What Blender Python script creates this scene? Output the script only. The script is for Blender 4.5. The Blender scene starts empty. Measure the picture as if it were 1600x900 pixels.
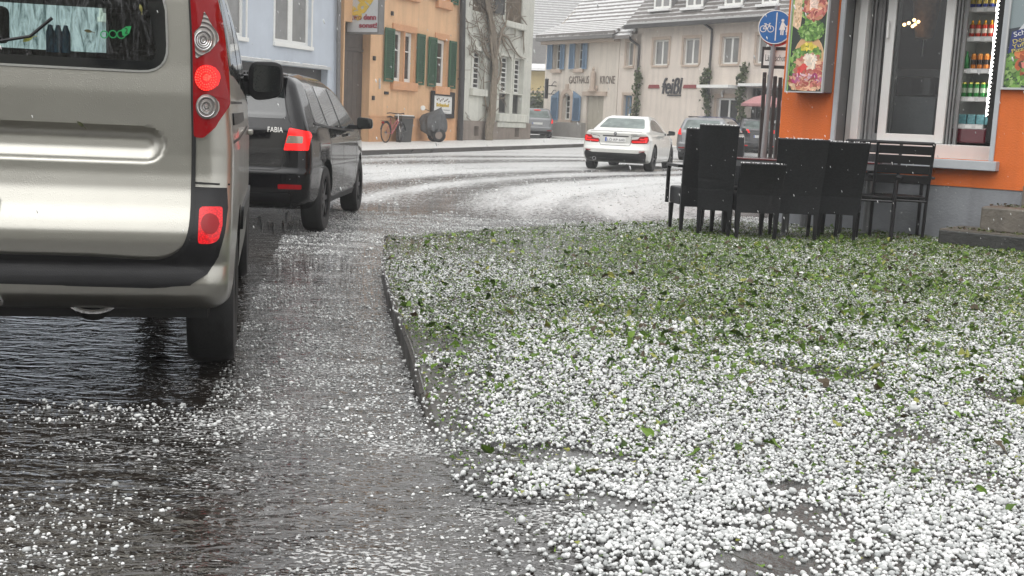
SKYK = 6.2
EXPO = -0.03
HAZE = 0.0023
RIPPLE = 0.019
LEAFN = 7400
import bpy, bmesh, math, random
import numpy as np
from mathutils import Vector, Matrix, geometry
from mathutils.bvhtree import BVHTree

random.seed(7)
RNG = np.random.default_rng(11)
SC = bpy.context.scene
COL = SC.collection
PI = math.pi
R = math.radians

# ------------------------------------------------------------------ camera
F = 1760.0            # focal length in photograph pixels (1600 wide)
CAMH = 1.1
PITCH, ROLL = R(8.3), R(2.6)
CP = Vector((0, 0, CAMH))
_f = Vector((0, math.cos(PITCH), -math.sin(PITCH)))
_u0 = Vector((0, math.sin(PITCH), math.cos(PITCH)))
_r0 = Vector((1, 0, 0))
CR = _r0 * math.cos(ROLL) + _u0 * math.sin(ROLL)
CU = _u0 * math.cos(ROLL) - _r0 * math.sin(ROLL)
cd = bpy.data.cameras.new('camera')
cd.sensor_width = 36
cd.lens = 36 * F / 1600
cd.clip_start = 0.05
cd.clip_end = 2000
cam = bpy.data.objects.new('camera', cd)
COL.objects.link(cam)
m = Matrix((CR, CU, -_f)).transposed().to_4x4()
m.translation = CP
cam.matrix_world = m
SC.camera = cam

def ray(px, py):
    return _f + CR * ((px - 800) / F) + CU * ((450 - py) / F)
def gnd(px, py, z=0.0):
    d = ray(px, py)
    t = (z - CAMH) / d.z
    return CP + d * t
def atY(px, py, Y):
    d = ray(px, py)
    return CP + d * (Y / d.y)

class Frame:
    """facade frame: local x along the front (seen left to right), local y into it, z up"""
    def __init__(s, o, ang):
        s.o = Vector(o); s.ang = ang
        s.u = Vector((math.cos(ang), math.sin(ang), 0))
        s.n = Vector((-math.sin(ang), math.cos(ang), 0))
    def uz(s, px, py, d=0.0):
        r = ray(px, py)
        t = ((s.o - CP).dot(s.n) + d) / r.dot(s.n)
        p = CP + r * t - s.o
        return p.dot(s.u), p.z
    def rect(s, x0, y0, x1, y1, d=0.0):
        xm, ym = (x0 + x1) / 2, (y0 + y1) / 2
        return (s.uz(x0, ym, d)[0], s.uz(x1, ym, d)[0], s.uz(xm, y1, d)[1], s.uz(xm, y0, d)[1])
    def world(s, u, d, z):
        return s.o + s.u * u + s.n * d + Vector((0, 0, z))

def sstep(a, b, x):
    t = np.clip((np.asarray(x, dtype=float) - a) / (b - a), 0, 1)
    return t * t * (3 - 2 * t)
def terrain(x, y):
    x = np.asarray(x, dtype=float); y = np.asarray(y, dtype=float)
    s = np.log1p(np.exp((y - 27) / 2.0)) * 2.0
    s = np.minimum(s, 45)
    return 0.0125 * s * (1 - 0.5 * sstep(4, 14, x))
def tz(x, y):
    return float(terrain(x, y))

# ------------------------------------------------------------------ object helpers
def tag(o, label=None, cat=None, group=None, kind=None):
    if label: o['label'] = label
    if cat: o['category'] = cat
    if group: o['group'] = group
    if kind: o['kind'] = kind
    return o
def empty(name, loc, rz=0.0, label=None, cat=None, group=None):
    o = bpy.data.objects.new(name, None)
    o.empty_display_size = 0.1
    COL.objects.link(o)
    o.location = loc
    o.rotation_euler = (0, 0, rz)
    return tag(o, label, cat, group)
def link(name, me, parent=None):
    o = bpy.data.objects.new(name, me)
    COL.objects.link(o)
    if parent is not None: o.parent = parent
    return o
def kids(o):
    return [c for c in bpy.data.objects if c.parent == o]
def copy_tree(o, parent=None):
    c = o.copy()
    COL.objects.link(c)
    if parent is not None: c.parent = parent
    for ch in kids(o): copy_tree(ch, c)
    return c

def rotz(p, a, c=(0, 0)):
    x, y = p[0] - c[0], p[1] - c[1]
    return (c[0] + x * math.cos(a) - y * math.sin(a), c[1] + x * math.sin(a) + y * math.cos(a)) + tuple(p[2:])

class MB:
    """collects geometry for ONE mesh object"""
    def __init__(s):
        s.v = []; s.f = []; s.mi = []; s.cur = 0
    def add(s, vs, fs):
        b = len(s.v)
        s.v += [tuple(p) for p in vs]
        s.f += [tuple(b + i for i in f) for f in fs]
        s.mi += [s.cur] * len(fs)
        return s
    def quad(s, a, b, c, d): return s.add([a, b, c, d], [(0, 1, 2, 3)])
    def box(s, x0, x1, y0, y1, z0, z1):
        vs = [(x, y, z) for z in (z0, z1) for y in (y0, y1) for x in (x0, x1)]
        return s.add(vs, [(0, 2, 3, 1), (4, 5, 7, 6), (0, 1, 5, 4), (2, 6, 7, 3), (0, 4, 6, 2), (1, 3, 7, 5)])
    def obox(s, c, sx, sy, sz, ax=0, ay=0, az=0):
        M = Matrix.Rotation(az, 3, 'Z') @ Matrix.Rotation(ay, 3, 'Y') @ Matrix.Rotation(ax, 3, 'X')
        c = Vector(c)
        vs = [c + M @ Vector((x * sx / 2, y * sy / 2, z * sz / 2)) for z in (-1, 1) for y in (-1, 1) for x in (-1, 1)]
        return s.add(vs, [(0, 2, 3, 1), (4, 5, 7, 6), (0, 1, 5, 4), (2, 6, 7, 3), (0, 4, 6, 2), (1, 3, 7, 5)])
    def tube(s, pts, r, n=8, cap=True):
        pts = [Vector(p) for p in pts]
        rs = r if isinstance(r, (list, tuple)) else [r] * len(pts)
        rings = []
        up = None
        for i, p in enumerate(pts):
            a = pts[max(0, i - 1)]; b = pts[min(len(pts) - 1, i + 1)]
            t = (b - a).normalized()
            if up is None:
                up = Vector((0, 0, 1)) if abs(t.z) < .9 else Vector((1, 0, 0))
            x = t.cross(up)
            if x.length < 1e-5: x = t.orthogonal()
            x.normalize(); y = x.cross(t).normalized(); up = y
            rings.append([p + (x * math.cos(k * 2 * PI / n) + y * math.sin(k * 2 * PI / n)) * rs[i] for k in range(n)])
        vs = [q for rg in rings for q in rg]
        fs = []
        for i in range(len(rings) - 1):
            for k in range(n):
                fs.append((i * n + k, i * n + (k + 1) % n, (i + 1) * n + (k + 1) % n, (i + 1) * n + k))
        if cap:
            fs.append(tuple(range(n - 1, -1, -1)))
            fs.append(tuple((len(rings) - 1) * n + k for k in range(n)))
        return s.add(vs, fs)
    def lathe(s, prof, c=(0, 0, 0), axis='Z', n=24):
        vs = []; fs = []
        for (r, h) in prof:
            for k in range(n):
                a = 2 * PI * k / n
                p = (r * math.cos(a), r * math.sin(a), h)
                if axis == 'X': p = (h, p[0], p[1])
                if axis == 'Y': p = (p[1], h, p[0])
                vs.append((p[0] + c[0], p[1] + c[1], p[2] + c[2]))
        for i in range(len(prof) - 1):
            for k in range(n):
                fs.append((i * n + k, i * n + (k + 1) % n, (i + 1) * n + (k + 1) % n, (i + 1) * n + k))
        return s.add(vs, fs)
    def prism(s, poly, y0, y1):
        """poly in (x,z), extruded along y (y0 is the front)"""
        n = len(poly)
        vs = [(p[0], y0, p[1]) for p in poly] + [(p[0], y1, p[1]) for p in poly]
        fs = [tuple(range(n)), tuple(range(2 * n - 1, n - 1, -1))]
        for i in range(n):
            j = (i + 1) % n
            fs.append((i, n + i, n + j, j))
        return s.add(vs, fs)
    def frame(s, u0, u1, z0, z1, w, y0, y1, wb=None, wt=None):
        wb = w if wb is None else wb; wt = w if wt is None else wt
        s.box(u0, u0 + w, y0, y1, z0, z1); s.box(u1 - w, u1, y0, y1, z0, z1)
        s.box(u0 + w, u1 - w, y0, y1, z0, z0 + wb); s.box(u0 + w, u1 - w, y0, y1, z1 - wt, z1)
        return s
    def build(s, name, mat, parent=None, smooth=False, bevel=0.0, seg=2, auto=None):
        me = bpy.data.meshes.new(name)
        me.from_pydata(s.v, [], s.f)
        mats = mat if isinstance(mat, (list, tuple)) else [mat]
        for k in mats: me.materials.append(k)
        if len(mats) > 1: me.polygons.foreach_set('material_index', s.mi)
        bm = bmesh.new(); bm.from_mesh(me)
        bmesh.ops.recalc_face_normals(bm, faces=bm.faces)
        if bevel:
            bmesh.ops.remove_doubles(bm, verts=bm.verts, dist=1e-5)
            es = [e for e in bm.edges if len(e.link_faces) == 2 and e.calc_face_angle() > .6]
            bmesh.ops.bevel(bm, geom=es, offset=bevel, segments=seg, affect='EDGES', profile=.5, clamp_overlap=True)
        if smooth or auto:
            lim = auto or 0.7
            for f in bm.faces: f.smooth = True
            for e in bm.edges:
                if len(e.link_faces) == 2 and e.calc_face_angle() > lim: e.smooth = False
        bm.to_mesh(me); bm.free()
        return link(name, me, parent)

def np_mesh(name, V, Fc, n, mat, parent=None, smooth=True):
    """V (N,3) float, Fc (M,n) int"""
    me = bpy.data.meshes.new(name)
    V = np.ascontiguousarray(V, dtype=np.float32); Fc = np.ascontiguousarray(Fc, dtype=np.int32)
    me.vertices.add(len(V)); me.vertices.foreach_set('co', V.ravel())
    me.loops.add(Fc.size); me.loops.foreach_set('vertex_index', Fc.ravel())
    me.polygons.add(len(Fc))
    me.polygons.foreach_set('loop_start', np.arange(len(Fc), dtype=np.int32) * n)
    me.polygons.foreach_set('loop_total', np.full(len(Fc), n, dtype=np.int32))
    me.polygons.foreach_set('use_smooth', np.full(len(Fc), smooth, dtype=bool))
    me.update(calc_edges=True)
    me.materials.append(mat)
    return link(name, me, parent)

_noise_tabs = [RNG.random((256, 256)) for _ in range(6)]
def vnoise(x, y, scale, k=0):
    T = _noise_tabs[k % 6]
    x = np.asarray(x) * scale + 100.3 * (k + 1); y = np.asarray(y) * scale + 57.7 * (k + 1)
    xi = np.floor(x).astype(int); yi = np.floor(y).astype(int)
    fx = x - xi; fy = y - yi
    fx = fx * fx * (3 - 2 * fx); fy = fy * fy * (3 - 2 * fy)
    g = lambda a, b: T[a % 256, b % 256]
    return (g(xi, yi) * (1 - fx) + g(xi + 1, yi) * fx) * (1 - fy) + (g(xi, yi + 1) * (1 - fx) + g(xi + 1, yi + 1) * fx) * fy
def fbm(x, y, scale, k=0, o=3):
    s = 0; a = .5; t = 0
    for i in range(o):
        s = s + a * vnoise(x, y, scale * 2 ** i, k + i); t += a; a *= .55
    return s / t

# ------------------------------------------------------------------ materials
def lerp3(c, k): return tuple(max(0, min(1, x * k)) for x in c) + (1,)
def new_mat(name):
    mt = bpy.data.materials.new(name); mt.use_nodes = True
    nt = mt.node_tree
    b = nt.nodes['Principled BSDF']
    return mt, nt, b
def N(nt, t, **kw):
    n = nt.nodes.new(t)
    for k, v in kw.items():
        if k.startswith('i_'):
            key = k[2:]
            n.inputs[int(key) if key.isdigit() else key.replace('_', ' ')].default_value = v
        else: setattr(n, k, v)
    return n
def mat(name, col, rough=.5, metal=0.0, var=.12, vs=4.0, bump=0.0, bs=60.0, spec=.5, coat=0.0, streak=0.0, dirt=None, dz=(0, .5)):
    mt, nt, b = new_mat(name)
    L = nt.links.new
    tc = N(nt, 'ShaderNodeTexCoord')
    n1 = N(nt, 'ShaderNodeTexNoise'); n1.inputs['Scale'].default_value = vs; n1.inputs['Detail'].default_value = 6; n1.inputs['Roughness'].default_value = .65
    L(tc.outputs['Object'], n1.inputs['Vector'])
    cr = N(nt, 'ShaderNodeValToRGB')
    cr.color_ramp.elements[0].position = .3; cr.color_ramp.elements[1].position = .7
    cr.color_ramp.elements[0].color = lerp3(col, 1 - var); cr.color_ramp.elements[1].color = lerp3(col, 1 + var)
    L(n1.outputs['Fac'], cr.inputs['Fac'])
    out = cr.outputs['Color']
    if streak:
        mp = N(nt, 'ShaderNodeMapping'); mp.inputs['Scale'].default_value = (3.2, 3.2, .22)
        L(tc.outputs['Object'], mp.inputs['Vector'])
        n2 = N(nt, 'ShaderNodeTexNoise'); n2.inputs['Scale'].default_value = 1.6; n2.inputs['Detail'].default_value = 5
        L(mp.outputs['Vector'], n2.inputs['Vector'])
        c2 = N(nt, 'ShaderNodeValToRGB'); c2.color_ramp.elements[0].position = .45; c2.color_ramp.elements[1].position = .75
        L(n2.outputs['Fac'], c2.inputs['Fac'])
        ml = N(nt, 'ShaderNodeMath', operation='MULTIPLY'); ml.inputs[1].default_value = streak
        L(c2.outputs['Color'], ml.inputs[0])
        mx = N(nt, 'ShaderNodeMixRGB'); mx.inputs['Color2'].default_value = lerp3(col, .55)
        L(ml.outputs[0], mx.inputs['Fac']); L(out, mx.inputs['Color1'])
        out = mx.outputs['Color']
    L(out, b.inputs['Base Color'])
    b.inputs['Roughness'].default_value = rough; b.inputs['Metallic'].default_value = metal
    b.inputs['Specular IOR Level'].default_value = spec
    if coat:
        b.inputs['Coat Weight'].default_value = coat; b.inputs['Coat Roughness'].default_value = .04
    if bump:
        nb = N(nt, 'ShaderNodeTexNoise'); nb.inputs['Scale'].default_value = bs; nb.inputs['Detail'].default_value = 4
        L(tc.outputs['Object'], nb.inputs['Vector'])
        bp = N(nt, 'ShaderNodeBump'); bp.inputs['Strength'].default_value = bump; bp.inputs['Distance'].default_value = .01
        L(nb.outputs['Fac'], bp.inputs['Height']); L(bp.outputs['Normal'], b.inputs['Normal'])
    return mt
def emit(name, col, strength, base=None):
    mt, nt, b = new_mat(name)
    b.inputs['Base Color'].default_value = (base or col) + (1,)
    b.inputs['Emission Color'].default_value = col + (1,)
    b.inputs['Emission Strength'].default_value = strength
    if name.startswith('lamp_red'):
        tc = N(nt, 'ShaderNodeTexCoord'); vo = N(nt, 'ShaderNodeTexVoronoi', i_Scale=150.0); nt.links.new(tc.outputs['Object'], vo.inputs['Vector'])
        mr = N(nt, 'ShaderNodeMapRange'); mr.inputs['From Max'].default_value = .8; mr.inputs['To Min'].default_value = strength * 1.45; mr.inputs['To Max'].default_value = strength * .45
        nt.links.new(vo.outputs['Distance'], mr.inputs['Value']); nt.links.new(mr.outputs[0], b.inputs['Emission Strength'])
    b.inputs['Roughness'].default_value = .25
    return mt
def glass_see(name, tint, rough=.02, bump=0.0, refl=1.0, bs=(14, 14, 4), runs=None):
    """thin pane: tinted see-through plus mirror reflection by angle"""
    mt = bpy.data.materials.new(name); mt.use_nodes = True
    nt = mt.node_tree; nt.nodes.clear(); L = nt.links.new
    o = N(nt, 'ShaderNodeOutputMaterial')
    tr = N(nt, 'ShaderNodeBsdfTransparent'); tr.inputs['Color'].default_value = tint + (1,)
    gl = N(nt, 'ShaderNodeBsdfGlossy'); gl.inputs['Roughness'].default_value = rough
    gl.inputs['Color'].default_value = (refl, refl, refl, 1)
    fr = N(nt, 'ShaderNodeFresnel'); fr.inputs['IOR'].default_value = 1.5
    mx = N(nt, 'ShaderNodeMixShader')
    if bump:
        tc = N(nt, 'ShaderNodeTexCoord'); mp = N(nt, 'ShaderNodeMapping'); mp.inputs['Scale'].default_value = bs
        nb = N(nt, 'ShaderNodeTexNoise'); nb.inputs['Scale'].default_value = 1.0; nb.inputs['Detail'].default_value = 3; nb.inputs['Distortion'].default_value = 1.5
        L(tc.outputs['Object'], mp.inputs['Vector']); L(mp.outputs['Vector'], nb.inputs['Vector'])
        bp = N(nt, 'ShaderNodeBump'); bp.inputs['Strength'].default_value = bump; bp.inputs['Distance'].default_value = .02
        L(nb.outputs['Fac'], bp.inputs['Height']); L(bp.outputs['Normal'], gl.inputs['Normal']); L(bp.outputs['Normal'], fr.inputs['Normal'])
    if runs:          # water running down the pane
        rt = N(nt, 'ShaderNodeTexCoord'); rm = N(nt, 'ShaderNodeMapping'); rm.inputs['Scale'].default_value = (34, 1, 6.5); rm.inputs['Rotation'].default_value = (0, .30, 0); L(rt.outputs['Object'], rm.inputs['Vector'])
        rn = N(nt, 'ShaderNodeTexNoise', i_Scale=1.0, i_Detail=4, i_Roughness=.7, i_Distortion=1.8); L(rm.outputs[0], rn.inputs['Vector'])
        rc = N(nt, 'ShaderNodeValToRGB'); rc.color_ramp.elements[0].position = .36; rc.color_ramp.elements[1].position = .60; rc.color_ramp.elements[0].color = runs + (1,); rc.color_ramp.elements[1].color = tint + (1,)
        e = rc.color_ramp.elements.new(.46); e.color = tuple(.5 * (a + b) for a, b in zip(runs, tint)) + (1,)
        L(rn.outputs['Fac'], rc.inputs['Fac']); L(rc.outputs[0], tr.inputs['Color'])
    L(fr.outputs[0], mx.inputs['Fac']); L(tr.outputs[0], mx.inputs[1]); L(gl.outputs[0], mx.inputs[2])
    L(mx.outputs[0], o.inputs['Surface'])
    return mt

Mt = {}
def defm(key, *a, **k): Mt[key] = mat(key, *a, **k)
defm('black_plastic', (.012, .012, .013), .42, var=.25, vs=9, bump=.15, bs=300, spec=.3)
defm('black_gloss', (.008, .008, .009), .08, var=.2)
defm('rubber', (.012, .012, .012), .7, var=.3, vs=20, bump=.2, bs=80)
defm('seam', (.004, .004, .004), .6, var=0)
defm('chrome', (.75, .75, .76), .12, metal=1, var=.05)
defm('alloy', (.34, .34, .35), .32, metal=1, var=.1)
defm('dark_alloy', (.03, .03, .032), .35, metal=.6, var=.1)
defm('white_plastic', (.78, .78, .76), .35, var=.04)
defm('plate_white', (.72, .72, .7), .3, var=.05)
defm('plate_blue', (.02, .08, .35), .3, var=.05)
defm('champagne', (.375, .366, .328), .32, metal=.82, var=.05, vs=2.0, coat=.5)
defm('car_black', (.003, .003, .004), .045, var=.3, spec=.36)
defm('car_white', (.60, .60, .565), .22, var=.05, vs=2, coat=.8)
defm('car_silver', (.45, .46, .46), .3, metal=.6, var=.05, coat=.6)
defm('car_grey', (.2, .205, .21), .3, metal=.5, var=.06, coat=.6)
defm('car_blue', (.03, .08, .3), .2, metal=.2, var=.06, coat=.8)
defm('car_dark', (.03, .031, .033), .18, metal=.3, var=.1, coat=.8)
defm('car_glass', (.012, .015, .015), .04, var=.2, spec=.8)
defm('car_glass_painted_sky', (.13, .16, .15), .16, var=.45, vs=3, spec=.3)  # misted rear glass; base lightened to paint in the reflected sky
defm('red_lens', (.26, .003, .006), .16, var=.12, spec=.25, coat=.12)
defm('clear_lens', (.6, .56, .52), .2, var=.1, metal=.5, coat=1.0)
def beads(mt, scale=150.0, dist=.0018, th=.40):
    """rain drops standing on wet paint"""
    nt = mt.node_tree; L = nt.links.new; b = nt.nodes['Principled BSDF']
    tc = N(nt, 'ShaderNodeTexCoord'); vo = N(nt, 'ShaderNodeTexVoronoi', i_Scale=scale); L(tc.outputs['Object'], vo.inputs['Vector'])
    nz = N(nt, 'ShaderNodeTexNoise', i_Scale=7.0, i_Detail=4); L(tc.outputs['Object'], nz.inputs['Vector'])
    a = N(nt, 'ShaderNodeMath', operation='MULTIPLY'); a.inputs[1].default_value = th * 1.5; L(nz.outputs['Fac'], a.inputs[0])
    s = N(nt, 'ShaderNodeMath', operation='SUBTRACT'); L(a.outputs[0], s.inputs[0]); L(vo.outputs['Distance'], s.inputs[1])
    m_ = N(nt, 'ShaderNodeMath', operation='MAXIMUM'); m_.inputs[1].default_value = 0; L(s.outputs[0], m_.inputs[0])
    q = N(nt, 'ShaderNodeMath', operation='POWER'); q.inputs[1].default_value = .5; L(m_.outputs[0], q.inputs[0])
    bp = N(nt, 'ShaderNodeBump'); bp.inputs['Strength'].default_value = .30; bp.inputs['Distance'].default_value = dist; L(q.outputs[0], bp.inputs['Height']); L(bp.outputs[0], b.inputs['Normal'])
beads(Mt['champagne']); beads(Mt['car_black']); beads(Mt['car_glass'], 90); beads(Mt['black_gloss'])
def lens_rings(name, c, period, aspect):
    mt, nt, b = new_mat(name); L = nt.links.new
    tc = N(nt, 'ShaderNodeTexCoord'); mp = N(nt, 'ShaderNodeMapping'); mp.inputs['Location'].default_value = (-c[0], 0, -c[1] / aspect); mp.inputs['Scale'].default_value = (1, 0, 1 / aspect); L(tc.outputs['Object'], mp.inputs['Vector'])
    ln = N(nt, 'ShaderNodeVectorMath', operation='LENGTH'); L(mp.outputs[0], ln.inputs[0])
    ml = N(nt, 'ShaderNodeMath', operation='MULTIPLY'); ml.inputs[1].default_value = 2 * PI / period; L(ln.outputs['Value'], ml.inputs[0])
    sn = N(nt, 'ShaderNodeMath', operation='SINE'); L(ml.outputs[0], sn.inputs[0])
    nz = N(nt, 'ShaderNodeTexNoise', i_Scale=60.0, i_Detail=2); L(tc.outputs['Object'], nz.inputs['Vector'])
    ad = N(nt, 'ShaderNodeMath', operation='MULTIPLY_ADD'); ad.inputs[1].default_value = 1.6; L(nz.outputs['Fac'], ad.inputs[0]); L(sn.outputs[0], ad.inputs[2])
    cr = N(nt, 'ShaderNodeValToRGB'); cr.color_ramp.elements[0].color = (.20, .18, .17, 1); cr.color_ramp.elements[1].color = (.44, .41, .38, 1); cr.color_ramp.elements[0].position = .15; cr.color_ramp.elements[1].position = .95
    mr = N(nt, 'ShaderNodeMapRange'); mr.inputs['From Min'].default_value = -.6; mr.inputs['From Max'].default_value = 2.2; L(ad.outputs[0], mr.inputs['Value']); L(mr.outputs[0], cr.inputs['Fac']); L(cr.outputs[0], b.inputs['Base Color'])
    bp = N(nt, 'ShaderNodeBump'); bp.inputs['Strength'].default_value = .8; bp.inputs['Distance'].default_value = .004; L(sn.outputs[0], bp.inputs['Height']); L(bp.outputs[0], b.inputs['Normal'])
    b.inputs['Roughness'].default_value = .12; b.inputs['Metallic'].default_value = .35
    return mt
Mt['lamp_red'] = emit('lamp_red', (1.0, .012, .012), 1.0, (.45, .006, .006))
Mt['lamp_red_hot'] = emit('lamp_red_hot', (1.0, .055, .03), 1.7, (.6, .02, .02))
Mt['lamp_red_dim'] = emit('lamp_red_dim', (1.0, .01, .015), .5, (.4, .005, .01))
Mt['lamp_amber'] = emit('lamp_amber', (1.0, .5, .12), 6.0)
defm('interior', (.02, .022, .022), .8, var=.2)
# ================================================================== WORLD, LIGHT
w = bpy.data.worlds.new('World'); SC.world = w; w.use_nodes = True
nt = w.node_tree; bg = nt.nodes['Background']
sky = nt.nodes.new('ShaderNodeTexSky'); sky.sky_type = 'NISHITA'; sky.sun_disc = False
SUN_EL, SUN_AZ = R(62), R(205)
sky.sun_elevation = SUN_EL; sky.sun_rotation = SUN_AZ
sky.air_density = 1.0; sky.dust_density = 6.0; sky.ozone_density = 1.0
hs = nt.nodes.new('ShaderNodeHueSaturation'); hs.inputs['Saturation'].default_value = .05
nt.links.new(sky.outputs[0], hs.inputs['Color']); gm = nt.nodes.new('ShaderNodeGamma'); gm.inputs['Gamma'].default_value = .42      # an overcast sky: evened out
vm = nt.nodes.new('ShaderNodeVectorMath'); vm.operation = 'SCALE'; vm.inputs['Scale'].default_value = SKYK
nt.links.new(hs.outputs[0], gm.inputs['Color']); nt.links.new(gm.outputs[0], vm.inputs[0]); nt.links.new(vm.outputs[0], bg.inputs['Color'])
bg.inputs['Strength'].default_value = .15
sl = bpy.data.lights.new('sun', 'SUN'); sl.energy = .4; sl.angle = R(60); sl.color = (1, .985, .955)
so = bpy.data.objects.new('sun', sl); COL.objects.link(so)
sd = Vector((math.sin(SUN_AZ) * math.cos(SUN_EL), math.cos(SUN_AZ) * math.cos(SUN_EL), math.sin(SUN_EL)))
so.rotation_euler = sd.to_track_quat('Z', 'Y').to_euler(); so.location = (0, -5, 14)
vs_ = SC.view_settings
vs_.view_transform = 'Standard'; vs_.look = 'None'; vs_.gamma = 1; vs_.use_curve_mapping = False
vs_.exposure = EXPO
SC.render.engine = 'CYCLES'
SC.cycles.use_denoising = True
SC.cycles.max_bounces = 6; SC.cycles.diffuse_bounces = 3; SC.cycles.glossy_bounces = 3
SC.cycles.transparent_max_bounces = 12; SC.cycles.volume_bounces = 0
SC.cycles.caustics_reflective = False; SC.cycles.caustics_refractive = False
SC.cycles.sample_clamp_indirect = 6

# ================================================================== KERB LINE, PAVEMENT
kp = [(0.78, 1.0), (0.42, 1.9)]
for (px, py) in [(840, 900), (742, 760), (690, 680), (640, 570), (612, 490), (599, 430), (604, 392), (610, 377)]:
    g = gnd(px, py, .0 if py < 680 and py > 380 else .05); kp.append((g.x, g.y))
for (px, py) in [(640, 370), (700, 364), (800, 357), (900, 351), (1060, 344)]:
    g = gnd(px, py, .1); kp.append((g.x, g.y))
kp += [(2.75, 14.6), (3.6, 17.4), (4.3, 20.5), (5.6, 24.0), (7.8, 28.0), (11.5, 32.5), (17, 36), (30, 41)]
# smooth (Catmull-Rom)
def catmull(P, n=6, closed=False):
    P = [Vector(p) for p in P]; out = []
    m_ = len(P)
    rng_ = range(m_ if closed else m_ - 1)
    for i in rng_:
        g = (lambda k: P[k % m_]) if closed else (lambda k: P[max(0, min(m_ - 1, k))])
        p0, p1, p2, p3 = g(i - 1), g(i), g(i + 1), g(i + 2)
        for k in range(n):
            t = k / n
            out.append(.5 * ((2 * p1) + (p2 - p0) * t + (2 * p0 - 5 * p1 + 4 * p2 - p3) * t * t + (3 * p1 - p0 - 3 * p2 + p3) * t ** 3))
    if not closed: out.append(P[-1])
    return out
KL = catmull(kp, 6)
KX = np.array([p.x for p in KL]); KY = np.array([p.y for p in KL])
def pav_z(x, y):
    return .004 + .096 * sstep(3.5, 5.1, y) + terrain(x, y)
def kerb_dist(x, y):
    x = np.asarray(x)[:, None]; y = np.asarray(y)[:, None]
    ax, ay, bx, by = KX[:-1], KY[:-1], KX[1:], KY[1:]
    dx, dy = bx - ax, by - ay
    t = np.clip(((x - ax) * dx + (y - ay) * dy) / (dx * dx + dy * dy), 0, 1)
    d = np.hypot(x - ax - t * dx, y - ay - t * dy)
    i = d.argmin(1); r = np.arange(len(i))
    cr_ = (dx[i] * (y[:, 0] - ay[i]) - dy[i] * (x[:, 0] - ax[i]))
    return np.where(cr_ < 0, d[r, i], -d[r, i])      # positive = on the pavement (right of the line)

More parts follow.
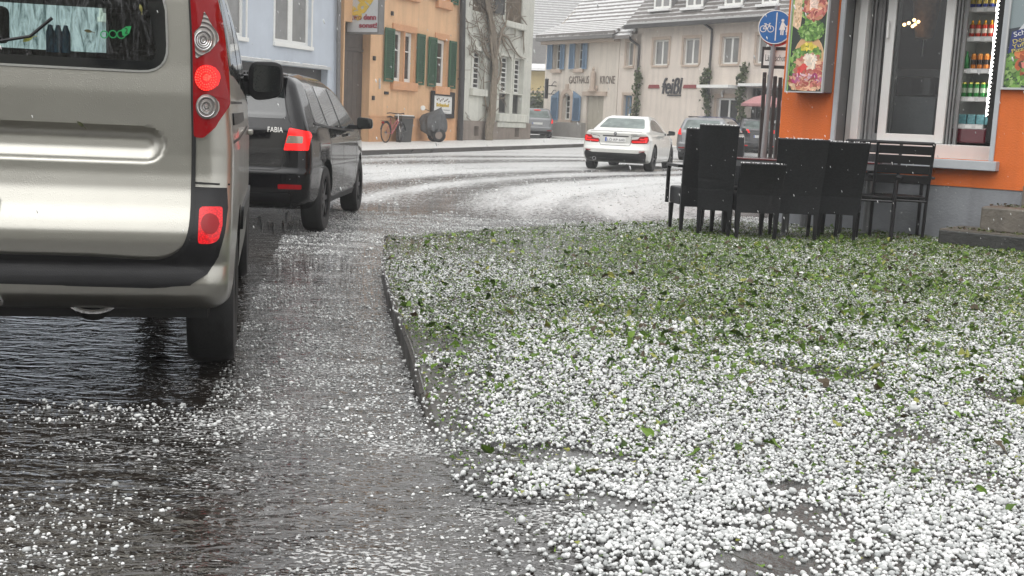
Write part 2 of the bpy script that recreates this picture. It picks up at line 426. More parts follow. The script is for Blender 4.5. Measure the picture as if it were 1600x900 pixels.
# ---- materials of the ground
def road_material():
    mt, nt, b = new_mat('wet_road'); L = nt.links.new
    tc = N(nt, 'ShaderNodeTexCoord'); uv = N(nt, 'ShaderNodeUVMap', uv_map='lane')
    at = N(nt, 'ShaderNodeAttribute', attribute_name='slush')
    # asphalt
    n1 = N(nt, 'ShaderNodeTexNoise', i_Scale=1.3, i_Detail=7); L(tc.outputs['Object'], n1.inputs['Vector'])
    c1 = N(nt, 'ShaderNodeValToRGB'); c1.color_ramp.elements[0].color = (.007, .0055, .0045, 1); c1.color_ramp.elements[1].color = (.030, .024, .019, 1)
    c1.color_ramp.elements[0].position = .3; c1.color_ramp.elements[1].position = .75
    L(n1.outputs['Fac'], c1.inputs['Fac'])
    # slush along the lanes
    mp = N(nt, 'ShaderNodeMapping'); mp.inputs['Scale'].default_value = (1.5, .16, 1); L(uv.outputs[0], mp.inputs['Vector'])
    n2 = N(nt, 'ShaderNodeTexNoise', i_Scale=1.0, i_Detail=5, i_Roughness=.6); L(mp.outputs[0], n2.inputs['Vector'])
    mp3 = N(nt, 'ShaderNodeMapping'); mp3.inputs['Scale'].default_value = (19, 6.5, 1); L(uv.outputs[0], mp3.inputs['Vector'])
    n3 = N(nt, 'ShaderNodeTexNoise', i_Scale=1.0, i_Detail=6, i_Roughness=.75); L(mp3.outputs[0], n3.inputs['Vector'])
    a1 = N(nt, 'ShaderNodeMath', operation='MULTIPLY_ADD'); a1.inputs[1].default_value = .55
    L(n2.outputs['Fac'], a1.inputs[0]); L(at.outputs['Fac'], a1.inputs[2])
    a2 = N(nt, 'ShaderNodeMath', operation='MULTIPLY_ADD'); a2.inputs[1].default_value = .85
    L(n3.outputs['Fac'], a2.inputs[0]); L(a1.outputs[0], a2.inputs[2])
    mr = N(nt, 'ShaderNodeMapRange', interpolation_type='SMOOTHSTEP'); mr.inputs['From Min'].default_value = 1.01; mr.inputs['From Max'].default_value = 1.32
    L(a2.outputs[0], mr.inputs['Value'])
    fa = N(nt, 'ShaderNodeAttribute', attribute_name='fleck')
    mf = N(nt, 'ShaderNodeMapping'); mf.inputs['Scale'].default_value = (.8, 1.2, 1); L(tc.outputs['Object'], mf.inputs['Vector'])
    f1 = N(nt, 'ShaderNodeTexNoise', i_Scale=62.0, i_Detail=3, i_Roughness=.6, i_Distortion=.4); L(mf.outputs[0], f1.inputs['Vector'])
    f2 = N(nt, 'ShaderNodeTexNoise', i_Scale=2.1, i_Detail=5, i_Roughness=.65); L(mf.outputs[0], f2.inputs['Vector'])
    g1 = N(nt, 'ShaderNodeMath', operation='MULTIPLY_ADD'); g1.inputs[1].default_value = .55; L(f2.outputs['Fac'], g1.inputs[0]); L(f1.outputs['Fac'], g1.inputs[2])
    g2 = N(nt, 'ShaderNodeMath', operation='MULTIPLY_ADD'); g2.inputs[1].default_value = .13; L(fa.outputs['Fac'], g2.inputs[0]); L(g1.outputs[0], g2.inputs[2])
    mf2 = N(nt, 'ShaderNodeMapRange', interpolation_type='SMOOTHSTEP'); mf2.inputs['From Min'].default_value = .955; mf2.inputs['From Max'].default_value = 1.01; mf2.inputs['To Max'].default_value = .9
    L(g2.outputs[0], mf2.inputs['Value'])
    mxm = N(nt, 'ShaderNodeMath', operation='MAXIMUM'); L(mr.outputs[0], mxm.inputs[0]); L(mf2.outputs[0], mxm.inputs[1]); mr = mxm
    mx = N(nt, 'ShaderNodeMixRGB'); mx.inputs['Color2'].default_value = (.47, .47, .46, 1)
    L(mr.outputs[0], mx.inputs['Fac']); L(c1.outputs[0], mx.inputs['Color1']); L(mx.outputs[0], b.inputs['Base Color'])
    rr = N(nt, 'ShaderNodeMapRange'); rr.inputs['To Min'].default_value = .03; rr.inputs['To Max'].default_value = .6
    L(mr.outputs[0], rr.inputs['Value']); L(rr.outputs[0], b.inputs['Roughness'])
    b.inputs['IOR'].default_value = 1.95
    # ripples of the running water
    mq = N(nt, 'ShaderNodeMapping'); mq.inputs['Scale'].default_value = (.55, 1.2, 1); mq.inputs['Rotation'].default_value = (0, 0, .25); L(tc.outputs['Object'], mq.inputs['Vector'])
    r1 = N(nt, 'ShaderNodeTexNoise', i_Scale=11.0, i_Detail=3, i_Roughness=.5, i_Distortion=.9); L(mq.outputs[0], r1.inputs['Vector'])
    r2 = N(nt, 'ShaderNodeTexNoise', i_Scale=30.0, i_Detail=2, i_Roughness=.5, i_Distortion=.8); L(mq.outputs[0], r2.inputs['Vector'])
    ad = N(nt, 'ShaderNodeMath', operation='MULTIPLY_ADD'); ad.inputs[1].default_value = .24; L(r2.outputs['Fac'], ad.inputs[0]); L(r1.outputs['Fac'], ad.inputs[2])
    ad2 = N(nt, 'ShaderNodeMath', operation='MULTIPLY_ADD'); ad2.inputs[1].default_value = 1.2; L(mr.outputs[0], ad2.inputs[0]); L(ad.outputs[0], ad2.inputs[2])
    bp = N(nt, 'ShaderNodeBump'); bp.inputs['Strength'].default_value = 1.0; bp.inputs['Distance'].default_value = RIPPLE
    L(ad2.outputs[0], bp.inputs['Height']); L(bp.outputs['Normal'], b.inputs['Normal'])
    return mt
def wet_paving(name, c0, c1_, rough0, rough1, slush=0.0, bd=.006):
    mt, nt, b = new_mat(name); L = nt.links.new
    tc = N(nt, 'ShaderNodeTexCoord')
    n1 = N(nt, 'ShaderNodeTexNoise', i_Scale=1.1, i_Detail=8, i_Roughness=.65); L(tc.outputs['Object'], n1.inputs['Vector'])
    c = N(nt, 'ShaderNodeValToRGB'); c.color_ramp.elements[0].color = c0 + (1,); c.color_ramp.elements[1].color = c1_ + (1,)
    c.color_ramp.elements[0].position = .3; c.color_ramp.elements[1].position = .72; L(n1.outputs['Fac'], c.inputs['Fac'])
    out = c.outputs[0]
    n2 = N(nt, 'ShaderNodeTexNoise', i_Scale=2.2, i_Detail=6, i_Roughness=.7); L(tc.outputs['Object'], n2.inputs['Vector'])
    rr = N(nt, 'ShaderNodeMapRange'); rr.inputs['From Min'].default_value = .35; rr.inputs['From Max'].default_value = .65
    rr.inputs['To Min'].default_value = rough0; rr.inputs['To Max'].default_value = rough1
    L(n2.outputs['Fac'], rr.inputs['Value']); L(rr.outputs[0], b.inputs['Roughness'])
    n4 = N(nt, 'ShaderNodeTexNoise', i_Scale=26.0, i_Detail=4, i_Roughness=.6); L(tc.outputs['Object'], n4.inputs['Vector'])
    if slush:
        n3 = N(nt, 'ShaderNodeTexNoise', i_Scale=3.5, i_Detail=8, i_Roughness=.8); L(tc.outputs['Object'], n3.inputs['Vector'])
        mr = N(nt, 'ShaderNodeMapRange', interpolation_type='SMOOTHSTEP'); mr.inputs['From Min'].default_value = .62 - slush * .3; mr.inputs['From Max'].default_value = .72 - slush * .3
        L(n3.outputs['Fac'], mr.inputs['Value'])
        mx = N(nt, 'ShaderNodeMixRGB'); mx.inputs['Color2'].default_value = (.64, .64, .62, 1); L(mr.outputs[0], mx.inputs['Fac']); L(out, mx.inputs['Color1']); out = mx.outputs[0]
    L(out, b.inputs['Base Color'])
    bp = N(nt, 'ShaderNodeBump'); bp.inputs['Strength'].default_value = .8; bp.inputs['Distance'].default_value = bd
    L(n4.outputs['Fac'], bp.inputs['Height']); L(bp.outputs['Normal'], b.inputs['Normal'])
    return mt
Mt['wet_road'] = road_material()
Mt['wet_pavement'] = wet_paving('wet_pavement', (.040, .039, .037), (.098, .095, .09), .06, .24)
Mt['hail_pavement'] = wet_paving('hail_pavement', (.22, .215, .21), (.42, .415, .41), .3, .6, slush=1.0, bd=.02)
Mt['kerb_stone'] = wet_paving('kerb_stone', (.030, .028, .025), (.085, .078, .07), .25, .6, bd=.012)

# ---- the road: one sheet to the edge of everything
def build_road():
    xs = np.concatenate([np.linspace(-88, -20, 18), np.arange(-19.5, 20, .5), np.linspace(20.5, 88, 18)])
    ys = np.concatenate([np.linspace(-24, 0, 10), np.arange(.5, 62, .5), np.linspace(63, 168, 24)])
    X, Y = np.meshgrid(xs, ys); Z = terrain(X, Y)
    V = np.stack([X, Y, Z], -1).reshape(-1, 3)
    nx, ny = len(xs), len(ys)
    i = (np.arange(ny - 1)[:, None] * nx + np.arange(nx - 1)[None]).ravel()
    Fc = np.stack([i, i + 1, i + nx + 1, i + nx], 1)
    o = np_mesh('road', V, Fc, 4, Mt['wet_road'])
    cx, cy = 20.5, 14.0
    U = np.where(Y > cy, np.hypot(cx - X, Y - cy), cx - X).ravel()
    W = np.where(Y > cy, cy + 22 * np.arctan2(Y - cy, cx - X), Y).ravel()
    me = o.data
    uvl = me.uv_layers.new(name='lane')
    vi = np.empty(len(me.loops), dtype=np.int32); me.loops.foreach_get('vertex_index', vi)
    uvl.data.foreach_set('uv', np.stack([U[vi], W[vi]], 1).astype(np.float32).ravel())
    yv = Y.ravel(); xv = X.ravel()
    g = lambda c, s: np.exp(-((U - c) / s) ** 2)
    sl_ = .20 + .40 * sstep(10.5, 16, yv) - .27 * g(23.3, .42) - .27 * g(21.75, .40) - .22 * g(27.3, .6) - .2 * g(29.2, .5)
    sl_ = sl_ - .05 * sstep(42, 60, yv)
    # pushed away under the cars on our lane
    sl_ = sl_ - .25 * ((xv < -1.1) & (yv < 14))
    fk = np.where(xv > -1.15 - .17 * (yv - 4.2), .9, .35) * (1 - .7 * np.exp(-((xv + .2) / .35) ** 2) * 0)
    fk = np.where((yv > 4.4) & (xv < -1.2 - .17 * (yv - 4.2)), .05, fk)
    a2 = me.attributes.new('fleck', 'FLOAT', 'POINT'); a2.data.foreach_set('value', fk.astype(np.float32))
    at = me.attributes.new('slush', 'FLOAT', 'POINT'); at.data.foreach_set('value', sl_.astype(np.float32))
    tag(o, kind='structure')
build_road()

def build_pavement():
    poly = [(p.x, p.y) for p in KL] + [(60, 46), (60, -6), (1.5, -6), (1.2, 0)]
    tris = geometry.tessellate_polygon([[Vector((x, y, 0)) for x, y in poly]])
    bm = bmesh.new()
    vs = [bm.verts.new((x, y, 0)) for x, y in poly]
    for t in tris:
        try: bm.faces.new([vs[i] for i in t])
        except ValueError: pass
    for y in list(np.arange(1.0, 6, .25)) + list(np.arange(6, 46, 2)):
        bmesh.ops.bisect_plane(bm, geom=bm.verts[:] + bm.edges[:] + bm.faces[:], plane_co=(0, y, 0), plane_no=(0, 1, 0))
    for x in np.arange(-1, 20, 1.5):
        bmesh.ops.bisect_plane(bm, geom=bm.verts[:] + bm.edges[:] + bm.faces[:], plane_co=(x, 0, 0), plane_no=(1, 0, 0))
    nb_ = {(round(p.x, 4), round(p.y, 4)) for p in KL}
    for v in bm.verts:
        e_ = (round(v.co.x, 4), round(v.co.y, 4)) in nb_ or any(e.is_boundary for e in v.link_edges)
        v.co.z = float(pav_z(v.co.x, v.co.y)) - (.012 if e_ and v.co.y < 4.1 else 0)
    bmesh.ops.recalc_face_normals(bm, faces=bm.faces)
    for f in bm.faces:
        if f.normal.z < 0: f.normal_flip()
    me = bpy.data.meshes.new('pavement'); bm.to_mesh(me); bm.free(); me.materials.append(Mt['wet_pavement'])
    tag(link('pavement', me), kind='structure')
    # kerb stones
    mb = MB(); P = [Vector((p.x, p.y)) for p in KL]
    W_ = .13; prev = None
    Q = []; acc = 0.0
    for a, b in zip(P, P[1:]):
        n = max(1, int((b - a).length / .12))
        for k in range(n):
            q = a + (b - a) * k / n
            if q.y > 3.3 and q.y < 30: Q.append(q)
    P = Q; run = 0.0
    for i, p in enumerate(P):
        if i: run += (P[i] - P[i - 1]).length
        if run > 1.0: run = 0.0; prev = 'joint'
        t = (P[min(len(P) - 1, i + 1)] - P[max(0, i - 1)]).normalized(); nrm = Vector((t.y, -t.x))
        a = p - nrm * .012; b_ = p + nrm * .012; c = p + nrm * W_
        z = float(pav_z(p.x, p.y)) + .005 - .03 * (1 - float(sstep(3.4, 4.3, p.y))); g0 = tz(p.x, p.y) - .03
        row = [(a.x, a.y, g0), (a.x, a.y, z - .018), (b_.x, b_.y, z), (c.x, c.y, z), (c.x, c.y, z - .05)]
        if prev == 'joint':
            rs_ = [tuple(Vector(r_) + Vector((t.x, t.y, 0)) * .009) for r_ in last]
            for k in range(4): mb.quad(rs_[k], row[k], row[k + 1], rs_[k + 1])
        elif prev:
            for k in range(4): mb.quad(prev[k], row[k], row[k + 1], prev[k + 1])
        prev = row; last = row
    tag(mb.build('kerb', Mt['kerb_stone'], auto=.9), kind='structure')
build_pavement()

# ---- left-hand pavement along the house row, and the strip before the inn
LF = Frame((-4.25, 40.3, 0), math.atan2(.922, .3875))        # house row on the left
def strip(name, fr, u0, u1, d0, d1, h, m_, du=1.0):
    us = np.linspace(u0, u1, max(2, int((u1 - u0) / du)) + 1); ds = np.linspace(d0, d1, 4)
    mb = MB(); rows = []
    for u in us:
        row = []
        for k, d in enumerate(ds):
            p = fr.world(u, d, 0); row.append((p.x, p.y, tz(p.x, p.y) + h))
        p = fr.world(u, d0, 0); row = [(p.x, p.y, tz(p.x, p.y) - .05)] + row
        rows.append(row)
    for a, b in zip(rows, rows[1:]):
        for k in range(len(a) - 1): mb.quad(a[k], b[k], b[k + 1], a[k + 1])
    a = rows[-1]; mb.add([a[1], a[-1], (a[-1][0], a[-1][1], a[-1][2] - h - .05), a[0]], [(0, 1, 2, 3)])
    return tag(mb.build(name, m_), kind='structure')
strip('pavement_far_side', LF, -34, 15.4, -3.45, .3, .13, Mt['hail_pavement'])
strip('kerb_far_side', LF, -34, 15.4, -3.6, -3.452, .125, Mt['kerb_stone'])

# ---- haze of the falling hail
hb = MB(); hb.box(-95, 95, -29, 174, -1.06, 17.5)
hz = hb.build('haze', Mt['seam']); hz.data.materials.clear()
hm = bpy.data.materials.new('haze_air'); hm.use_nodes = True; hm.node_tree.nodes.clear()
ho = hm.node_tree.nodes.new('ShaderNodeOutputMaterial'); pv = hm.node_tree.nodes.new('ShaderNodeVolumePrincipled')
pv.inputs['Color'].default_value = (.93, .93, .93, 1); pv.inputs['Density'].default_value = HAZE
hm.node_tree.links.new(pv.outputs[0], ho.inputs['Volume'])
hz.data.materials.append(hm); tag(hz, kind='stuff', label='grey rainy haze in the air', cat='haze')
hz.display_type = 'WIRE'

# ================================================================== HAIL, LEAVES
def ico(sub):
    bm = bmesh.new(); bmesh.ops.create_icosphere(bm, subdivisions=sub, radius=1)
    v = np.array([list(q.co) for q in bm.verts]); f = np.array([[q.index for q in t.verts] for t in bm.faces]); bm.free()
    return v, f
ICO1, ICO2 = ico(1), ico(2)
def rand_rot(n):
    q = RNG.normal(size=(n, 4)); q /= np.linalg.norm(q, axis=1)[:, None]
    w_, x, y, z = q.T
    return np.stack([np.stack([1 - 2 * (y * y + z * z), 2 * (x * y - z * w_), 2 * (x * z + y * w_)], -1),
                     np.stack([2 * (x * y + z * w_), 1 - 2 * (x * x + z * z), 2 * (y * z - x * w_)], -1),
                     np.stack([2 * (x * z - y * w_), 2 * (y * z + x * w_), 1 - 2 * (x * x + y * y)], -1)], -2)
def stones(P, r, base, flat=1.0, lump=.14):
    v, f = base; n = len(P)
    d = v[None] * (1 + lump * RNG.normal(size=(n, len(v), 1)).clip(-1.6, 1.6)) * (1 + .22 * RNG.uniform(-1, 1, (n, 1, 3)))
    d = np.einsum('nij,nkj->nki', rand_rot(n), d) * r[:, None, None]
    d[..., 2] *= flat
    V = (P[:, None] + d).reshape(-1, 3)
    Fc = (f[None] + (np.arange(n) * len(v))[:, None, None]).reshape(-1, 3)
    return V, Fc
def merge(parts):
    V = []; Fc = []; b = 0
    for v, f in parts:
        V.append(v); Fc.append(f + b); b += len(v)
    return np.concatenate(V), np.concatenate(Fc)
def ice_material():
    mt, nt, b = new_mat('hail_ice'); L = nt.links.new
    g = N(nt, 'ShaderNodeNewGeometry')
    cr = N(nt, 'ShaderNodeValToRGB'); cr.color_ramp.elements[0].color = (.34, .35, .345, 1); cr.color_ramp.elements[1].color = (.78, .78, .765, 1); e_ = cr.color_ramp.elements.new(.14); e_.color = (.60, .61, .60, 1)
    cr.color_ramp.elements[1].position = .55
    L(g.outputs['Random Per Island'], cr.inputs['Fac']); L(cr.outputs[0], b.inputs['Base Color'])
    b.inputs['Roughness'].default_value = .30; b.inputs['IOR'].default_value = 1.31
    b.inputs['Subsurface Weight'].default_value = .55; b.inputs['Subsurface Radius'].default_value = (1, 1, 1); b.inputs['Subsurface Scale'].default_value = .006
    return mt
Mt['hail_ice'] = ice_material()

LEAF_AMT = lambda x, y: sstep(3.3, 5.7, y + .15 * (x - 1.5) * (x > 1.5) * (y > 3.6) + 1.5 * (fbm(x, y, .9, 2) - .5)) * (.42 + .58 * sstep(-.55, .9, x - .20 * (y - 8.0) + .6 * (fbm(x, y, .7, 4) - .5))) * (1 - .75 * sstep(10.6, 12.2, y - .5 * (x > 3)))
SPARSE = lambda x, y: sstep(7.0, 8.8, y) * (1 - sstep(.2, 2.4, x - .5 * (fbm(x, y, .8, 1) - .5)))
def hail_density(x, y, kd):
    n1 = fbm(x, y, .85, 0, 4); n2 = fbm(x, y, 2.6, 3, 3)
    d = 8200 - 4100 * sstep(3.9, 6.6, y - .25 * (x - 1) + 1.4 * (n2 - .5)) - 100 * sstep(7.5, 10.5, y)
    n3 = fbm(x * .7, y * 1.6, 2.2, 2, 3); nr = 1 - sstep(4.6, 6.4, y); d = d * (1 - (.45 + .55 * nr) * (1 - sstep(.30, .46, n1 + .45 * (n2 - .5)))) * (1 - nr * .86 * (1 - sstep(.35, .50, n3))) + 60
    left = sstep(-.02, .30, kd - .22 * (n2 - .3))
    d = np.maximum(d, 7400 * sstep(.55, 1.0, x - .25 * (y - 2.2)) * (1 - sstep(3.2, 4.2, y)) * sstep(.30, .42, n2))
    d = d * (.16 + .84 * np.where(y < 4.6, left, sstep(-.1, .14, kd)))
    d = d * (1 - .86 * SPARSE(x, y))
    return d * (1 - .6 * sstep(10.8, 13, y))
def scatter_pavement_hail():
    N0 = 760000
    y = 1.9 + 11.8 * RNG.random(N0); x = -1.3 + 8.6 * RNG.random(N0)
    ok = (x < .56 * y + 1.2); x, y = x[ok], y[ok]
    A = 11.8 * 8.6 / N0
    kd = kerb_dist(x, y); ok = kd > -.02; x, y, kd = x[ok], y[ok], kd[ok]
    dens = hail_density(x, y, kd)
    k = RNG.random(len(x)) < dens * A; x, y, kd, dens = x[k], y[k], kd[k], dens[k]
    n = len(x)
    r = np.clip(RNG.lognormal(math.log(1) + np.log(.0056 - .0008 * sstep(4.8, 7, y)), .26, n), .0028, .0095)
    r = np.where(RNG.random(n) < .012, r * RNG.uniform(1.4, 2.2, n), r)
    pile = sstep(2200, 6500, dens)
    z = pav_z(x, y) + r * .55 + .012 * RNG.random(n) * pile + .006 * RNG.random(n) * sstep(4.0, 5.5, y)
    P = np.stack([x, y, z], 1)
    near = y < 3.5
    V, Fc = merge([stones(P[near], r[near], ICO2, .85, .07), stones(P[~near], r[~near], ICO1, .9, .12)])
    o = np_mesh('hailstones', V, Fc, 3, Mt['hail_ice'])
    tag(o, 'white hailstones lying thick on the pavement among torn leaves', 'hail', kind='stuff')
    print('pavement hail', n, len(Fc))
def scatter_road_hail():
    N0 = 380000
    y = 1.9 + 11.5 * RNG.random(N0) ** 1.0; x = -3.6 + 4.6 * RNG.random(N0)
    kd = kerb_dist(x, y); ok = (kd < -.012) & (x > -.5 * y - .3); x, y, kd = x[ok], y[ok], kd[ok]
    A = 11.5 * 4.6 / N0
    n1 = fbm(x, y, 1.1, 1, 3); n2 = fbm(x, y * 2.0, 3.2, 4, 3)
    d = 2000 * sstep(.40, .64, .5 * n1 + .5 * n2) + 90 + 900 * sstep(.50, .62, n2) * sstep(.3, .6, n1)
    d = d * (.30 + .70 * sstep(-2.0, -.9, x + .12 * (y - 3)))
    d = d + 900 * (y < 4.3) * np.exp(-(kd / .10) ** 2) * sstep(.35, .6, n2)
    d = np.where((y > 4.1) & (x < -1.15 - .16 * (y - 4.2)), 0, d)
    k = RNG.random(len(x)) < d * A; x, y = x[k], y[k]
    n = len(x); r = np.clip(RNG.lognormal(math.log(.0032), .50, n), .0014, .012)
    P = np.stack([x, y, tz(0, 0) + r * .2 + .0005], 1)
    V, Fc = stones(P, r, ICO1, .65, .14)
    # the bend beyond: scattered lumps of ice
    N1 = 60000
    y = 11 + 22 * RNG.random(N1); x = -5 + 13 * RNG.random(N1)
    kd = kerb_dist(x, y); U = np.where(y > 14, np.hypot(20.5 - x, y - 14), 20.5 - x)
    tr = np.exp(-((U - 23.3) / .4) ** 2) + np.exp(-((U - 21.75) / .4) ** 2)
    k = (kd < -.05) & (RNG.random(N1) < .22 * (1 - .75 * tr) * sstep(.35, .6, fbm(x, y, .8, 2)))
    x, y = x[k], y[k]; n = len(x); r = np.clip(RNG.lognormal(math.log(.009), .4, n), .005, .026)
    P2 = np.stack([x, y, terrain(x, y) + r * .2], 1)
    V, Fc = merge([(V, Fc), stones(P2, r, ICO1, .6, .15)])
    o = np_mesh('road_hail', V, Fc, 3, Mt['hail_ice'])
    tag(o, 'loose hailstones washed along the flooded road', 'hail', kind='stuff')
    print('road hail', len(P), n)
def leaf_material():
    mt, nt, b = new_mat('torn_leaf'); L = nt.links.new
    a = N(nt, 'ShaderNodeVertexColor', layer_name='Col'); L(a.outputs['Color'], b.inputs['Base Color'])
    b.inputs['Roughness'].default_value = .45; b.inputs['Specular IOR Level'].default_value = .22
    return mt
Mt['torn_leaf'] = leaf_material()
LEAF2D = np.array([(0, -.5), (.30, -.42), (.5, -.1), (.27, .05), (.22, .3), (0, .62), (-.2, .3), (-.3, .08), (-.5, -.08), (-.28, -.44)])
def leaf_mesh(P, size, up_tilt, cols, frag):
    n = len(P); m_ = len(LEAF2D)
    L2 = np.repeat(LEAF2D[None], n, 0) * (1 + .25 * RNG.uniform(-1, 1, (n, m_, 1)))
    L2[..., 0] *= np.where(size[:, None] > .028, RNG.uniform(.7, 1.05, (n, 1)), RNG.uniform(.2, .9, (n, 1)))
    if frag is not None:                                    # torn: collapse one side
        c = RNG.uniform(-.1, .35, (n, 1)); L2[..., 0] = np.where(frag[:, None], np.minimum(L2[..., 0], c), L2[..., 0])
    z = np.abs(L2[..., 0]) * RNG.uniform(-.5, .9, (n, 1)) + L2[..., 1] ** 2 * RNG.uniform(-.8, .8, (n, 1))
    c0 = np.zeros((n, 1, 3)); pts = np.concatenate([c0, np.concatenate([L2, z[..., None]], -1)], 1) * size[:, None, None]
    a = RNG.uniform(0, 2 * PI, n); t = up_tilt * RNG.normal(size=n); s_ = up_tilt * RNG.normal(size=n)
    ca, sa, ct, st, cs, ss = np.cos(a), np.sin(a), np.cos(t), np.sin(t), np.cos(s_), np.sin(s_)
    x, y, zz = pts[..., 0], pts[..., 1], pts[..., 2]
    y, zz = y * ct[:, None] - zz * st[:, None], y * st[:, None] + zz * ct[:, None]
    x, zz = x * cs[:, None] - zz * ss[:, None], x * ss[:, None] + zz * cs[:, None]
    x, y = x * ca[:, None] - y * sa[:, None], x * sa[:, None] + y * ca[:, None]
    zz = zz - zz.min(1, keepdims=True)
    V = (np.stack([x, y, zz], -1) + P[:, None]).reshape(-1, 3)
    k = np.arange(m_); tri = np.stack([np.zeros(m_, int), 1 + k, 1 + (k + 1) % m_], 1)
    Fc = (tri[None] + (np.arange(n) * (m_ + 1))[:, None, None]).reshape(-1, 3)
    C = np.repeat(cols[:, None], m_ + 1, 1)
    C = np.concatenate([C, np.ones((n, m_ + 1, 1))], -1).reshape(-1, 4)
    return V, Fc, C
def scatter_leaves():
    N0 = 980000
    y = 2.2 + 10.6 * RNG.random(N0); x = -1.2 + 8.3 * RNG.random(N0)
    ok = x < .56 * y + 1.2; x, y = x[ok], y[ok]
    kd = kerb_dist(x, y); ok = kd > .0; x, y, kd = x[ok], y[ok], kd[ok]
    A = 10.6 * 8.3 / N0
    amt = LEAF_AMT(x, y) * (1 - .55 * SPARSE(x, y)) * (.7 + .3 * sstep(.36, .58, fbm(x, y, 1.7, 5)))
    clump = sstep(.62, .72, fbm(x, y, 2.4, 1)) * sstep(2.6, 3.4, y) * .16
    k = RNG.random(len(x)) < np.clip(amt + clump + .012, 0, 1) * LEAFN * A
    x, y = x[k], y[k]; n = len(x)
    size = np.where(RNG.random(n) < .02, RNG.uniform(.026, .055, n), RNG.uniform(.006, .0205, n))
    z = pav_z(x, y) + .003 + .016 * RNG.random(n)
    g = RNG.random((n, 1)); yl = (RNG.random((n, 1)) < .10)
    col = np.array([.026, .056, .008]) * (1 - g) + np.array([.140, .235, .032]) * g
    col = np.where(yl, np.array([.24, .25, .06]), col)
    col = np.where(RNG.random((n, 1)) < .10, np.array([.07, .052, .03]), col)
    V, Fc, C = leaf_mesh(np.stack([x, y, z], 1), size, .5, col, RNG.random(n) < .55)
    o = np_mesh('torn_leaves', V, Fc, 3, Mt['torn_leaf'], smooth=False)
    ca = o.data.color_attributes.new('Col', 'FLOAT_COLOR', 'POINT'); ca.data.foreach_set('color', C.astype(np.float32).ravel())
    tag(o, 'green ivy leaves torn off by the hail and strewn over the pavement', 'leaves', kind='stuff')
    print('leaves', n)
def scatter_twigs():
    n = 420; y = 2.4 + 9.5 * RNG.random(n); x = -.9 + 7.5 * RNG.random(n); kd = kerb_dist(x, y); ok = (kd > .1) & (x < .54 * y + .3); x, y = x[ok], y[ok]
    mb = MB()
    for a, b in zip(x, y):
        z = float(pav_z(a, b)) + .008; t = RNG.uniform(0, 2 * PI); l = RNG.uniform(.03, .13); c = RNG.uniform(-.6, .6)
        mb.tube([(a + l * s_ * math.cos(t + c * s_), b + l * s_ * math.sin(t + c * s_), z + .012 * math.sin(s_ * PI) * RNG.random() + .006 * s_) for s_ in (0, .35, .7, 1)], [.0022, .0018, .0015, .0009], 4)
    o = mb.build('leaf_stems', mat('leaf_stem', (.03, .028, .012), .5, var=.4)); tag(o, 'thin dark leaf stems and bits of twig lying between the hailstones', 'twigs', kind='stuff')
scatter_twigs()
scatter_pavement_hail(); scatter_road_hail(); scatter_leaves()

def falling_hail():
    n = 3600
    y = 2.2 + 16 * RNG.random(n) ** .8; px = RNG.uniform(-40, 1640, n); py = RNG.uniform(-60, 900, n)
    P = []
    for i in range(n):
        p = atY(px[i], py[i], y[i])
        if p.z > pav_z(p.x, p.y) + (.45 if p.x < -.6 else .03): P.append(tuple(p)) if not (p.x < -.75 and 2.6 < p.y < 7 and p.z < 1.3) else None
    P = np.array(P); n = len(P); r = RNG.uniform(.0009, .0019, n)
    v, f = ICO1
    d = v[None] * r[:, None, None]; d = d * np.array([1, 1, 3.2]); 
    d[..., 0] += d[..., 2] * -.32
    V = (P[:, None] + d).reshape(-1, 3); Fc = (f[None] + (np.arange(n) * len(v))[:, None, None]).reshape(-1, 3)
    o = np_mesh('raindrops', V, Fc, 3, Mt['hail_ice'])
    tag(o, 'slanting raindrops and small hail falling through the air', 'rain', kind='stuff')
falling_hail()
# ================================================================== BUILDINGS
defm('plaster_orange', (.66, .41, .23), .75, var=.09, vs=1.2, bump=.4, bs=35, streak=.34)
defm('plaster_orange_low', (.60, .33, .17), .75, var=.12, vs=2, bump=.35, bs=35, streak=.3)
defm('stone_orange', (.56, .29, .15), .7, var=.1, vs=3, bump=.2)
defm('plaster_blue', (.47, .515, .575), .75, var=.06, vs=1.0, bump=.3, bs=35, streak=.15)
defm('plaster_white', (.58, .58, .52), .8, var=.14, vs=1.4, bump=.5, bs=18, streak=.45)
defm('plinth_brown', (.24, .20, .17), .75, var=.18, vs=2, bump=.5, bs=18, streak=.4)
defm('plaster_cream', (.60, .54, .47), .8, var=.08, vs=.9, bump=.4, bs=14, streak=.42)
defm('plaster_pink', (.62, .55, .485), .8, var=.09, vs=.8, bump=.3, bs=20, streak=.38)
defm('plaster_yellow', (.50, .40, .20), .8, var=.1, vs=1)
defm('plinth_grey', (.27, .255, .235), .8, var=.12, vs=2, bump=.4, bs=20, streak=.2)
defm('stone_trim', (.45, .36, .29), .7, var=.1, vs=3, bump=.2)
defm('white_paint', (.72, .72, .69), .4, var=.05)
defm('shutter_green', (.022, .085, .04), .5, var=.15, vs=5)
defm('shutter_blue', (.13, .21, .31), .55, var=.15, vs=5)
defm('shutter_brown', (.13, .095, .06), .65, var=.3, vs=5, streak=.4)
defm('shutter_dark', (.05, .05, .048), .6, var=.2, vs=5)
defm('door_brown', (.07, .055, .045), .55, var=.25, vs=4, streak=.4)
defm('door_grey', (.36, .33, .27), .7, var=.1, vs=3)
defm('pane', (.035, .036, .036), .06, var=.4, vs=2)
defm('pane_grey', (.22, .22, .215), .10, var=.18, vs=1.5)  # grey base paints in the sky reflected by the shop house panes
defm('pane_dark', (.012, .013, .013), .05, var=.3)
defm('pipe_dark', (.035, .034, .034), .4, var=.2)
defm('pipe_grey', (.14, .135, .13), .5, var=.2)
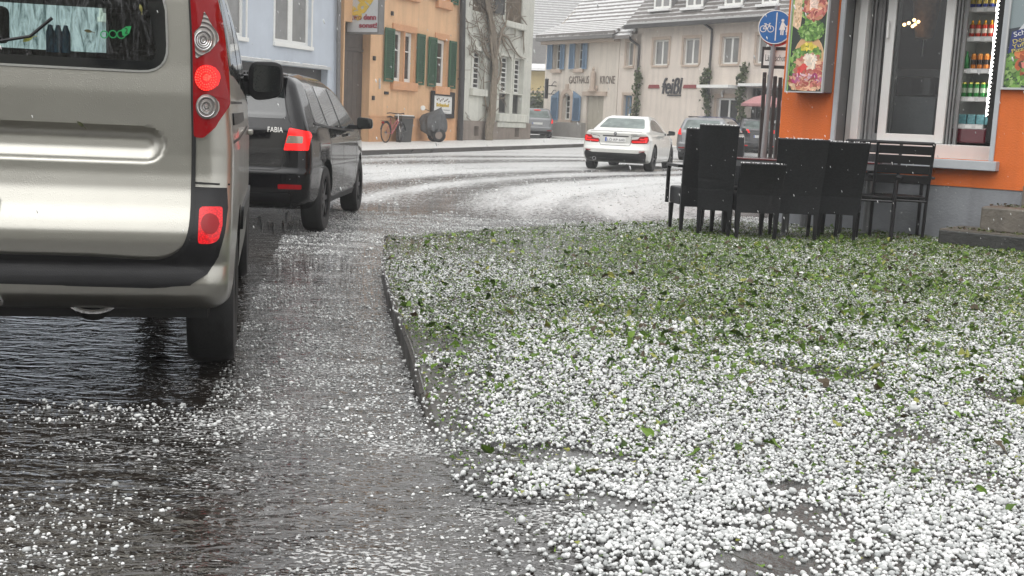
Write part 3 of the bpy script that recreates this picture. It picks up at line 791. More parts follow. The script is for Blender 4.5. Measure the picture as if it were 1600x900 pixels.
defm('wood_bark', (.20, .165, .125), .85, var=.3, vs=9, bump=.8, bs=22)
defm('hail_and_highlight', (.72, .72, .71), .6, var=.08, vs=8, bump=.8, bs=40)
defm('sign_grey', (.46, .47, .47), .35, var=.08, vs=2)
defm('gold_letter', (.55, .38, .05), .4, var=.1)
defm('darkred_letter', (.24, .012, .03), .45, var=.1)
defm('dark_letter', (.03, .03, .035), .45, var=.1)
defm('brown_letter', (.13, .10, .08), .6, var=.1)
defm('red_bar', (.23, .045, .045), .6, var=.15)

def roof_material(name, tile, snow, course=.30, amount=.5):
    mt, nt, b = new_mat(name); L = nt.links.new
    uv = N(nt, 'ShaderNodeUVMap', uv_map='roof'); sp = N(nt, 'ShaderNodeSeparateXYZ'); L(uv.outputs[0], sp.inputs[0])
    n = N(nt, 'ShaderNodeTexNoise', i_Scale=2.5, i_Detail=6, i_Roughness=.75); L(uv.outputs[0], n.inputs['Vector'])
    dv = N(nt, 'ShaderNodeMath', operation='DIVIDE'); dv.inputs[1].default_value = course; L(sp.outputs['Y'], dv.inputs[0])
    fr = N(nt, 'ShaderNodeMath', operation='FRACT'); L(dv.outputs[0], fr.inputs[0])
    ml = N(nt, 'ShaderNodeMath', operation='MULTIPLY_ADD'); ml.inputs[1].default_value = .9; L(n.outputs['Fac'], ml.inputs[0]); L(fr.outputs[0], ml.inputs[2])
    mr = N(nt, 'ShaderNodeMapRange', interpolation_type='SMOOTHSTEP'); mr.inputs['From Min'].default_value = 1.35 - amount; mr.inputs['From Max'].default_value = 1.55 - amount; L(ml.outputs[0], mr.inputs['Value'])
    n2 = N(nt, 'ShaderNodeTexNoise', i_Scale=9.0, i_Detail=4); L(uv.outputs[0], n2.inputs['Vector'])
    c = N(nt, 'ShaderNodeValToRGB'); c.color_ramp.elements[0].color = lerp3(tile, .7); c.color_ramp.elements[1].color = lerp3(tile, 1.35); L(n2.outputs['Fac'], c.inputs['Fac'])
    mx = N(nt, 'ShaderNodeMixRGB'); mx.inputs['Color2'].default_value = snow + (1,); L(mr.outputs[0], mx.inputs['Fac']); L(c.outputs[0], mx.inputs['Color1'])
    L(mx.outputs[0], b.inputs['Base Color']); b.inputs['Roughness'].default_value = .55
    bp = N(nt, 'ShaderNodeBump'); bp.inputs['Strength'].default_value = .7; bp.inputs['Distance'].default_value = .03; L(fr.outputs[0], bp.inputs['Height']); L(bp.outputs[0], b.inputs['Normal'])
    return mt
Mt['roof_hail'] = roof_material('roof_hail', (.14, .128, .12), (.56, .56, .555), .30, .52)
Mt['roof_tile'] = roof_material('roof_tile', (.11, .098, .09), (.44, .44, .43), .28, .26)
Mt['roof_far'] = roof_material('roof_far', (.2, .195, .19), (.5, .5, .5), .3, .35)

def wall_mb(mb, u0, u1, z0, z1, holes, th=.3, y=0.0):
    us = sorted({u0, u1, *[h[0] for h in holes], *[h[1] for h in holes]}); zs = sorted({z0, z1, *[h[2] for h in holes], *[h[3] for h in holes]})
    for a, b in zip(us, us[1:]):
        for c, d in zip(zs, zs[1:]):
            um, zm = (a + b) / 2, (c + d) / 2
            if any(h[0] < um < h[1] and h[2] < zm < h[3] for h in holes): continue
            mb.quad((a, y, c), (b, y, c), (b, y, d), (a, y, d))
    for (a, b, c, d) in holes:
        t = y + th
        mb.quad((a, y, c), (a, t, c), (a, t, d), (a, y, d)); mb.quad((b, y, c), (b, y, d), (b, t, d), (b, t, c))
        mb.quad((a, y, d), (a, t, d), (b, t, d), (b, y, d)); mb.quad((a, y, c), (b, y, c), (b, t, c), (a, t, c))
def shell(root, W, H, D, holes, mw, th=.3, z0=0.0, name='wall'):
    mb = MB(); wall_mb(mb, 0, W, z0, H, holes, th)
    mb.quad((0, 0, z0), (0, 0, H), (0, D, H), (0, D, z0)); mb.quad((W, 0, z0), (W, D, z0), (W, D, H), (W, 0, H))
    mb.quad((0, D, z0), (0, D, H), (W, D, H), (W, D, z0)); mb.quad((0, 0, H), (W, 0, H), (W, D, H), (0, D, H))
    return mb.build(name, mw, root)
def roof_slab(root, W, D, z_eave, rise, m_, over=.45, side=.25, th=.16, name='roof', kick=None, u0=0.0):
    """front slope from the eave to the ridge and a back slope; profile in (y, z)"""
    hd = D / 2
    prof = [(-over, z_eave), (hd, z_eave + rise), (D + over, z_eave)]
    if kick: prof = [(-over, z_eave), (kick[0], z_eave + kick[1]), (hd, z_eave + rise), (D + over, z_eave)]
    mb = MB(); a, b = u0 - side, u0 + W + side
    for (p, q) in zip(prof, prof[1:]):
        mb.quad((a, p[0], p[1]), (b, p[0], p[1]), (b, q[0], q[1]), (a, q[0], q[1]))
        mb.quad((a, p[0], p[1] - th), (a, q[0], q[1] - th), (b, q[0], q[1] - th), (b, p[0], p[1] - th))
        for x in (a, b): mb.quad((x, p[0], p[1]), (x, q[0], q[1]), (x, q[0], q[1] - th), (x, p[0], p[1] - th))
    for p in (prof[0], prof[-1]): mb.quad((a, p[0], p[1]), (a, p[0], p[1] - th), (b, p[0], p[1] - th), (b, p[0], p[1]))
    o = mb.build(name, m_, root)
    uvl = o.data.uv_layers.new(name='roof')
    for li, l in enumerate(o.data.loops):
        c = o.data.vertices[l.vertex_index].co
        uvl.data[li].uv = (c.x, math.hypot(abs(c.y - hd), (z_eave + rise) - c.z))
    g = MB()
    for x in (0.0, W):
        if x: g.add([(u0 + x - .01, 0, z_eave - .2), (u0 + x - .01, D, z_eave - .2), (u0 + x - .01, hd, z_eave + rise - .16)], [(0, 1, 2)])
        else: g.add([(u0 + .01, 0, z_eave - .2), (u0 + .01, D, z_eave - .2), (u0 + .01, hd, z_eave + rise - .16)], [(0, 1, 2)])
    return o, g
def window(root, rect, depth=.18, fw=.07, cols=2, rows=(), fm='white_paint', pm='pane', bar=.05, name='window', sill=None, surround=None, sm='stone_trim', shut=None, shm='shutter_green', open_ang=0):
    a, b, c, d = rect
    mb = MB(); mb.frame(a + .005, b - .005, c + .005, d - .005, fw, depth, depth + .07)
    for k in range(1, cols):
        u = a + (b - a) * k / cols; mb.box(u - bar / 2, u + bar / 2, depth + .004, depth + .066, c + fw, d - fw)
    us = [a + fw] + [a + (b - a) * k / cols for k in range(1, cols)] + [b - fw]
    for z in rows:
        zz = c + (d - c) * z
        for u, v in zip(us, us[1:]):
            mb.box(u + bar / 2, v - bar / 2, depth + .008, depth + .06, zz - bar / 2.6, zz + bar / 2.6)
    o = mb.build(name, Mt[fm], root)
    p = MB(); p.quad((a + .02, depth + .035, c + .02), (b - .02, depth + .035, c + .02), (b - .02, depth + .035, d - .02), (a + .02, depth + .035, d - .02)); p.build('pane', Mt[pm], o)
    if sill:
        s = MB(); s.box(a - sill[0], b + sill[0], -sill[1], depth - .004, c - sill[2], c - .004); s.build('sill', Mt[sm], o, bevel=.012)
    if surround:
        s = MB(); t = surround; e = .002
        s.box(a - t, a - e, -.035, .03, c, d); s.box(b + e, b + t, -.035, .03, c, d); s.box(a - t, b + t, -.045, .03, d + e, d + t * 1.15)
        s.build('surround', Mt[sm], o)
    if shut:
        sw = shut
        for sgn in (-1, 1):
            s = MB(); x0 = (a - sw - .02) if sgn < 0 else (b + .02); x1 = x0 + sw
            s.frame(x0, x1, c, d, .06, -.10, -.06)
            n = max(8, int((d - c) / .075))
            for k in range(n):
                zz = c + .06 + (d - c - .12) * (k + .5) / n
                s.obox(((x0 + x1) / 2, -.08, zz), sw - .125, .012, (d - c) / n * 1.05, ax=.6)
            s.build('shutter', Mt[shm], root)
    return o
def text_mesh(s, extrude=.01, bold=0.0):
    cu = bpy.data.curves.new('lettering', 'FONT'); cu.body = s; cu.extrude = extrude; cu.offset = bold; cu.resolution_u = 3
    o = bpy.data.objects.new('lettering', cu); COL.objects.link(o)
    dg = bpy.context.evaluated_depsgraph_get(); dg.update()
    me = bpy.data.meshes.new_from_object(o.evaluated_get(dg))
    bpy.data.objects.remove(o); bpy.data.curves.remove(cu)
    return me
def text_fit(parent, s, rect, y, m_, name='lettering', extrude=.02, bold=0.0, ang=0.0, thick=.01, shear=0.0):
    """letters in the local xz plane facing -y, fitted to rect (u0,u1,z0,z1)"""
    me = text_mesh(s, extrude, bold)
    n = len(me.vertices); co = np.empty(n * 3); me.vertices.foreach_get('co', co); co = co.reshape(-1, 3)
    x, yy = co[:, 0], co[:, 1]
    x = (x - x.min()) / max(1e-6, x.max() - x.min()); yy = (yy - yy.min()) / max(1e-6, yy.max() - yy.min())
    w_, h_ = rect[1] - rect[0], rect[3] - rect[2]
    X = (x - .5) * w_ + (yy - .5) * shear * h_; Z = (yy - .5) * h_
    ca, sa = math.cos(ang), math.sin(ang)
    out = np.stack([(rect[0] + rect[1]) / 2 + X * ca - Z * sa, y - np.sign(co[:, 2]) * thick, (rect[2] + rect[3]) / 2 + X * sa + Z * ca], 1)
    me.vertices.foreach_set('co', out.astype(np.float32).ravel()); me.update()
    me.name = name; me.materials.clear(); me.materials.append(m_)
    return link(name, me, parent)
def sub(fr, px, py=200):
    return Frame(fr.world(fr.uz(px, py)[0], 0, 0), fr.ang)
def base_z(fr, u=0, d=0):
    p = fr.world(u, d, 0); return tz(p.x, p.y)

# ------------------------------------------------------------------ orange house
OH = sub(LF, 535.5, 130); OW = OH.uz(719.5, 130)[0]
root = empty('house', OH.o, OH.ang, 'orange plastered house with green shutters and a dark door recess beside the blue house', 'house')
ZL = .18
holes = []
r1a = OH.rect(614.5, 50, 629.8, 127); r1b = OH.rect(631.5, 51, 646.5, 129); r2 = OH.rect(680.5, 62, 697, 135)
z_a, z_b = min(r1a[2], r1b[2]), max(r1a[3], r1b[3]); r1a = (*r1a[:2], z_a, z_b); r1b = (*r1b[:2], z_a, z_b); r2 = (*r2[:2], r2[2], r2[3])
up = OH.uz(692, 1)[1]
u1a = (r1a[0], r1a[1], up, up + 1.75); u1b = (r1b[0], r1b[1], up, up + 1.75); u2 = (r2[0], r2[1], up, up + 1.75)
dr = OH.rect(537.5, 38, 577.5, 215); dr = (dr[0], dr[1], ZL, OH.uz(557, 36)[1])
holes = [r1a, r1b, r2, u1a, u1b, u2, dr]
wl = shell(root, OW, 8.6, 8, holes, Mt['plaster_orange'], th=.32, z0=.1)
for k, h in enumerate([r1a, r1b, r2, u1a, u1b, u2]):
    window(root, h, .13, .12, 1, (.62,), 'white_paint', 'pane', .05)
for (a, b) in ((r1a, r1b), (r2, r2), (u1a, u1b), (u2, u2)):
    s = MB(); s.box(a[0] - .16, b[1] + .16, -.14, .20, a[2] - .30, a[2] - .005)
    s.build('sill', Mt['stone_orange'], root, bevel=.015)
    s = MB(); s.box(a[0] - .13, b[1] + .13, -.05, .10, a[3] + .005, a[3] + .22)
    if a is not b: s.box(a[1] + .003, b[0] - .003, -.03, .2, a[2], a[3])
    s.box(a[0] - .12, a[0] - .004, -.03, .1, a[2], a[3]); s.box(b[1] + .004, b[1] + .12, -.03, .1, a[2], a[3])
    s.build('surround', Mt['stone_orange'], root)
    sw = .62
    for x0, x1 in ((a[0] - sw - .12, a[0] - .10), (b[1] + .10, b[1] + sw * .9 + .12)):
        s = MB(); s.frame(x0, x1, a[2] - .05, a[3] + .02, .07, -.11, -.06)
        for k in range(20):
            zz = a[2] + .06 + (a[3] - a[2] - .1) * (k + .5) / 20
            s.obox(((x0 + x1) / 2, -.085, zz), x1 - x0 - .14, .012, .085, ax=.55)
        s.build('shutter', Mt['shutter_green'], root)
s = MB(); s.box(dr[0], dr[1], .34, .40, ZL, dr[3]); s.build('door_frame', Mt['door_brown'], root)
s = MB(); ww = dr[1] - dr[0]
for k in range(5): s.box(dr[0] + .03 + k * (ww - .06) / 5, dr[0] + .02 + (k + 1) * (ww - .06) / 5, .27, .335, ZL, dr[3] - .9)
s.box(dr[0] + .03, dr[1] - .03, .25, .335, dr[3] - .88, dr[3] - .78); s.box(dr[0] + .03, dr[1] - .03, .29, .335, dr[3] - .77, dr[3] - .03)
s.build('door', Mt['door_brown'], root)
zp = OH.uz(650, 186)[1]
s = MB(); s.box(dr[1] + .004, OW - .02, -.035, .0, .1, zp); s.box(dr[1] + .004, OW - .02, -.05, .0, zp + .002, zp + .05); s.build('plinth', Mt['plaster_orange_low'], root)
_, g = roof_slab(root, OW, 8, 8.6, 4.2, Mt['roof_tile']); g.build('gable', Mt['plaster_orange'], root)
s = MB()
for (px, py) in ((590, 126), (590, 134.5)):
    r = OH.rect(px - 4, py - 4, px + 4, py + 4); s.box(r[0] + .3, r[1] - .1, -.05, 0, r[2], r[3])
s.build('doorbell_plate', Mt['sign_grey'], root, bevel=.008)
s = MB(); r = OH.rect(600, 143, 606, 147.5); s.box(r[0], r[1], -.04, 0, r[2], r[3]); s.build('vent', Mt['black_plastic'], root)
s = MB()
for (px, py) in ((611.7, 21), (583.5, 91), (582, 153)):
    u, z = OH.uz(px, py); s.box(u - .05, u + .05, -.07, 0, z - .07, z + .07)
s.build('wall_hook', Mt['pipe_dark'], root)

# framed notice board under the second window
r = OH.rect(671, 143, 706.5, 184)
nb = empty('notice_board', OH.world(r[0], -.04, r[2]), OH.ang, 'black framed white notice board with a yellow shop name on the orange wall', 'sign')
W_, H_ = r[1] - r[0], r[3] - r[2]
s = MB(); s.frame(0, W_, 0, H_, .16, -.08, 0); s.build('frame', Mt['black_plastic'], nb, bevel=.01)
s = MB(); s.box(.16, W_ - .16, -.03, 0, .16, H_ - .16); s.build('panel', Mt['plate_white'], nb)
text_fit(nb, 'Schnabel', (.42, W_ - .45, H_ * .42, H_ * .56), -.04, Mt['gold_letter'], bold=.03)
s = MB()
for k in range(9): s.obox((.5 + k * .12 * (W_ - .9) / 1.0, -.035, H_ * (.68 + .05 * math.sin(k * 2.1))), .09, .01, .045, ay=.5 - .12 * k)
s.build('flourish', Mt['shutter_brown'], nb)
s = MB(); s.box(W_ * .5, W_ * .82, -.036, -.03, H_ * .29, H_ * .315); s.box(W_ * .5, W_ * .68, -.036, -.03, H_ * .19, H_ * .205); s.build('small_print', Mt['pipe_grey'], nb)

# projecting shop sign
u_s = OH.uz(543, 30)[0] + .3
SF = Frame(OH.world(u_s, -.10, 0), OH.ang - PI / 2)
a = SF.uz(541.5, 30)[0]; b = SF.uz(592, 30)[0]; z0 = SF.uz(568, 52)[1]; z1 = z0 + 2.35
sg = empty('hanging_sign', SF.world(0, 0, z0), SF.ang, 'grey projecting light box sign with yellow and red letters above the dark door', 'sign')
s = MB(); s.box(a, b, 0, .32, 0, z1 - z0); s.build('box', Mt['sign_grey'], sg, bevel=.02)
s = MB(); s.frame(a - .01, b + .01, -.01, z1 - z0 + .01, .05, -.012, .33); s.build('frame', Mt['pipe_grey'], sg)
text_fit(sg, 'Schnabel', (a - .10, b + .62, 1.02, 1.52), -.012, Mt['gold_letter'], bold=.06, ang=R(52))
text_fit(sg, '...wo denn', (a + .12, b - .10, .42, .60), -.012, Mt['darkred_letter'], bold=.03)
text_fit(sg, 'sonst!', (a + .48, b - .06, .17, .34), -.012, Mt['darkred_letter'], bold=.03)

# ------------------------------------------------------------------ blue house
BH = sub(LF, 180, 60); BW = BH.uz(531.5, 60)[0]
root = empty('house', BH.o, BH.ang, 'pale blue plastered house with white framed windows behind the black car', 'house')
zt_ = BH.uz(457, 69)[1]
wr = BH.rect(429, -40, 486.5, 70); wr = (wr[0], wr[1], zt_, zt_ + 2.2)
wid = wr[1] - wr[0]; hs_ = [wr]
u = BH.uz(383.5, 40)[0]; hs_.append((u - wid, u, zt_, zt_ + 2.2)); hs_.append((u - wid * 2 - 1.7, u - wid - 1.7, zt_, zt_ + 2.2)); 
hs_ += [(h[0], h[1], zt_ + 3.4, zt_ + 5.4) for h in hs_[:3]]
zg = BH.uz(490, 107)[1]
gr = (BH.uz(300, 100)[0], BH.uz(512, 110)[0], .15, zg)
shell(root, BW, 9.4, 8, hs_ + [gr], Mt['plaster_blue'], th=.3, z0=.0)
for h in hs_: window(root, h, .10, .10, 2, (), 'white_paint', 'pane_grey', .22, sill=(.06, .09, .12), surround=.05, sm='white_paint')
s = MB(); s.box(gr[0], gr[1], .24, .29, .15, zg)
for k in range(1, 24): s.box(gr[0] + .02, gr[1] - .02, .225, .238, .15 + (zg - .15) * k / 24 - .012, .15 + (zg - .15) * k / 24 + .012)
s.build('garage_door', Mt['pipe_dark'], root)
s = MB(); s.box(gr[0] - .1, gr[1] + .02, -.12, .05, zg + .004, zg + .09); s.build('ledge', Mt['sign_grey'], root)
s = MB()
for k in range(60):
    u = gr[0] + (gr[1] - gr[0]) * RNG.random(); s.obox((u, -.04, zg + .10), .12 + .2 * RNG.random(), .12, .035, az=RNG.random())
s.build('hail_and_highlight', Mt['hail_and_highlight'], root, bevel=.008)['kind'] = 'stuff'
_, g = roof_slab(root, BW, 8, 9.4, 4, Mt['roof_tile']); g.build('gable', Mt['plaster_blue'], root)
def downpipe(fr, pts, r, m_, label, rz0=None):
    P = []
    for (px, py) in pts:
        u, z = fr.uz(px, py, -r - .05); P.append((u, -r - .05, z))
    b = fr.world(P[-1][0], 0, 0); b.z = tz(b.x, b.y)
    o = empty('downpipe', b, fr.ang, label, 'drain pipe')
    P = [(p[0] - P[-1][0], p[1], p[2] - b.z) for p in P]
    P[-1] = (P[-1][0], P[-1][1], .1)
    mb = MB(); mb.tube(P, r, 10); mb.build('pipe', m_, o, smooth=True)
    mb = MB()
    for z in np.arange(.6, max(p[2] for p in P) - .3, 1.9):
        q = min(P, key=lambda p: abs(p[2] - z)) if z > P[-2][2] else P[-1]
        q = P[-1] if z < P[-2][2] else q
        if z < P[-2][2]:
            t = (z - P[-1][2]) / (P[-2][2] - P[-1][2]); x = P[-1][0] + t * (P[-2][0] - P[-1][0])
            mb.lathe([(r + .012, z - .03), (r + .012, z + .03)], (x, q[1], 0), n=10); mb.box(x - .015, x + .015, q[1], .0, z - .02, z + .02)
    if mb.v: mb.build('bracket', m_, o)
    return o
downpipe(LF, [(530.5, -80), (528.5, 112), (527.5, 225)], .07, Mt['pipe_grey'], 'grey rain pipe on the corner between the blue and the orange house')
downpipe(LF, [(724.5, -80), (721.5, 120), (718.5, 221)], .12, Mt['pipe_dark'], 'black rain pipe between the orange house and the old white house')

# ------------------------------------------------------------------ white house with the vine
WH = sub(LF, 722.5, 130); WW = WH.uz(829.5, 130)[0]
root = empty('house', WH.o, WH.ang, 'weathered white house with lattice windows behind a bare climbing vine', 'house')
zp = WH.uz(770, 190)[1]
def R_(x0, y0, x1, y1): return WH.rect(x0, y0, x1, y1)
h1 = R_(738, 79, 755.5, 139); h2 = R_(781.5, 88, 798, 144); h3 = R_(803, 88, 817.5, 144)
h2b = R_(781.5, 146, 798, 177); h3b = R_(803, 146, 817.5, 177)
h2 = (*h2[:2], h2[2], h2[3]); h3 = (*h3[:2], h2[2], h2[3]); h2b = (*h2[:2], h2b[2], h2[2] - .06); h3b = (*h3[:2], h2b[2], h2[2] - .06)
q = R_(791, -30, 817, 35); h4 = (q[0], q[1], q[2], q[2] + 2.1); q = R_(739, -30, 770, 20); h5 = (q[0], q[1], q[2], q[2] + 2.1)
c1 = R_(738.5, 197, 746, 212); c2 = R_(802.5, 198.5, 809, 214)
shell(root, WW, 9.0, 9, [h1, h2, h3, h2b, h3b, h4, h5], Mt['plaster_white'], th=.3, z0=zp)
window(root, h1, .2, .07, 2, (.14, .28, .42, .56, .68, .84), 'white_paint', 'pane_dark', .06, sill=(.2, .16, .28), surround=.14, sm='plaster_white')
for h in (h2, h3): window(root, h, .2, .07, 2, (.14, .28, .42, .56, .68, .84), 'white_paint', 'pane_dark', .06, surround=.13, sm='plaster_white')
for h in (h2b, h3b): window(root, h, .2, .05, 1, (), 'pipe_grey', 'pane_dark', .05)
s = MB(); s.box(h2[0] - .3, h3[1] + .35, -.2, .0, h2b[2] - .36, h2b[2] - .02); s.box(h2[0] - .25, h3[1] + .3, -.13, 0, h2b[2] - .6, h2b[2] - .37); s.build('sill', Mt['plaster_white'], root, bevel=.03)
s = MB(); s.box(h4[0] - .15, h4[1] + .2, -.2, 0, h4[2] - .28, h4[2] - .02); s.build('sill', Mt['plaster_white'], root, bevel=.04)
for h, mm in ((h4, 'shutter_brown'), (h5, 'shutter_brown')):
    s = MB(); n = 9
    for k in range(n): s.box(h[0] + (h[1] - h[0]) * k / n + .01, h[0] + (h[1] - h[0]) * (k + 1) / n - .01, .05, .10, h[2] + .02, h[3] - .02)
    s.box(h[0], h[1], .10, .13, h[2], h[3]); s.build('blind', Mt[mm], root)
q = R_(771, -30, 785.5, 22); s = MB(); s.frame(q[0], q[1], q[2], q[2] + 2.1, .08, -.12, -.05); s.box(q[0] + .08, q[1] - .08, -.10, -.06, q[2] + .08, q[2] + 2.02); s.build('shutter', Mt['shutter_dark'], root)
s = MB(); wall_mb(s, 0, WW + .06, 0, zp, [c1, c2], .25, -.06); s.quad((0, -.06, zp), (WW + .06, -.06, zp), (WW + .06, .02, zp), (0, .02, zp))
s.quad((WW + .06, -.06, 0), (WW + .06, 9, 0), (WW + .06, 9, zp), (WW + .06, -.06, zp)); s.quad((WW + .06, -.06, zp), (WW + .06, 9, zp), (WW - .02, 9, zp), (WW - .02, -.06, zp)); s.build('plinth', Mt['plinth_brown'], root)
for c in (c1, c2):
    s = MB(); s.box(c[0], c[1], .14, .18, c[2], c[3]); s.build('cellar_window', Mt['plinth_grey'], root)
_, g = roof_slab(root, WW, 9, 9.0, 4.5, Mt['roof_tile']); g.build('gable', Mt['plaster_white'], root)

# the vine
def vine():
    u0, _ = WH.uz(764, 215); b = WH.world(u0, -.28, 0); b.z = tz(b.x, b.y) + .12
    vn = empty('climbing_vine', b, WH.ang, 'bare woody vine with a thick trunk climbing the old white house', 'vine')
    def loc(px, py, d=-.12):
        u, z = WH.uz(px, py, d); return (u - u0, d + .28, z - b.z)
    rs = random.Random(5)
    mb = MB()
    main = [(764, 221, -.3), (765, 205, -.3), (767, 185, -.3), (769, 160, -.25), (772, 130, -.2), (774, 105, -.18), (772, 80, -.16), (770, 55, -.15), (766, 30, -.15), (762, 5, -.15), (757, -30, -.15)]
    for k in range(11):
        j = rs.uniform(-3.2, 3.2); ph = rs.uniform(0, 6)
        P = [loc(px + j * (1 - i * .03) + 1.5 * math.sin(i * 1.3 + ph), py, d - .07 * math.sin(ph + i * .9)) for i, (px, py, d) in enumerate(main)]
        P = [tuple(q) for q in catmull([Vector(q) for q in P], 4)]
        r0 = rs.uniform(.05, .10)
        mb.tube(P, [r0 * (1 - .6 * i / len(P)) for i in range(len(P))], 7)
    mb.build('trunk', Mt['wood_bark'], vn, smooth=True)
    mb = MB()
    arms = [[(772, 110), (781, 60), (787, 45), (792, 30), (797, 12)], [(775, 95), (783, 50), (790, 41), (800, 34), (812, 25)], [(771, 95), (758, 82), (752, 60), (747, 40), (742, 15)],
            [(782, 52), (790, 65), (797, 74), (806, 84), (818, 94)], [(783, 52), (788, 70), (793, 80), (800, 96)], [(784, 54), (794, 60), (803, 76), (812, 88), (822, 92)], [(770, 90), (764, 88), (760, 78), (754, 55), (751, 42)],
            [(776, 130), (781, 118), (783, 100), (778, 80), (777, 50)], [(763, 180), (757, 150), (756, 120), (760, 95)], [(815, 28), (820, 34), (824, 40)], [(818, 45), (818, 85)], [(816, 47), (820, 83)]]
    for a in arms:
        P = [tuple(q) for q in catmull([Vector(loc(px, py, -.1)) for px, py in a], 5)]
        r0 = rs.uniform(.035, .07); mb.tube(P, [r0 * (1 - .88 * i / len(P)) for i in range(len(P))], 6)
    mb.build('branch', Mt['wood_bark'], vn, smooth=True)
    mb = MB()
    for k in range(230):
        px = rs.gauss(766, 16); py = rs.uniform(-25, 200)
        px = max(736, min(822, px))
        if rs.random() < .75: py = rs.uniform(-30, 95)
        L_ = rs.uniform(8, 34); a = rs.gauss(PI / 2, .75)
        P = [loc(px + L_ * t * math.cos(a) + 3 * math.sin(t * 5 + k), py - L_ * t * math.sin(a), -.05 - .10 * math.sin(t * PI) * rs.random()) for t in (0, .33, .66, 1)]
        mb.tube(P, rs.uniform(.008, .022), 4)
    mb.build('twigs', Mt['wood_bark'], vn)['kind'] = 'stuff'
vine()

# ------------------------------------------------------------------ inn and the shop row across the junction
KO = atY(848, 190, 62.0); KF = Frame((KO.x, KO.y, 0), math.atan2(-.804, .595))
KWID = KF.uz(965.5, 120)[0]
root = empty('inn', KF.o, KF.ang, 'cream inn with blue shutters, lettering and a hail striped tile roof', 'inn')
bz = .25
k1 = KF.rect(865.5, 68, 876.5, 108); k2 = KF.rect(900.5, 66, 911.5, 107); k3 = KF.rect(879, 148, 891.5, 187)
k1 = (*k1[:2], k1[2], k1[2] + 1.45); k2 = (*k2[:2], k1[2], k1[2] + 1.45)
kd_ = KF.rect(915.5, 150, 942, 205); kd_ = (kd_[0], kd_[1], bz, kd_[3])
ze = KF.uz(905, 53)[1]
shell(root, KWID, ze + .1, 10, [k1, k2, k3, kd_], Mt['plaster_cream'], th=.3, z0=bz)
for h in (k1, k2):
    window(root, h, .2, .06, 2, (.33, .66), 'white_paint', 'pane', .05, sill=(.10, .12, .2), sm='stone_trim')
sw = KF.uz(865.5, 90)[0] - KF.uz(857.3, 90)[0]
def blue_shutter(x0, x1, c, d, arch=0):
    s = MB(); n = 18
    s.frame(x0, x1, c, d, .06, -.11, -.06)
    for k in range(n):
        zz = c + .06 + (d - c - .12) * (k + .5) / n; s.obox(((x0 + x1) / 2, -.085, zz), x1 - x0 - .13, .012, (d - c) / n * 1.05, ax=.55)
    if arch:
        xa, xb = (x0, x1) if arch > 0 else (x1, x0)
        s.add([(xa, -.11, d + .002), (xb, -.11, d + .002), (xb if 0 else xa, -.11, d + .3), (xa, -.06, d + .002), (xb, -.06, d + .002), (xa, -.06, d + .3)], [(0, 1, 2), (3, 5, 4), (0, 2, 5, 3), (1, 4, 5, 2)])
    s.build('shutter', Mt['shutter_blue'], root)
for h in (k1, k2):
    blue_shutter(h[0] - sw - .02, h[0] - .04, h[2] - .02, h[3] + .05); blue_shutter(h[1] + .04, h[1] + sw * .85, h[2] - .02, h[3] + .05)
window(root, k3, .22, .06, 2, (.28, .52, .76), 'white_paint', 'pane', .05, sill=(.2, .14, .22))
s = MB(); n = 10; um = (k3[0] + k3[1]) / 2; hw = (k3[1] - k3[0]) / 2
for k in range(n):
    a0, a1 = PI * k / n, PI * (k + 1) / n
    f_ = lambda a, r: (um + r * math.cos(a), k3[3] - .3 + r * math.sin(a) * 1.1)
    p = [f_(a0, hw + .02), f_(a0, hw + .24), f_(a1, hw + .24), f_(a1, hw + .02)]
    s.prism(p, -.05, .1)
s.box(k3[0] - .22, k3[0] - .01, -.05, .05, k3[2], k3[3] - .3); s.box(k3[1] + .01, k3[1] + .22, -.05, .05, k3[2], k3[3] - .3)
s.box(um - .1, um + .1, -.08, .05, k3[3] + .22, k3[3] + .55)
s.build('surround', Mt['stone_trim'], root)
blue_shutter(k3[0] - .28 - .62, k3[0] - .28, k3[2] - .05, k3[3] - .1, -1); blue_shutter(k3[1] + .28, k3[1] + .9, k3[2] - .05, k3[3] - .1, 1)
s = MB(); s.box(kd_[0] + .02, kd_[1] - .02, .10, .16, bz, kd_[3] - .02)
for i in range(3):
    for j in range(3): s.box(kd_[0] + .1 + i * (kd_[1] - kd_[0] - .1) / 3, kd_[0] + (i + 1) * (kd_[1] - kd_[0] - .1) / 3, .085, .099, bz + .15 + j * .85, bz + .9 + j * .85)
s.build('door', Mt['door_grey'], root)
s = MB(); s.box(kd_[0] - .25, kd_[1] + .25, -.12, .02, kd_[3] + .01, kd_[3] + .22); s.build('lintel', Mt['stone_trim'], root)
text_fit(root, 'GASTHAUS', (*KF.rect(889.5, 119, 920.5, 130)[:2], *KF.rect(889.5, 119, 920.5, 130.5)[2:]), -.012, Mt['brown_letter'], thick=.011)
text_fit(root, 'KRONE', KF.rect(938, 118.5, 961, 131), -.012, Mt['brown_letter'], thick=.011)
q = KF.rect(925.5, 105, 934.5, 140); s = MB(); um = (q[0] + q[1]) / 2
s.lathe([(.0, q[3]), (.07, q[3] - .03), (.08, q[3] - .12), (.04, q[3] - .19), (.12, q[3] - .27), (.14, q[3] - .6), (.12, q[2] + .1), (.15, q[2])], (um, -.16, 0), n=12)
s.build('statue', Mt['stone_trim'], root, smooth=True)
s = MB(); s.box(um - .22, um + .22, -.3, 0, q[2] - .12, q[2] - .005); s.box(um - .28, um - .19, -.14, 0, q[2], q[2] + .2); s.box(um + .19, um + .28, -.14, 0, q[2], q[2] + .2); s.build('statue_bracket', Mt['stone_trim'], root, bevel=.03)
q = KF.rect(856, 191, 915, 208); s = MB(); s.box(q[0], q[1], -.35, -.003, bz, q[3]); s.build('base_course', Mt['plinth_grey'], root, bevel=.02)
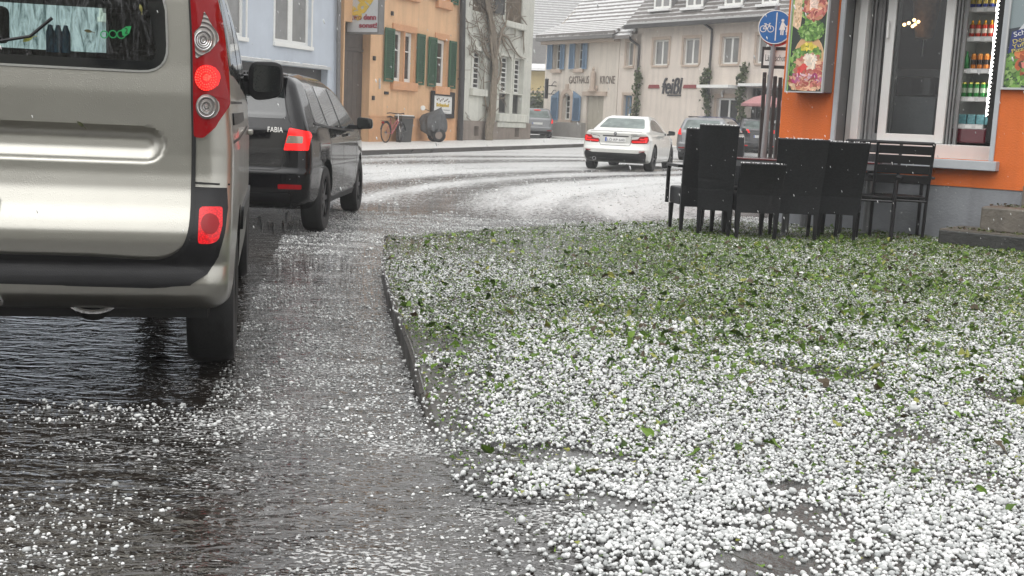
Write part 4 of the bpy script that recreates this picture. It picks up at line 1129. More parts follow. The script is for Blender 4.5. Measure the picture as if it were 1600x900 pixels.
ro, g = roof_slab(root, KWID, 10, ze, 4.6, Mt['roof_hail'], over=.6, side=.2, kick=(1.1, .75)); g.build('gable', Mt['plaster_cream'], root)
s = MB(); s.box(-.2, KWID + .1, -.62, -.45, ze - .34, ze - .17); s.build('gutter', Mt['pipe_grey'], root); s = MB(); s.box(0, KWID, -.4, -.003, ze - .5, ze - .19); s.build('cornice', Mt['stone_trim'], root)
# wrought sign holder at the inn's left corner
q = KF.rect(852.5, 123, 855.5, 154, -.6); bk = empty('sign_bracket', KF.world(q[0] + .02, 0, q[2]), KF.ang, 'narrow black vertical sign on two arms at the inn corner', 'sign')
h_ = q[3] - q[2]; s = MB(); s.box(-.02, .14, -.66, -.54, 0, h_); s.build('sign_blade', Mt['black_plastic'], bk)
for z in (.25, h_ - .35):
    s = MB(); s.tube([(.06, -.53, z), (.12, 0, z)], .025, 6); s.tube([(.08, -.3, z), (.2, -.2, z + .22), (.1, 0, z + .2)], .02, 5); s.build('arm', Mt['black_plastic'], bk)

SF2 = sub(KF, 966.5, 120); SW1 = SF2.uz(992, 120)[0]
root = empty('house', SF2.o, SF2.ang, 'narrow pink house with one small window squeezed between the inn and the long shop', 'house')
n1 = SF2.rect(979, 65, 990, 103); n2 = SF2.rect(973.5, 149, 987.5, 200); n2 = (*n2[:2], .4, n2[3])
ze2 = SF2.uz(975, 57)[1]
shell(root, SW1 + .3, ze2 + .1, 8, [n1, n2], Mt['plaster_pink'], th=.3, z0=.2)
window(root, n1, .15, .06, 1, (), 'white_paint', 'pane_grey', .05, sill=(.1, .1, .12), surround=.12, sm='stone_trim')
window(root, n2, .15, .08, 2, (.75,), 'shutter_blue', 'pane_grey', .08, surround=.12, sm='stone_trim')
_, g = roof_slab(root, SW1 - .1, 8, ze2, 4.0, Mt['roof_hail'], over=.5, side=.05); g.build('gable', Mt['plaster_pink'], root)

FF = sub(KF, 992, 120); FW = FF.uz(1300, 120)[0]
root = empty('shop_house', FF.o, FF.ang, 'long pink shop house with dormers and a black handwritten name on its wall', 'shop')
hsF = []
q = FF.rect(1021, 62, 1044.5, 102); zc, zd = q[2], q[3]
for (a, b) in ((1021, 1044.5), (1068, 1092.5), (1127.5, 1154.5), (1182, 1210), (1250, 1280)):
    q = FF.rect(a, 60, b, 100); hsF.append((q[0], q[1], zc, zd))
g1 = FF.rect(1119.5, 153, 1153, 195); g1 = (g1[0], g1[1], .3, g1[3]); g2 = FF.rect(1167, 137, 1228, 195); g2 = (g2[0], g2[1], .15, g2[3])
ze3 = FF.uz(1100, 30)[1]
shell(root, FW, ze3 + .1, 9, hsF + [g1, g2], Mt['plaster_pink'], th=.3, z0=.1)
for h in hsF: window(root, h, .12, .07, 2, (), 'white_paint', 'pane_grey', .10, sill=(.04, .06, .1), surround=.12, sm='stone_trim')
window(root, g1, .12, .09, 2, (), 'white_paint', 'pane', .10, name='shop_window', surround=.15, sm='stone_trim')
window(root, g2, .5, .08, 3, (.8,), 'pipe_grey', 'pane_dark', .08, name='shop_front')
q = FF.rect(1107.5, 135.5, 1157, 138.5); s = MB(); s.box(q[0], q[1], -.8, -.003, q[2], q[3] + .05); s.build('canopy', Mt['white_paint'], root)
q = FF.rect(1165, 132.5, 1232, 135.5); s = MB(); s.box(q[0], q[1], -.5, -.003, q[2], q[3] + .04); s.build('awning_box', Mt['white_paint'], root)
u, z = FF.uz(1130.5, 147); s = MB(); s.tube([(u, -.05, z - .12), (u, -.12, z), (u, -.05, z + .15)], .05, 8); s.build('wall_lamp', Mt['white_paint'], root)
text_fit(root, 'feißl', FF.rect(1036, 121.5, 1065.5, 147), -.03, Mt['dark_letter'], thick=.028, bold=.012, shear=.12)
q = FF.rect(1043.5, 148, 1064, 150); s = MB(); s.box(q[0], q[1], -.05, 0, q[2], q[3]); q = FF.rect(1035, 134.5, 1042, 136.5); s.box(q[0], q[1], -.05, 0, q[2], q[3]); s.build('underline', Mt['dark_letter'], root)
for (a, b) in ((1013.5, 1031), (1068, 1089.5)):
    q = FF.rect(a, 132.5, b, 138); s = MB(); s.prism([(q[0], q[2]), (q[1], q[2]), (q[1] - .06, q[3]), (q[0] + .06, q[3])], -.05, 0); s.build('sign_bar', Mt['red_bar'], root)
ro, g = roof_slab(root, FW, 9, ze3, 5.2, Mt['roof_tile'], over=.5, side=.3); g.build('gable', Mt['plaster_pink'], root)
s = MB(); s.box(-.35, FW, -.62, -.49, ze3 - .3, ze3 - .12); s.build('gutter', Mt['pipe_dark'], root)
for (a, b) in ((1022, 1050), (1072, 1100), (1132, 1162), (1190, 1218)):
    df = min(np.linspace(-.4, 2.5, 60), key=lambda dd: abs(FF.uz((a + b) / 2, 14 - (a - 1022) * .045, dd)[1] - (ze3 + (dd + .5) * 5.2 / 5.0)))
    df = float(df) - .70; ua, ub = FF.uz(a, 5, df + .7)[0], FF.uz(b, 5, df + .7)[0]; zb_ = FF.uz((a + b) / 2, 14 - (a - 1022) * .045, df + .7)[1]
    dm = MB(); dm.box(ua, ub, df + .72, df + 3.2, zb_, zb_ + 1.5); d_ = dm.build('dormer', Mt['roof_far'], root)
    w_ = MB(); w_.frame(ua + .04, ub - .04, zb_ + .02, zb_ + 1.45, .1, df + .66, df + .715); w_.box((ua + ub) / 2 - .06, (ua + ub) / 2 + .06, df + .663, df + .712, zb_ + .12, zb_ + 1.35); w_.build('window_frame', Mt['white_paint'], d_)
    p_ = MB(); p_.quad((ua + .1, df + .70, zb_ + .1), (ub - .1, df + .70, zb_ + .1), (ub - .1, df + .70, zb_ + 1.4), (ua + .1, df + .70, zb_ + 1.4)); p_.build('pane', Mt['pane_grey'], d_)
    r_ = MB(); r_.add([(ua - .2, df + .5, zb_ + 1.5), (ub + .2, df + .5, zb_ + 1.5), (ub + .2, df + 3.4, zb_ + 2.1), (ua - .2, df + 3.4, zb_ + 2.1), (ua - .2, df + .5, zb_ + 1.62), (ub + .2, df + .5, zb_ + 1.62), (ub + .2, df + 3.4, zb_ + 2.22), (ua - .2, df + 3.4, zb_ + 2.22)], [(0, 1, 2, 3), (4, 7, 6, 5), (0, 4, 5, 1), (1, 5, 6, 2), (2, 6, 7, 3), (3, 7, 4, 0)])
    r_.build('dormer_roof', Mt['roof_far'], d_)
    sn = MB(); sn.box(ua - .1, ub + .1, df + .40, df + .66, zb_ - .12, zb_ - .01); sn.build('dormer_sill', Mt['hail_and_highlight'], d_)
downpipe(FF, [(1095, 30), (1096, 34), (1112.5, 46), (1112, 60), (1108, 120), (1105, 190)], .055, Mt['pipe_dark'], 'dark bent rain pipe with ivy to the right of the painted shop name')
downpipe(FF, [(983.5, 57), (985, 62), (999, 72), (998, 90), (996, 120), (994, 190)], .06, Mt['pipe_dark'], 'dark bent rain pipe between the narrow pink house and the shop')
strip('pavement_by_inn', KF, -1.5, FW + KWID, -2.0, .2, .12, Mt['hail_pavement'])

# ivy on the shop
def leafy(name, pts3, spread, n, size, cols, parent, seed):
    rs = np.random.default_rng(seed); P = np.array(pts3); t = rs.random(n) * (len(P) - 1); i = t.astype(int); f_ = (t - i)[:, None]
    C = P[i] * (1 - f_) + P[np.minimum(i + 1, len(P) - 1)] * f_ + rs.normal(size=(n, 3)) * np.array(spread)
    sz = rs.uniform(.6, 1.2, n) * size; D1 = rs.normal(size=(n, 3)); D1 /= np.linalg.norm(D1, axis=1)[:, None]; D2 = np.cross(D1, rs.normal(size=(n, 3))); D2 /= np.linalg.norm(D2, axis=1)[:, None]
    V = np.stack([C - D1 * sz[:, None], C + D2 * sz[:, None] * .6, C + D1 * sz[:, None], C - D2 * sz[:, None] * .6], 1).reshape(-1, 3)
    o = np_mesh(name, V, np.arange(n * 4).reshape(-1, 4), 4, Mt['torn_leaf'], parent, smooth=False)
    g = rs.random((n, 1)); col = np.array(cols[0]) * (1 - g) + np.array(cols[1]) * g
    ca = o.data.color_attributes.new('Col', 'FLOAT_COLOR', 'POINT'); ca.data.foreach_set('color', np.concatenate([np.repeat(col[:, None], 4, 1), np.ones((n, 4, 1))], -1).astype(np.float32).ravel())
    return o
for k, (pts, lab, n) in enumerate([([(1107, 107), (1104, 118), (1099, 128), (1102, 145), (1104, 160), (1106, 176)], 'ragged ivy climbing the bent pipe right of the painted shop name', 420),
                                   ([(1163, 105), (1161, 115), (1157, 130), (1158, 145), (1155, 158), (1160, 172), (1157, 188)], 'slim ivy strand climbing the wall between shop window and shop front', 420),
                                   ([(996, 110), (997, 125), (995, 140), (993, 165), (992, 180)], 'thin ivy on the pipe beside the narrow pink house', 300)]):
    L3 = []
    for (px, py) in pts:
        u, z = FF.uz(px, py, -.2); L3.append((u, -.2, z))
    b = FF.world(L3[-1][0], -.1, 0); b.z = tz(b.x, b.y)
    iv = empty('ivy', b, FF.ang, lab, 'ivy'); L3 = [(p[0] - L3[-1][0], p[1] + .1, p[2] - b.z) for p in L3]; L3.append((0, -.1, .1))
    leafy('foliage', L3, (.11, .08, .12), n, .10, ((.03, .045, .02), (.11, .14, .055)), iv, 50 + k)
    mb = MB(); mb.tube([tuple(q) for q in L3], .02, 5); mb.build('stem', Mt['wood_bark'], iv)

# red parasol in front of the shop
q = FF.rect(1167, 153, 1224, 163, -2.0); b = FF.world((q[0] + q[1]) / 2, -2.0, 0); b.z = tz(b.x, b.y)
ps = empty('parasol', b, FF.ang, 'pale red open parasol outside the shop front', 'parasol')
defm('parasol_red', (.36, .17, .17), .7, var=.1)
hw = (q[1] - q[0]) / 2; s = MB(); zt0, zt1 = q[2] - b.z, q[3] - b.z + .15
s.lathe([(0, zt1), (hw * .5, zt1 - .14), (hw, zt0), (hw, zt0 - .1)], n=12); s.build('canopy', Mt['parasol_red'], ps)
s = MB(); s.tube([(0, 0, 0), (0, 0, zt1)], .03, 8); s.build('pole', Mt['pipe_grey'], ps)

# ------------------------------------------------------------------ houses behind
b = atY(836, 150, 84); YF = Frame((b.x - 3.2, b.y, 0), R(-20)); zz = tz(b.x, b.y)
root = empty('house', (YF.o.x, YF.o.y, zz), YF.ang, 'ochre yellow house with a hail covered porch roof far behind the inn corner', 'house')
ztop = atY(836, 112, 84).z - zz; z1_ = atY(836, 146, 84).z - zz
shell(root, 9, ztop, 8, [(2.2, 3.6, .5, z1_ - .2), (4.5, 5.5, .3, z1_ - .2)], Mt['plaster_yellow'], th=.3)
for h in ((2.2, 3.6, .5, z1_ - .2), (4.5, 5.5, .3, z1_ - .2)): window(root, h, .15, .07, 2, (), 'white_paint', 'pane', .06)
s = MB(); s.box(0, 9, -.15, -.003, z1_, z1_ + .15); s.build('string_course', Mt['stone_trim'], root)
s = MB(); s.add([(-.4, -.9, ztop), (9.4, -.9, ztop), (9.4, 4, ztop + .6), (-.4, 4, ztop + .6), (-.4, -.9, ztop + .2), (9.4, -.9, ztop + .2), (9.4, 4, ztop + .8), (-.4, 4, ztop + .8)], [(0, 1, 2, 3), (4, 7, 6, 5), (0, 4, 5, 1), (1, 5, 6, 2), (2, 6, 7, 3), (3, 7, 4, 0)]); s.build('roof', Mt['hail_and_highlight'], root)
s = MB(); s.box(.2, 8.8, 3.2, 8, ztop + .2, ztop + 2.6); s.build('upper_wall', Mt['pipe_grey'], root)
b = atY(850, 60, 96); z_e = atY(850, 62, 96).z
root = empty('house', (b.x - 9, b.y, tz(b.x, b.y)), R(8), 'grey house with a wide pale hail covered roof far behind the inn', 'house')
shell(root, 20, z_e - .5, 9, [(6.3, 7.6, 5.6, 7.0), (9.1, 10.2, 5.6, 7.0)], Mt['plinth_grey'], th=.3)
for h in ((6.3, 7.6, 5.6, 7.0), (9.1, 10.2, 5.6, 7.0)): window(root, h, .12, .08, 2, (), 'white_paint', 'pane_dark', .08)
_, g = roof_slab(root, 20, 9, z_e - .5, 5.5, Mt['roof_far']); g.build('gable', Mt['plinth_grey'], root)
b = atY(846, 160, 70); bz_ = tz(b.x, b.y)
sb = empty('bush', (b.x, b.y, bz_), 0, 'dark green bush at the foot of the yellow house beside the inn corner', 'bush')
rs = np.random.default_rng(3); pts = [(math.cos(a) * .3, math.sin(a) * .3, z) for a, z in zip(np.arange(12) * 2.4, np.linspace(.3, 2.4, 12))]
leafy('foliage', pts, (.35, .35, .3), 1400, .10, ((.02, .035, .015), (.08, .10, .04)), sb, 77)
s = MB(); s.tube([(0, 0, 0), (.05, 0, 1.6)], .05, 6); s.build('stem', Mt['wood_bark'], sb)

# ------------------------------------------------------------------ in front of the orange house
def put(px, py, h=.13):
    p = None; z = .3
    for _ in range(6):
        p = gnd(px, py, z); z = tz(p.x, p.y) + h
    return p
def ring(mb, c, r, t, rz, n=28, n2=6):
    ca, sa = math.cos(rz), math.sin(rz)
    pts = [(c[0] + r * math.cos(2 * PI * k / n) * ca, c[1] + r * math.cos(2 * PI * k / n) * sa, c[2] + r * math.sin(2 * PI * k / n)) for k in range(n + 1)]
    mb.tube(pts, t, n2, cap=False)
defm('bike_red', (.35, .07, .07), .35, var=.1, coat=.5)
def bicycle():
    u, z = LF.uz(614, 219, -.6); b = LF.world(u, -.6, 0); b.z = tz(b.x, b.y) + .13
    o = empty('bicycle', b, R(68), 'city bicycle with a red and white frame parked by the orange wall', 'bicycle')
    for x in (-.52, .52):
        mb = MB(); ring(mb, (x, 0, .34), .33, .022, 0 if x < 0 else .25); w_ = mb.build('wheel', Mt['rubber'], o, smooth=True)
        sp = MB()
        for k in range(14):
            a = PI * k / 7; sp.tube([(x, 0, .34), (x + .31 * math.cos(a), 0, .34 + .31 * math.sin(a))], .003, 3)
        sp.lathe([(.03, -.04), (.03, .04)], (x, 0, .34), 'Y', 8); sp.build('spokes', Mt['alloy'], w_)
        ft = MB(); pts = [(x + .37 * math.cos(a), 0, .34 + .37 * math.sin(a)) for a in np.linspace(.2, 2.9, 10)]; ft.tube(pts, .022, 5); ft.build('mudguard', Mt['black_plastic'], o)
    mb = MB(); mb.tube([(-.52, 0, .34), (-.1, 0, .29)], .018, 6); mb.tube([(-.1, 0, .29), (-.22, 0, .82)], .02, 6); mb.tube([(-.1, 0, .29), (.36, 0, .72)], .024, 6); mb.tube([(-.15, 0, .48), (.33, 0, .80)], .02, 6); mb.tube([(-.52, 0, .34), (-.2, 0, .72)], .014, 6)
    mb.build('frame', Mt['bike_red'], o, smooth=True)
    mb = MB(); mb.tube([(.52, 0, .34), (.36, 0, .72), (.32, 0, .98)], .018, 6); mb.build('fork', Mt['white_paint'], o, smooth=True)
    mb = MB(); mb.tube([(.12, -.32, .98), (.25, -.26, 1.0), (.33, -.1, .98), (.33, .1, .98), (.25, .26, 1.0), (.12, .32, .98)], .018, 6); mb.build('handlebar', Mt['black_plastic'], o, smooth=True)
    mb = MB(); mb.lathe([(0, .9), (.07, .885), (.12, .86), (.11, .84), (0, .84)], (-.26, 0, 0), n=10); mb.build('saddle', Mt['black_plastic'], o, smooth=True)
    mb = MB(); mb.box(-.75, -.3, -.08, .08, .715, .73); mb.build('rack', Mt['black_plastic'], o); mb = MB(); mb.lathe([(0, 0), (.05, .0), (.05, .04), (0, .05)], (-.76, 0, .66), 'X', 8); mb.build('rear_light', Mt['red_lens'], o)
bicycle()
def planter():
    u0 = LF.uz(628, 205, -.55)[0]; u1 = LF.uz(646, 205, -.55)[0]; z0_ = LF.uz(632, 214, -.55)[1]; zt1_ = LF.uz(632, 184.5, -.55)[1]
    b = LF.world(u0, -.55, 0); bz2 = tz(b.x, b.y) + .13
    o = empty('wall_box', (b.x, b.y, bz2), LF.ang, 'dark grey storage box with a hail covered lid behind the bicycle', 'box')
    W_ = u1 - u0; s = MB(); s.add([(.06, .04, 0), (W_ - .06, .04, 0), (W_ - .06, .26, 0), (.06, .26, 0), (0, 0, zt1_ - bz2), (W_, 0, zt1_ - bz2), (W_, .28, zt1_ - bz2), (0, .28, zt1_ - bz2)], [(0, 1, 5, 4), (1, 2, 6, 5), (2, 3, 7, 6), (3, 0, 4, 7), (0, 3, 2, 1), (4, 5, 6, 7)])
    s.build('body', Mt['shutter_dark'], o, bevel=.02); s = MB(); s.box(-.03, W_ + .03, -.03, .31, zt1_ - bz2 + .004, zt1_ - bz2 + .07); l = s.build('lid', Mt['shutter_dark'], o, bevel=.01)
    s = MB(); s.box(-.01, W_ + .01, -.01, .29, zt1_ - bz2 + .072, zt1_ - bz2 + .11); s.build('hail_and_highlight', Mt['hail_and_highlight'], l, bevel=.015)
planter()
defm('cover_cloth', (.075, .078, .08), .6, var=.3, vs=6, bump=.5, bs=9)
def scooter():
    u, z = LF.uz(677, 222, -.75); b = LF.world(u, -.75, 0); b.z = tz(b.x, b.y) + .13
    o = empty('covered_scooter', b, R(8), 'motor scooter under a dark grey rain cover with one mirror sticking out', 'scooter')
    bm = bmesh.new()
    bmesh.ops.create_icosphere(bm, subdivisions=5, radius=1)
    zs_ = [.20, .30, .50, .80, .95, 1.08, 1.18, 1.27]
    lo_ = [-.34, -.40, -.46, -.48, -.40, -.14, .02, .22]; hi_ = [.42, .45, .47, .46, .43, .42, .40, .34]
    for q in bm.verts:
        x, y, zc = q.co; a = math.atan2(y, x); t = (zc + 1) / 2; z = .2 + 1.07 * min(1, max(0, math.acos(max(-1, min(1, -zc))) / PI * 1.1 - .05))
        l, h = np.interp(z, zs_, lo_), np.interp(z, zs_, hi_); e = math.sqrt(max(0, 1 - zc * zc)); e = min(1, e * 1.6) if zc < .3 else min(1, e * 1.35)
        fold = 1 + (.07 * math.sin(7 * a + 4 * z) + .05 * math.sin(13 * a - 6 * z + 1)) * (1.3 - .6 * t)
        q.co = ((l + h) / 2 + (h - l) / 2 * e * math.cos(a) * fold, (.36 - .18 * t) * e * math.sin(a) * fold + .36, z + .03 * math.sin(6 * a) * (1 - t))
    for ff in bm.faces: ff.smooth = True
    me = bpy.data.meshes.new('cover'); bm.to_mesh(me); bm.free(); me.materials.append(Mt['cover_cloth']); link('cover', me, o)
    for x, y in ((.20, .12), (.06, .62)):
        mb = MB(); mb.lathe([(.14, -.07), (.23, -.07), (.25, -.04), (.25, .04), (.23, .07), (.14, .07)], (x, y, .25), 'Y', 20); w_ = mb.build('wheel', Mt['rubber'], o, smooth=True)
        mb = MB(); mb.lathe([(.0, -.05), (.135, -.06), (.135, .06), (.0, .05)], (x, y, .25), 'Y', 12); mb.build('rim', Mt['plinth_brown'], w_)
    mb = MB(); mb.tube([(-.12, -.1, 1.08), (-.36, -.12, 1.17)], .012, 6); mb.build('mirror_stalk', Mt['black_plastic'], o); mb = MB(); mb.lathe([(0, -.02), (.08, -.015), (.09, .0), (.06, .025), (0, .03)], (-.42, -.12, 1.2), 'Y', 12); mb.build('mirror', Mt['white_paint'], o, smooth=True)
scooter()

# ------------------------------------------------------------------ unseen houses added behind the camera to darken reflections in the cars
for (x, y, W_, H_, rz_, mm, lab) in ((9, -15, 15, 9.5, R(180), 'plaster_white', 'unseen grey white house added behind the camera to darken car reflections'), (-7, -17, 12, 10, R(180), 'plinth_brown', 'unseen brown house added behind the camera next to the grey white one')):
    root = empty('house', (x, y, 0), rz_, lab, 'house'); hh_ = [(1.2 + k * 3.4, 2.5 + k * 3.4, z, z + 1.6) for k in range(int((W_ - 2) / 3.4)) for z in (1.2, 4.6)]
    shell(root, W_, H_ - 1, 8, hh_, Mt[mm], th=.25)
    for h in hh_: window(root, h, .12, .08, 2, (), 'white_paint', 'pane', .08)
    _, g = roof_slab(root, W_, 8, H_ - 1, 4, Mt['roof_tile']); g.build('gable', Mt[mm], root)
# ================================================================== SNACK KIOSK
defm('plaster_kiosk', (.68, .145, .018), .7, var=.09, vs=1.8, bump=.5, bs=60, streak=.32)
defm('plinth_kiosk', (.25, .262, .28), .6, var=.16, vs=2, bump=.4, bs=50, streak=.5)
defm('reveal_grey', (.13, .135, .135), .6, var=.1)
defm('bead_grey', (.42, .44, .46), .5, var=.08)
defm('frame_white', (.66, .66, .64), .35, var=.06)
defm('track_grey', (.20, .20, .20), .4, var=.2)
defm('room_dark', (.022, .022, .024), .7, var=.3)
defm('fridge_white', (.55, .56, .55), .4, var=.05)
defm('fridge_red', (.10, .006, .015), .2, var=.1, coat=1)
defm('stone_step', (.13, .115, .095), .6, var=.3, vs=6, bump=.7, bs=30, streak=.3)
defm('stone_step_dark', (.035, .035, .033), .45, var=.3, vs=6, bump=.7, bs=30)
defm('post_dark', (.02, .021, .022), .4, var=.2)
defm('pole_grey', (.2, .2, .205), .45, metal=.0, var=.15)
defm('sign_blue', (.012, .12, .36), .3, var=.06, coat=.5)
defm('sign_red', (.4, .02, .02), .3, var=.05)
defm('table_red', (.10, .012, .014), .18, var=.2, coat=.8)
defm('table_metal', (.20, .205, .21), .35, metal=.6, var=.15)
Mt['kiosk_pane'] = glass_see('kiosk_pane', (.80, .83, .82), .02)
Mt['led_white'] = emit('led_white', (1, .98, .93), 7.0)
Mt['bulb_amber'] = emit('bulb_amber', (1, .62, .28), 7.0)
Mt['fridge_light'] = emit('fridge_light', (.95, 1, .98), 3.0)

A_ = gnd(1420, 368, .1)
KK = Frame((A_.x, A_.y, 0), math.atan2(-.629, .777)); KK = sub(KK, 1213.5, 260)
kz = .09
root = empty('kiosk', KK.o, KK.ang, 'orange snack kiosk with a grey plinth and a wide sliding serving window', 'kiosk')
KWD, KH = 7.0, 4.3
hl = KK.uz(1307, 110)[0]; hr = KK.uz(1567.5, 110)[0]; hz0 = KK.uz(1500, 249)[1]; hole = (hl, hr, hz0, 3.35)
zpl = KK.uz(1520, 293)[1]
DP = .34
shell(root, KWD, KH, 5.5, [hole], Mt['plaster_kiosk'], th=DP, z0=zpl)
s = MB(); s.box(0, KWD, .012, 5.5, kz - .1, zpl - .001); s.build('plinth', Mt['plinth_kiosk'], root)
s = MB(); s.box(-.25, KWD + .3, -.45, 5.8, KH + .002, KH + .22); s.build('roof', Mt['pipe_grey'], root)
s = MB(); t_ = .045
s.box(hl, hl + t_, -.02, .02, hz0, 3.35); s.box(hr - t_, hr, -.02, .02, hz0, 3.35); s.box(hl, hr, -.02, .02, 3.352, 2.80); s.build('corner_bead', Mt['bead_grey'], root)
s = MB(); s.quad((hl + .003, .022, hz0), (hl + .003, DP, hz0), (hl + .003, DP, 3.35), (hl + .003, .022, 3.35)); s.build('reveal', Mt['reveal_grey'], root); s = MB(); s.quad((hr - .003, .022, hz0), (hr - .003, DP, hz0), (hr - .003, DP, 3.35), (hr - .003, .022, 3.35)); s.build('reveal', Mt['reveal_grey'], root)
s = MB(); s.box(hl - .02, hr + .06, -.12, DP, hz0 - .10, hz0 - .003); s.build('sill', Mt['bead_grey'], root, bevel=.008)
# room behind the window
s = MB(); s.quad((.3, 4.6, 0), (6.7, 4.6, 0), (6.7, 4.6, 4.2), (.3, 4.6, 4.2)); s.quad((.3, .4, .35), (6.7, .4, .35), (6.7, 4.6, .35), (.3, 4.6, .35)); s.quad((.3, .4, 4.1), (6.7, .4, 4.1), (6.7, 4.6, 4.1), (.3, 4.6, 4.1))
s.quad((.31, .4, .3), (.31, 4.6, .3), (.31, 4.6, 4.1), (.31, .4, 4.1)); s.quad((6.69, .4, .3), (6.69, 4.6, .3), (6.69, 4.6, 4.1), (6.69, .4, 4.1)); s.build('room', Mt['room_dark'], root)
# serving window
d = DP
sw_ = empty('serving_window', (0, 0, 0)); bpy.data.objects.remove(sw_)
f = MB(); fl = KK.uz(1339, 110, d)[0]; fl2 = KK.uz(1351, 110, d)[0]; zb0 = hz0 + .001; zb1 = KK.uz(1400, 222, d)[1]; fr2 = hr - .004
f.box(fl, fl2, d - .06, d + .10, zb0, 3.34); f.box(hl + .004, fl - .002, d + .02, d + .08, zb0, 3.34); f.box(fl2, fr2 - .05, d - .06, d + .16, zb0, zb1); f.box(fl2, fr2 - .05, d - .06, d + .16, 3.26, 3.34); f.box(fr2 - .05, fr2, d - .06, d + .12, zb0, 3.34)
wf = f.build('window_frame', Mt['frame_white'], root, bevel=.006)
f = MB()
for (a, b, dd) in ((1350, 1354, .03), (1356, 1359, .05), (1361, 1366, .08), (1486, 1489, .03), (1490.5, 1493, .05), (1495, 1500, .08)):
    f.box(KK.uz(a, 110, d)[0], KK.uz(b, 110, d)[0], d + dd, d + dd + .04, zb1, 3.26)
f.build('track', Mt['track_grey'], wf)
f = MB(); f.box(KK.uz(1352, 110, d)[0], KK.uz(1487, 110, d)[0] * 0 + KK.uz(1366, 110, d)[0], d + .14, d + .15, zb1, 3.26); f.build('gasket', Mt['black_plastic'], wf)
f = MB(); a, b = KK.uz(1364, 110, d + .1)[0], KK.uz(1400, 110, d + .1)[0]; f.frame(a, b, zb1 + .003, 3.25, .085, d + .09, d + .13); bs_ = f.build('rear_sash', Mt['track_grey'], root)
f = MB(); f.quad((a + .06, d + .11, zb1 + .05), (b - .06, d + .11, zb1 + .05), (b - .06, d + .11, 3.2), (a + .06, d + .11, 3.2)); f.build('pane', Mt['kiosk_pane'], bs_)
f = MB(); a, b = KK.uz(1379.5, 110, d)[0], KK.uz(1484, 110, d)[0]; f.frame(a, b, zb1 + .004, 3.25, .095, d - .01, d + .05, wb=.09); fs_ = f.build('front_sash', Mt['frame_white'], root, bevel=.006)
f = MB(); f.quad((a + .07, d + .02, zb1 + .07), (b - .07, d + .02, zb1 + .07), (b - .07, d + .02, 3.2), (a + .07, d + .02, 3.2)); f.build('pane', Mt['kiosk_pane'], fs_)
f = MB(); q = KK.uz(1384, 45, d)[0], KK.uz(1384, 45, d)[1]; f.tube([(a + .03, d - .04, q[1] - .1), (a + .03, d - .05, q[1] + .08)], .015, 8); f.build('handle', Mt['white_plastic'], fs_)
f = MB()
for (a, b, y0, y1, dd, mm) in ((1396, 1470, 108, 130, 1.3, 0), (1390, 1462, 152, 232, .75, 0)):
    p0 = KK.uz(a, y1, d + dd); p1 = KK.uz(b, y0, d + dd); f.box(p0[0], p1[0], d + dd, d + dd + .5, .36, p1[1])
f.build('counter', Mt['plinth_kiosk'], root, bevel=.01)
f = MB(); p0 = KK.uz(1398, 150, d + .8); p1 = KK.uz(1462, 120, d + .8); f.box(p0[0], p1[0], d + .8, d + 1.1, p0[1], p1[1]); f.build('appliance', Mt['black_gloss'], root, bevel=.02)
# doner spit hanging inside
c = KK.uz(1447, 20, d + 1.6); sp = empty('meat_spit', KK.world(c[0], d + 1.6, KK.uz(1447, 62, d + 1.6)[1]), KK.ang, 'brown meat cone on an upright spit behind the sliding pane', 'meat spit')
defm('roast_meat', (.36, .20, .09), .5, var=.4, vs=14, bump=.6, bs=30)
f = MB(); f.lathe([(0, 0), (.10, .02), (.13, .2), (.17, .5), (.2, .95), (0, 1.0)], n=20); f.build('meat', Mt['roast_meat'], sp, smooth=True); f = MB(); f.tube([(0, 0, -.2), (0, 0, 1.2)], .012, 6); f.build('spit', Mt['chrome'], sp)
for k, (px, py) in enumerate([(1413, 38.5), (1420, 36), (1428.5, 31.5), (1435, 34), (1426, 41), (1430, 38)]):
    q = KK.uz(px, py, d + .9 + .12 * k); f = MB(); v_, f_ = ICO2; f.add([tuple(p * .020) for p in v_], [tuple(t) for t in f_.tolist()])
    o = f.build('bulb', Mt['bulb_amber'], None, smooth=True); o.location = KK.world(q[0], d + .9 + .12 * k, q[1])
    tag(o, 'tiny warm glowing bulb in the dark room behind the sliding pane', 'bulb', 'small warm lights inside the kiosk')

# ------------------------------------------------------------------ drinks fridge
fd = d + .16
fx0 = KK.uz(1501, 60, fd)[0]; fx1 = KK.uz(1567, 60, fd)[0] + .06; fb = KK.uz(1515, 221, fd)[1]
FO = KK.world(fx0, fd, fb); fr = empty('drinks_fridge', FO, KK.ang, 'lit drinks fridge with white shelves seen through the open window', 'fridge')
FZ = lambda px, py, dd=0: (KK.uz(px, py, fd + dd)[0] - fx0, KK.uz(px, py, fd + dd)[1] - fb)
FWD = fx1 - fx0; FH = 2.2; FDp = .55
f = MB(); f.quad((0, FDp, 0), (FWD, FDp, 0), (FWD, FDp, FH), (0, FDp, FH)); f.quad((0, .0, 0), (0, FDp, 0), (0, FDp, FH), (0, 0, FH)); f.quad((FWD, 0, 0), (FWD, FDp, 0), (FWD, FDp, FH), (FWD, 0, FH)); f.quad((0, 0, FH), (FWD, 0, FH), (FWD, FDp, FH), (0, FDp, FH)); f.build('cabinet', Mt['fridge_white'], fr)
lx0 = FZ(1549, 60)[0]; lx1 = FZ(1556, 60)[0]
f = MB(); f.box(lx1 + .012, FWD - .002, -.03, .04, 0, FH); f.box(-.09, -.004, -.03, .03, 0, FH); f.build('door_frame', Mt['black_plastic'], fr)
zr0, zr1 = FZ(1510, 218)[1], FZ(1510, 199)[1]
f = MB(); f.box(0, lx1, .0, .05, -.02, zr1); f.build('base_panel', Mt['fridge_red'], fr, bevel=.02)
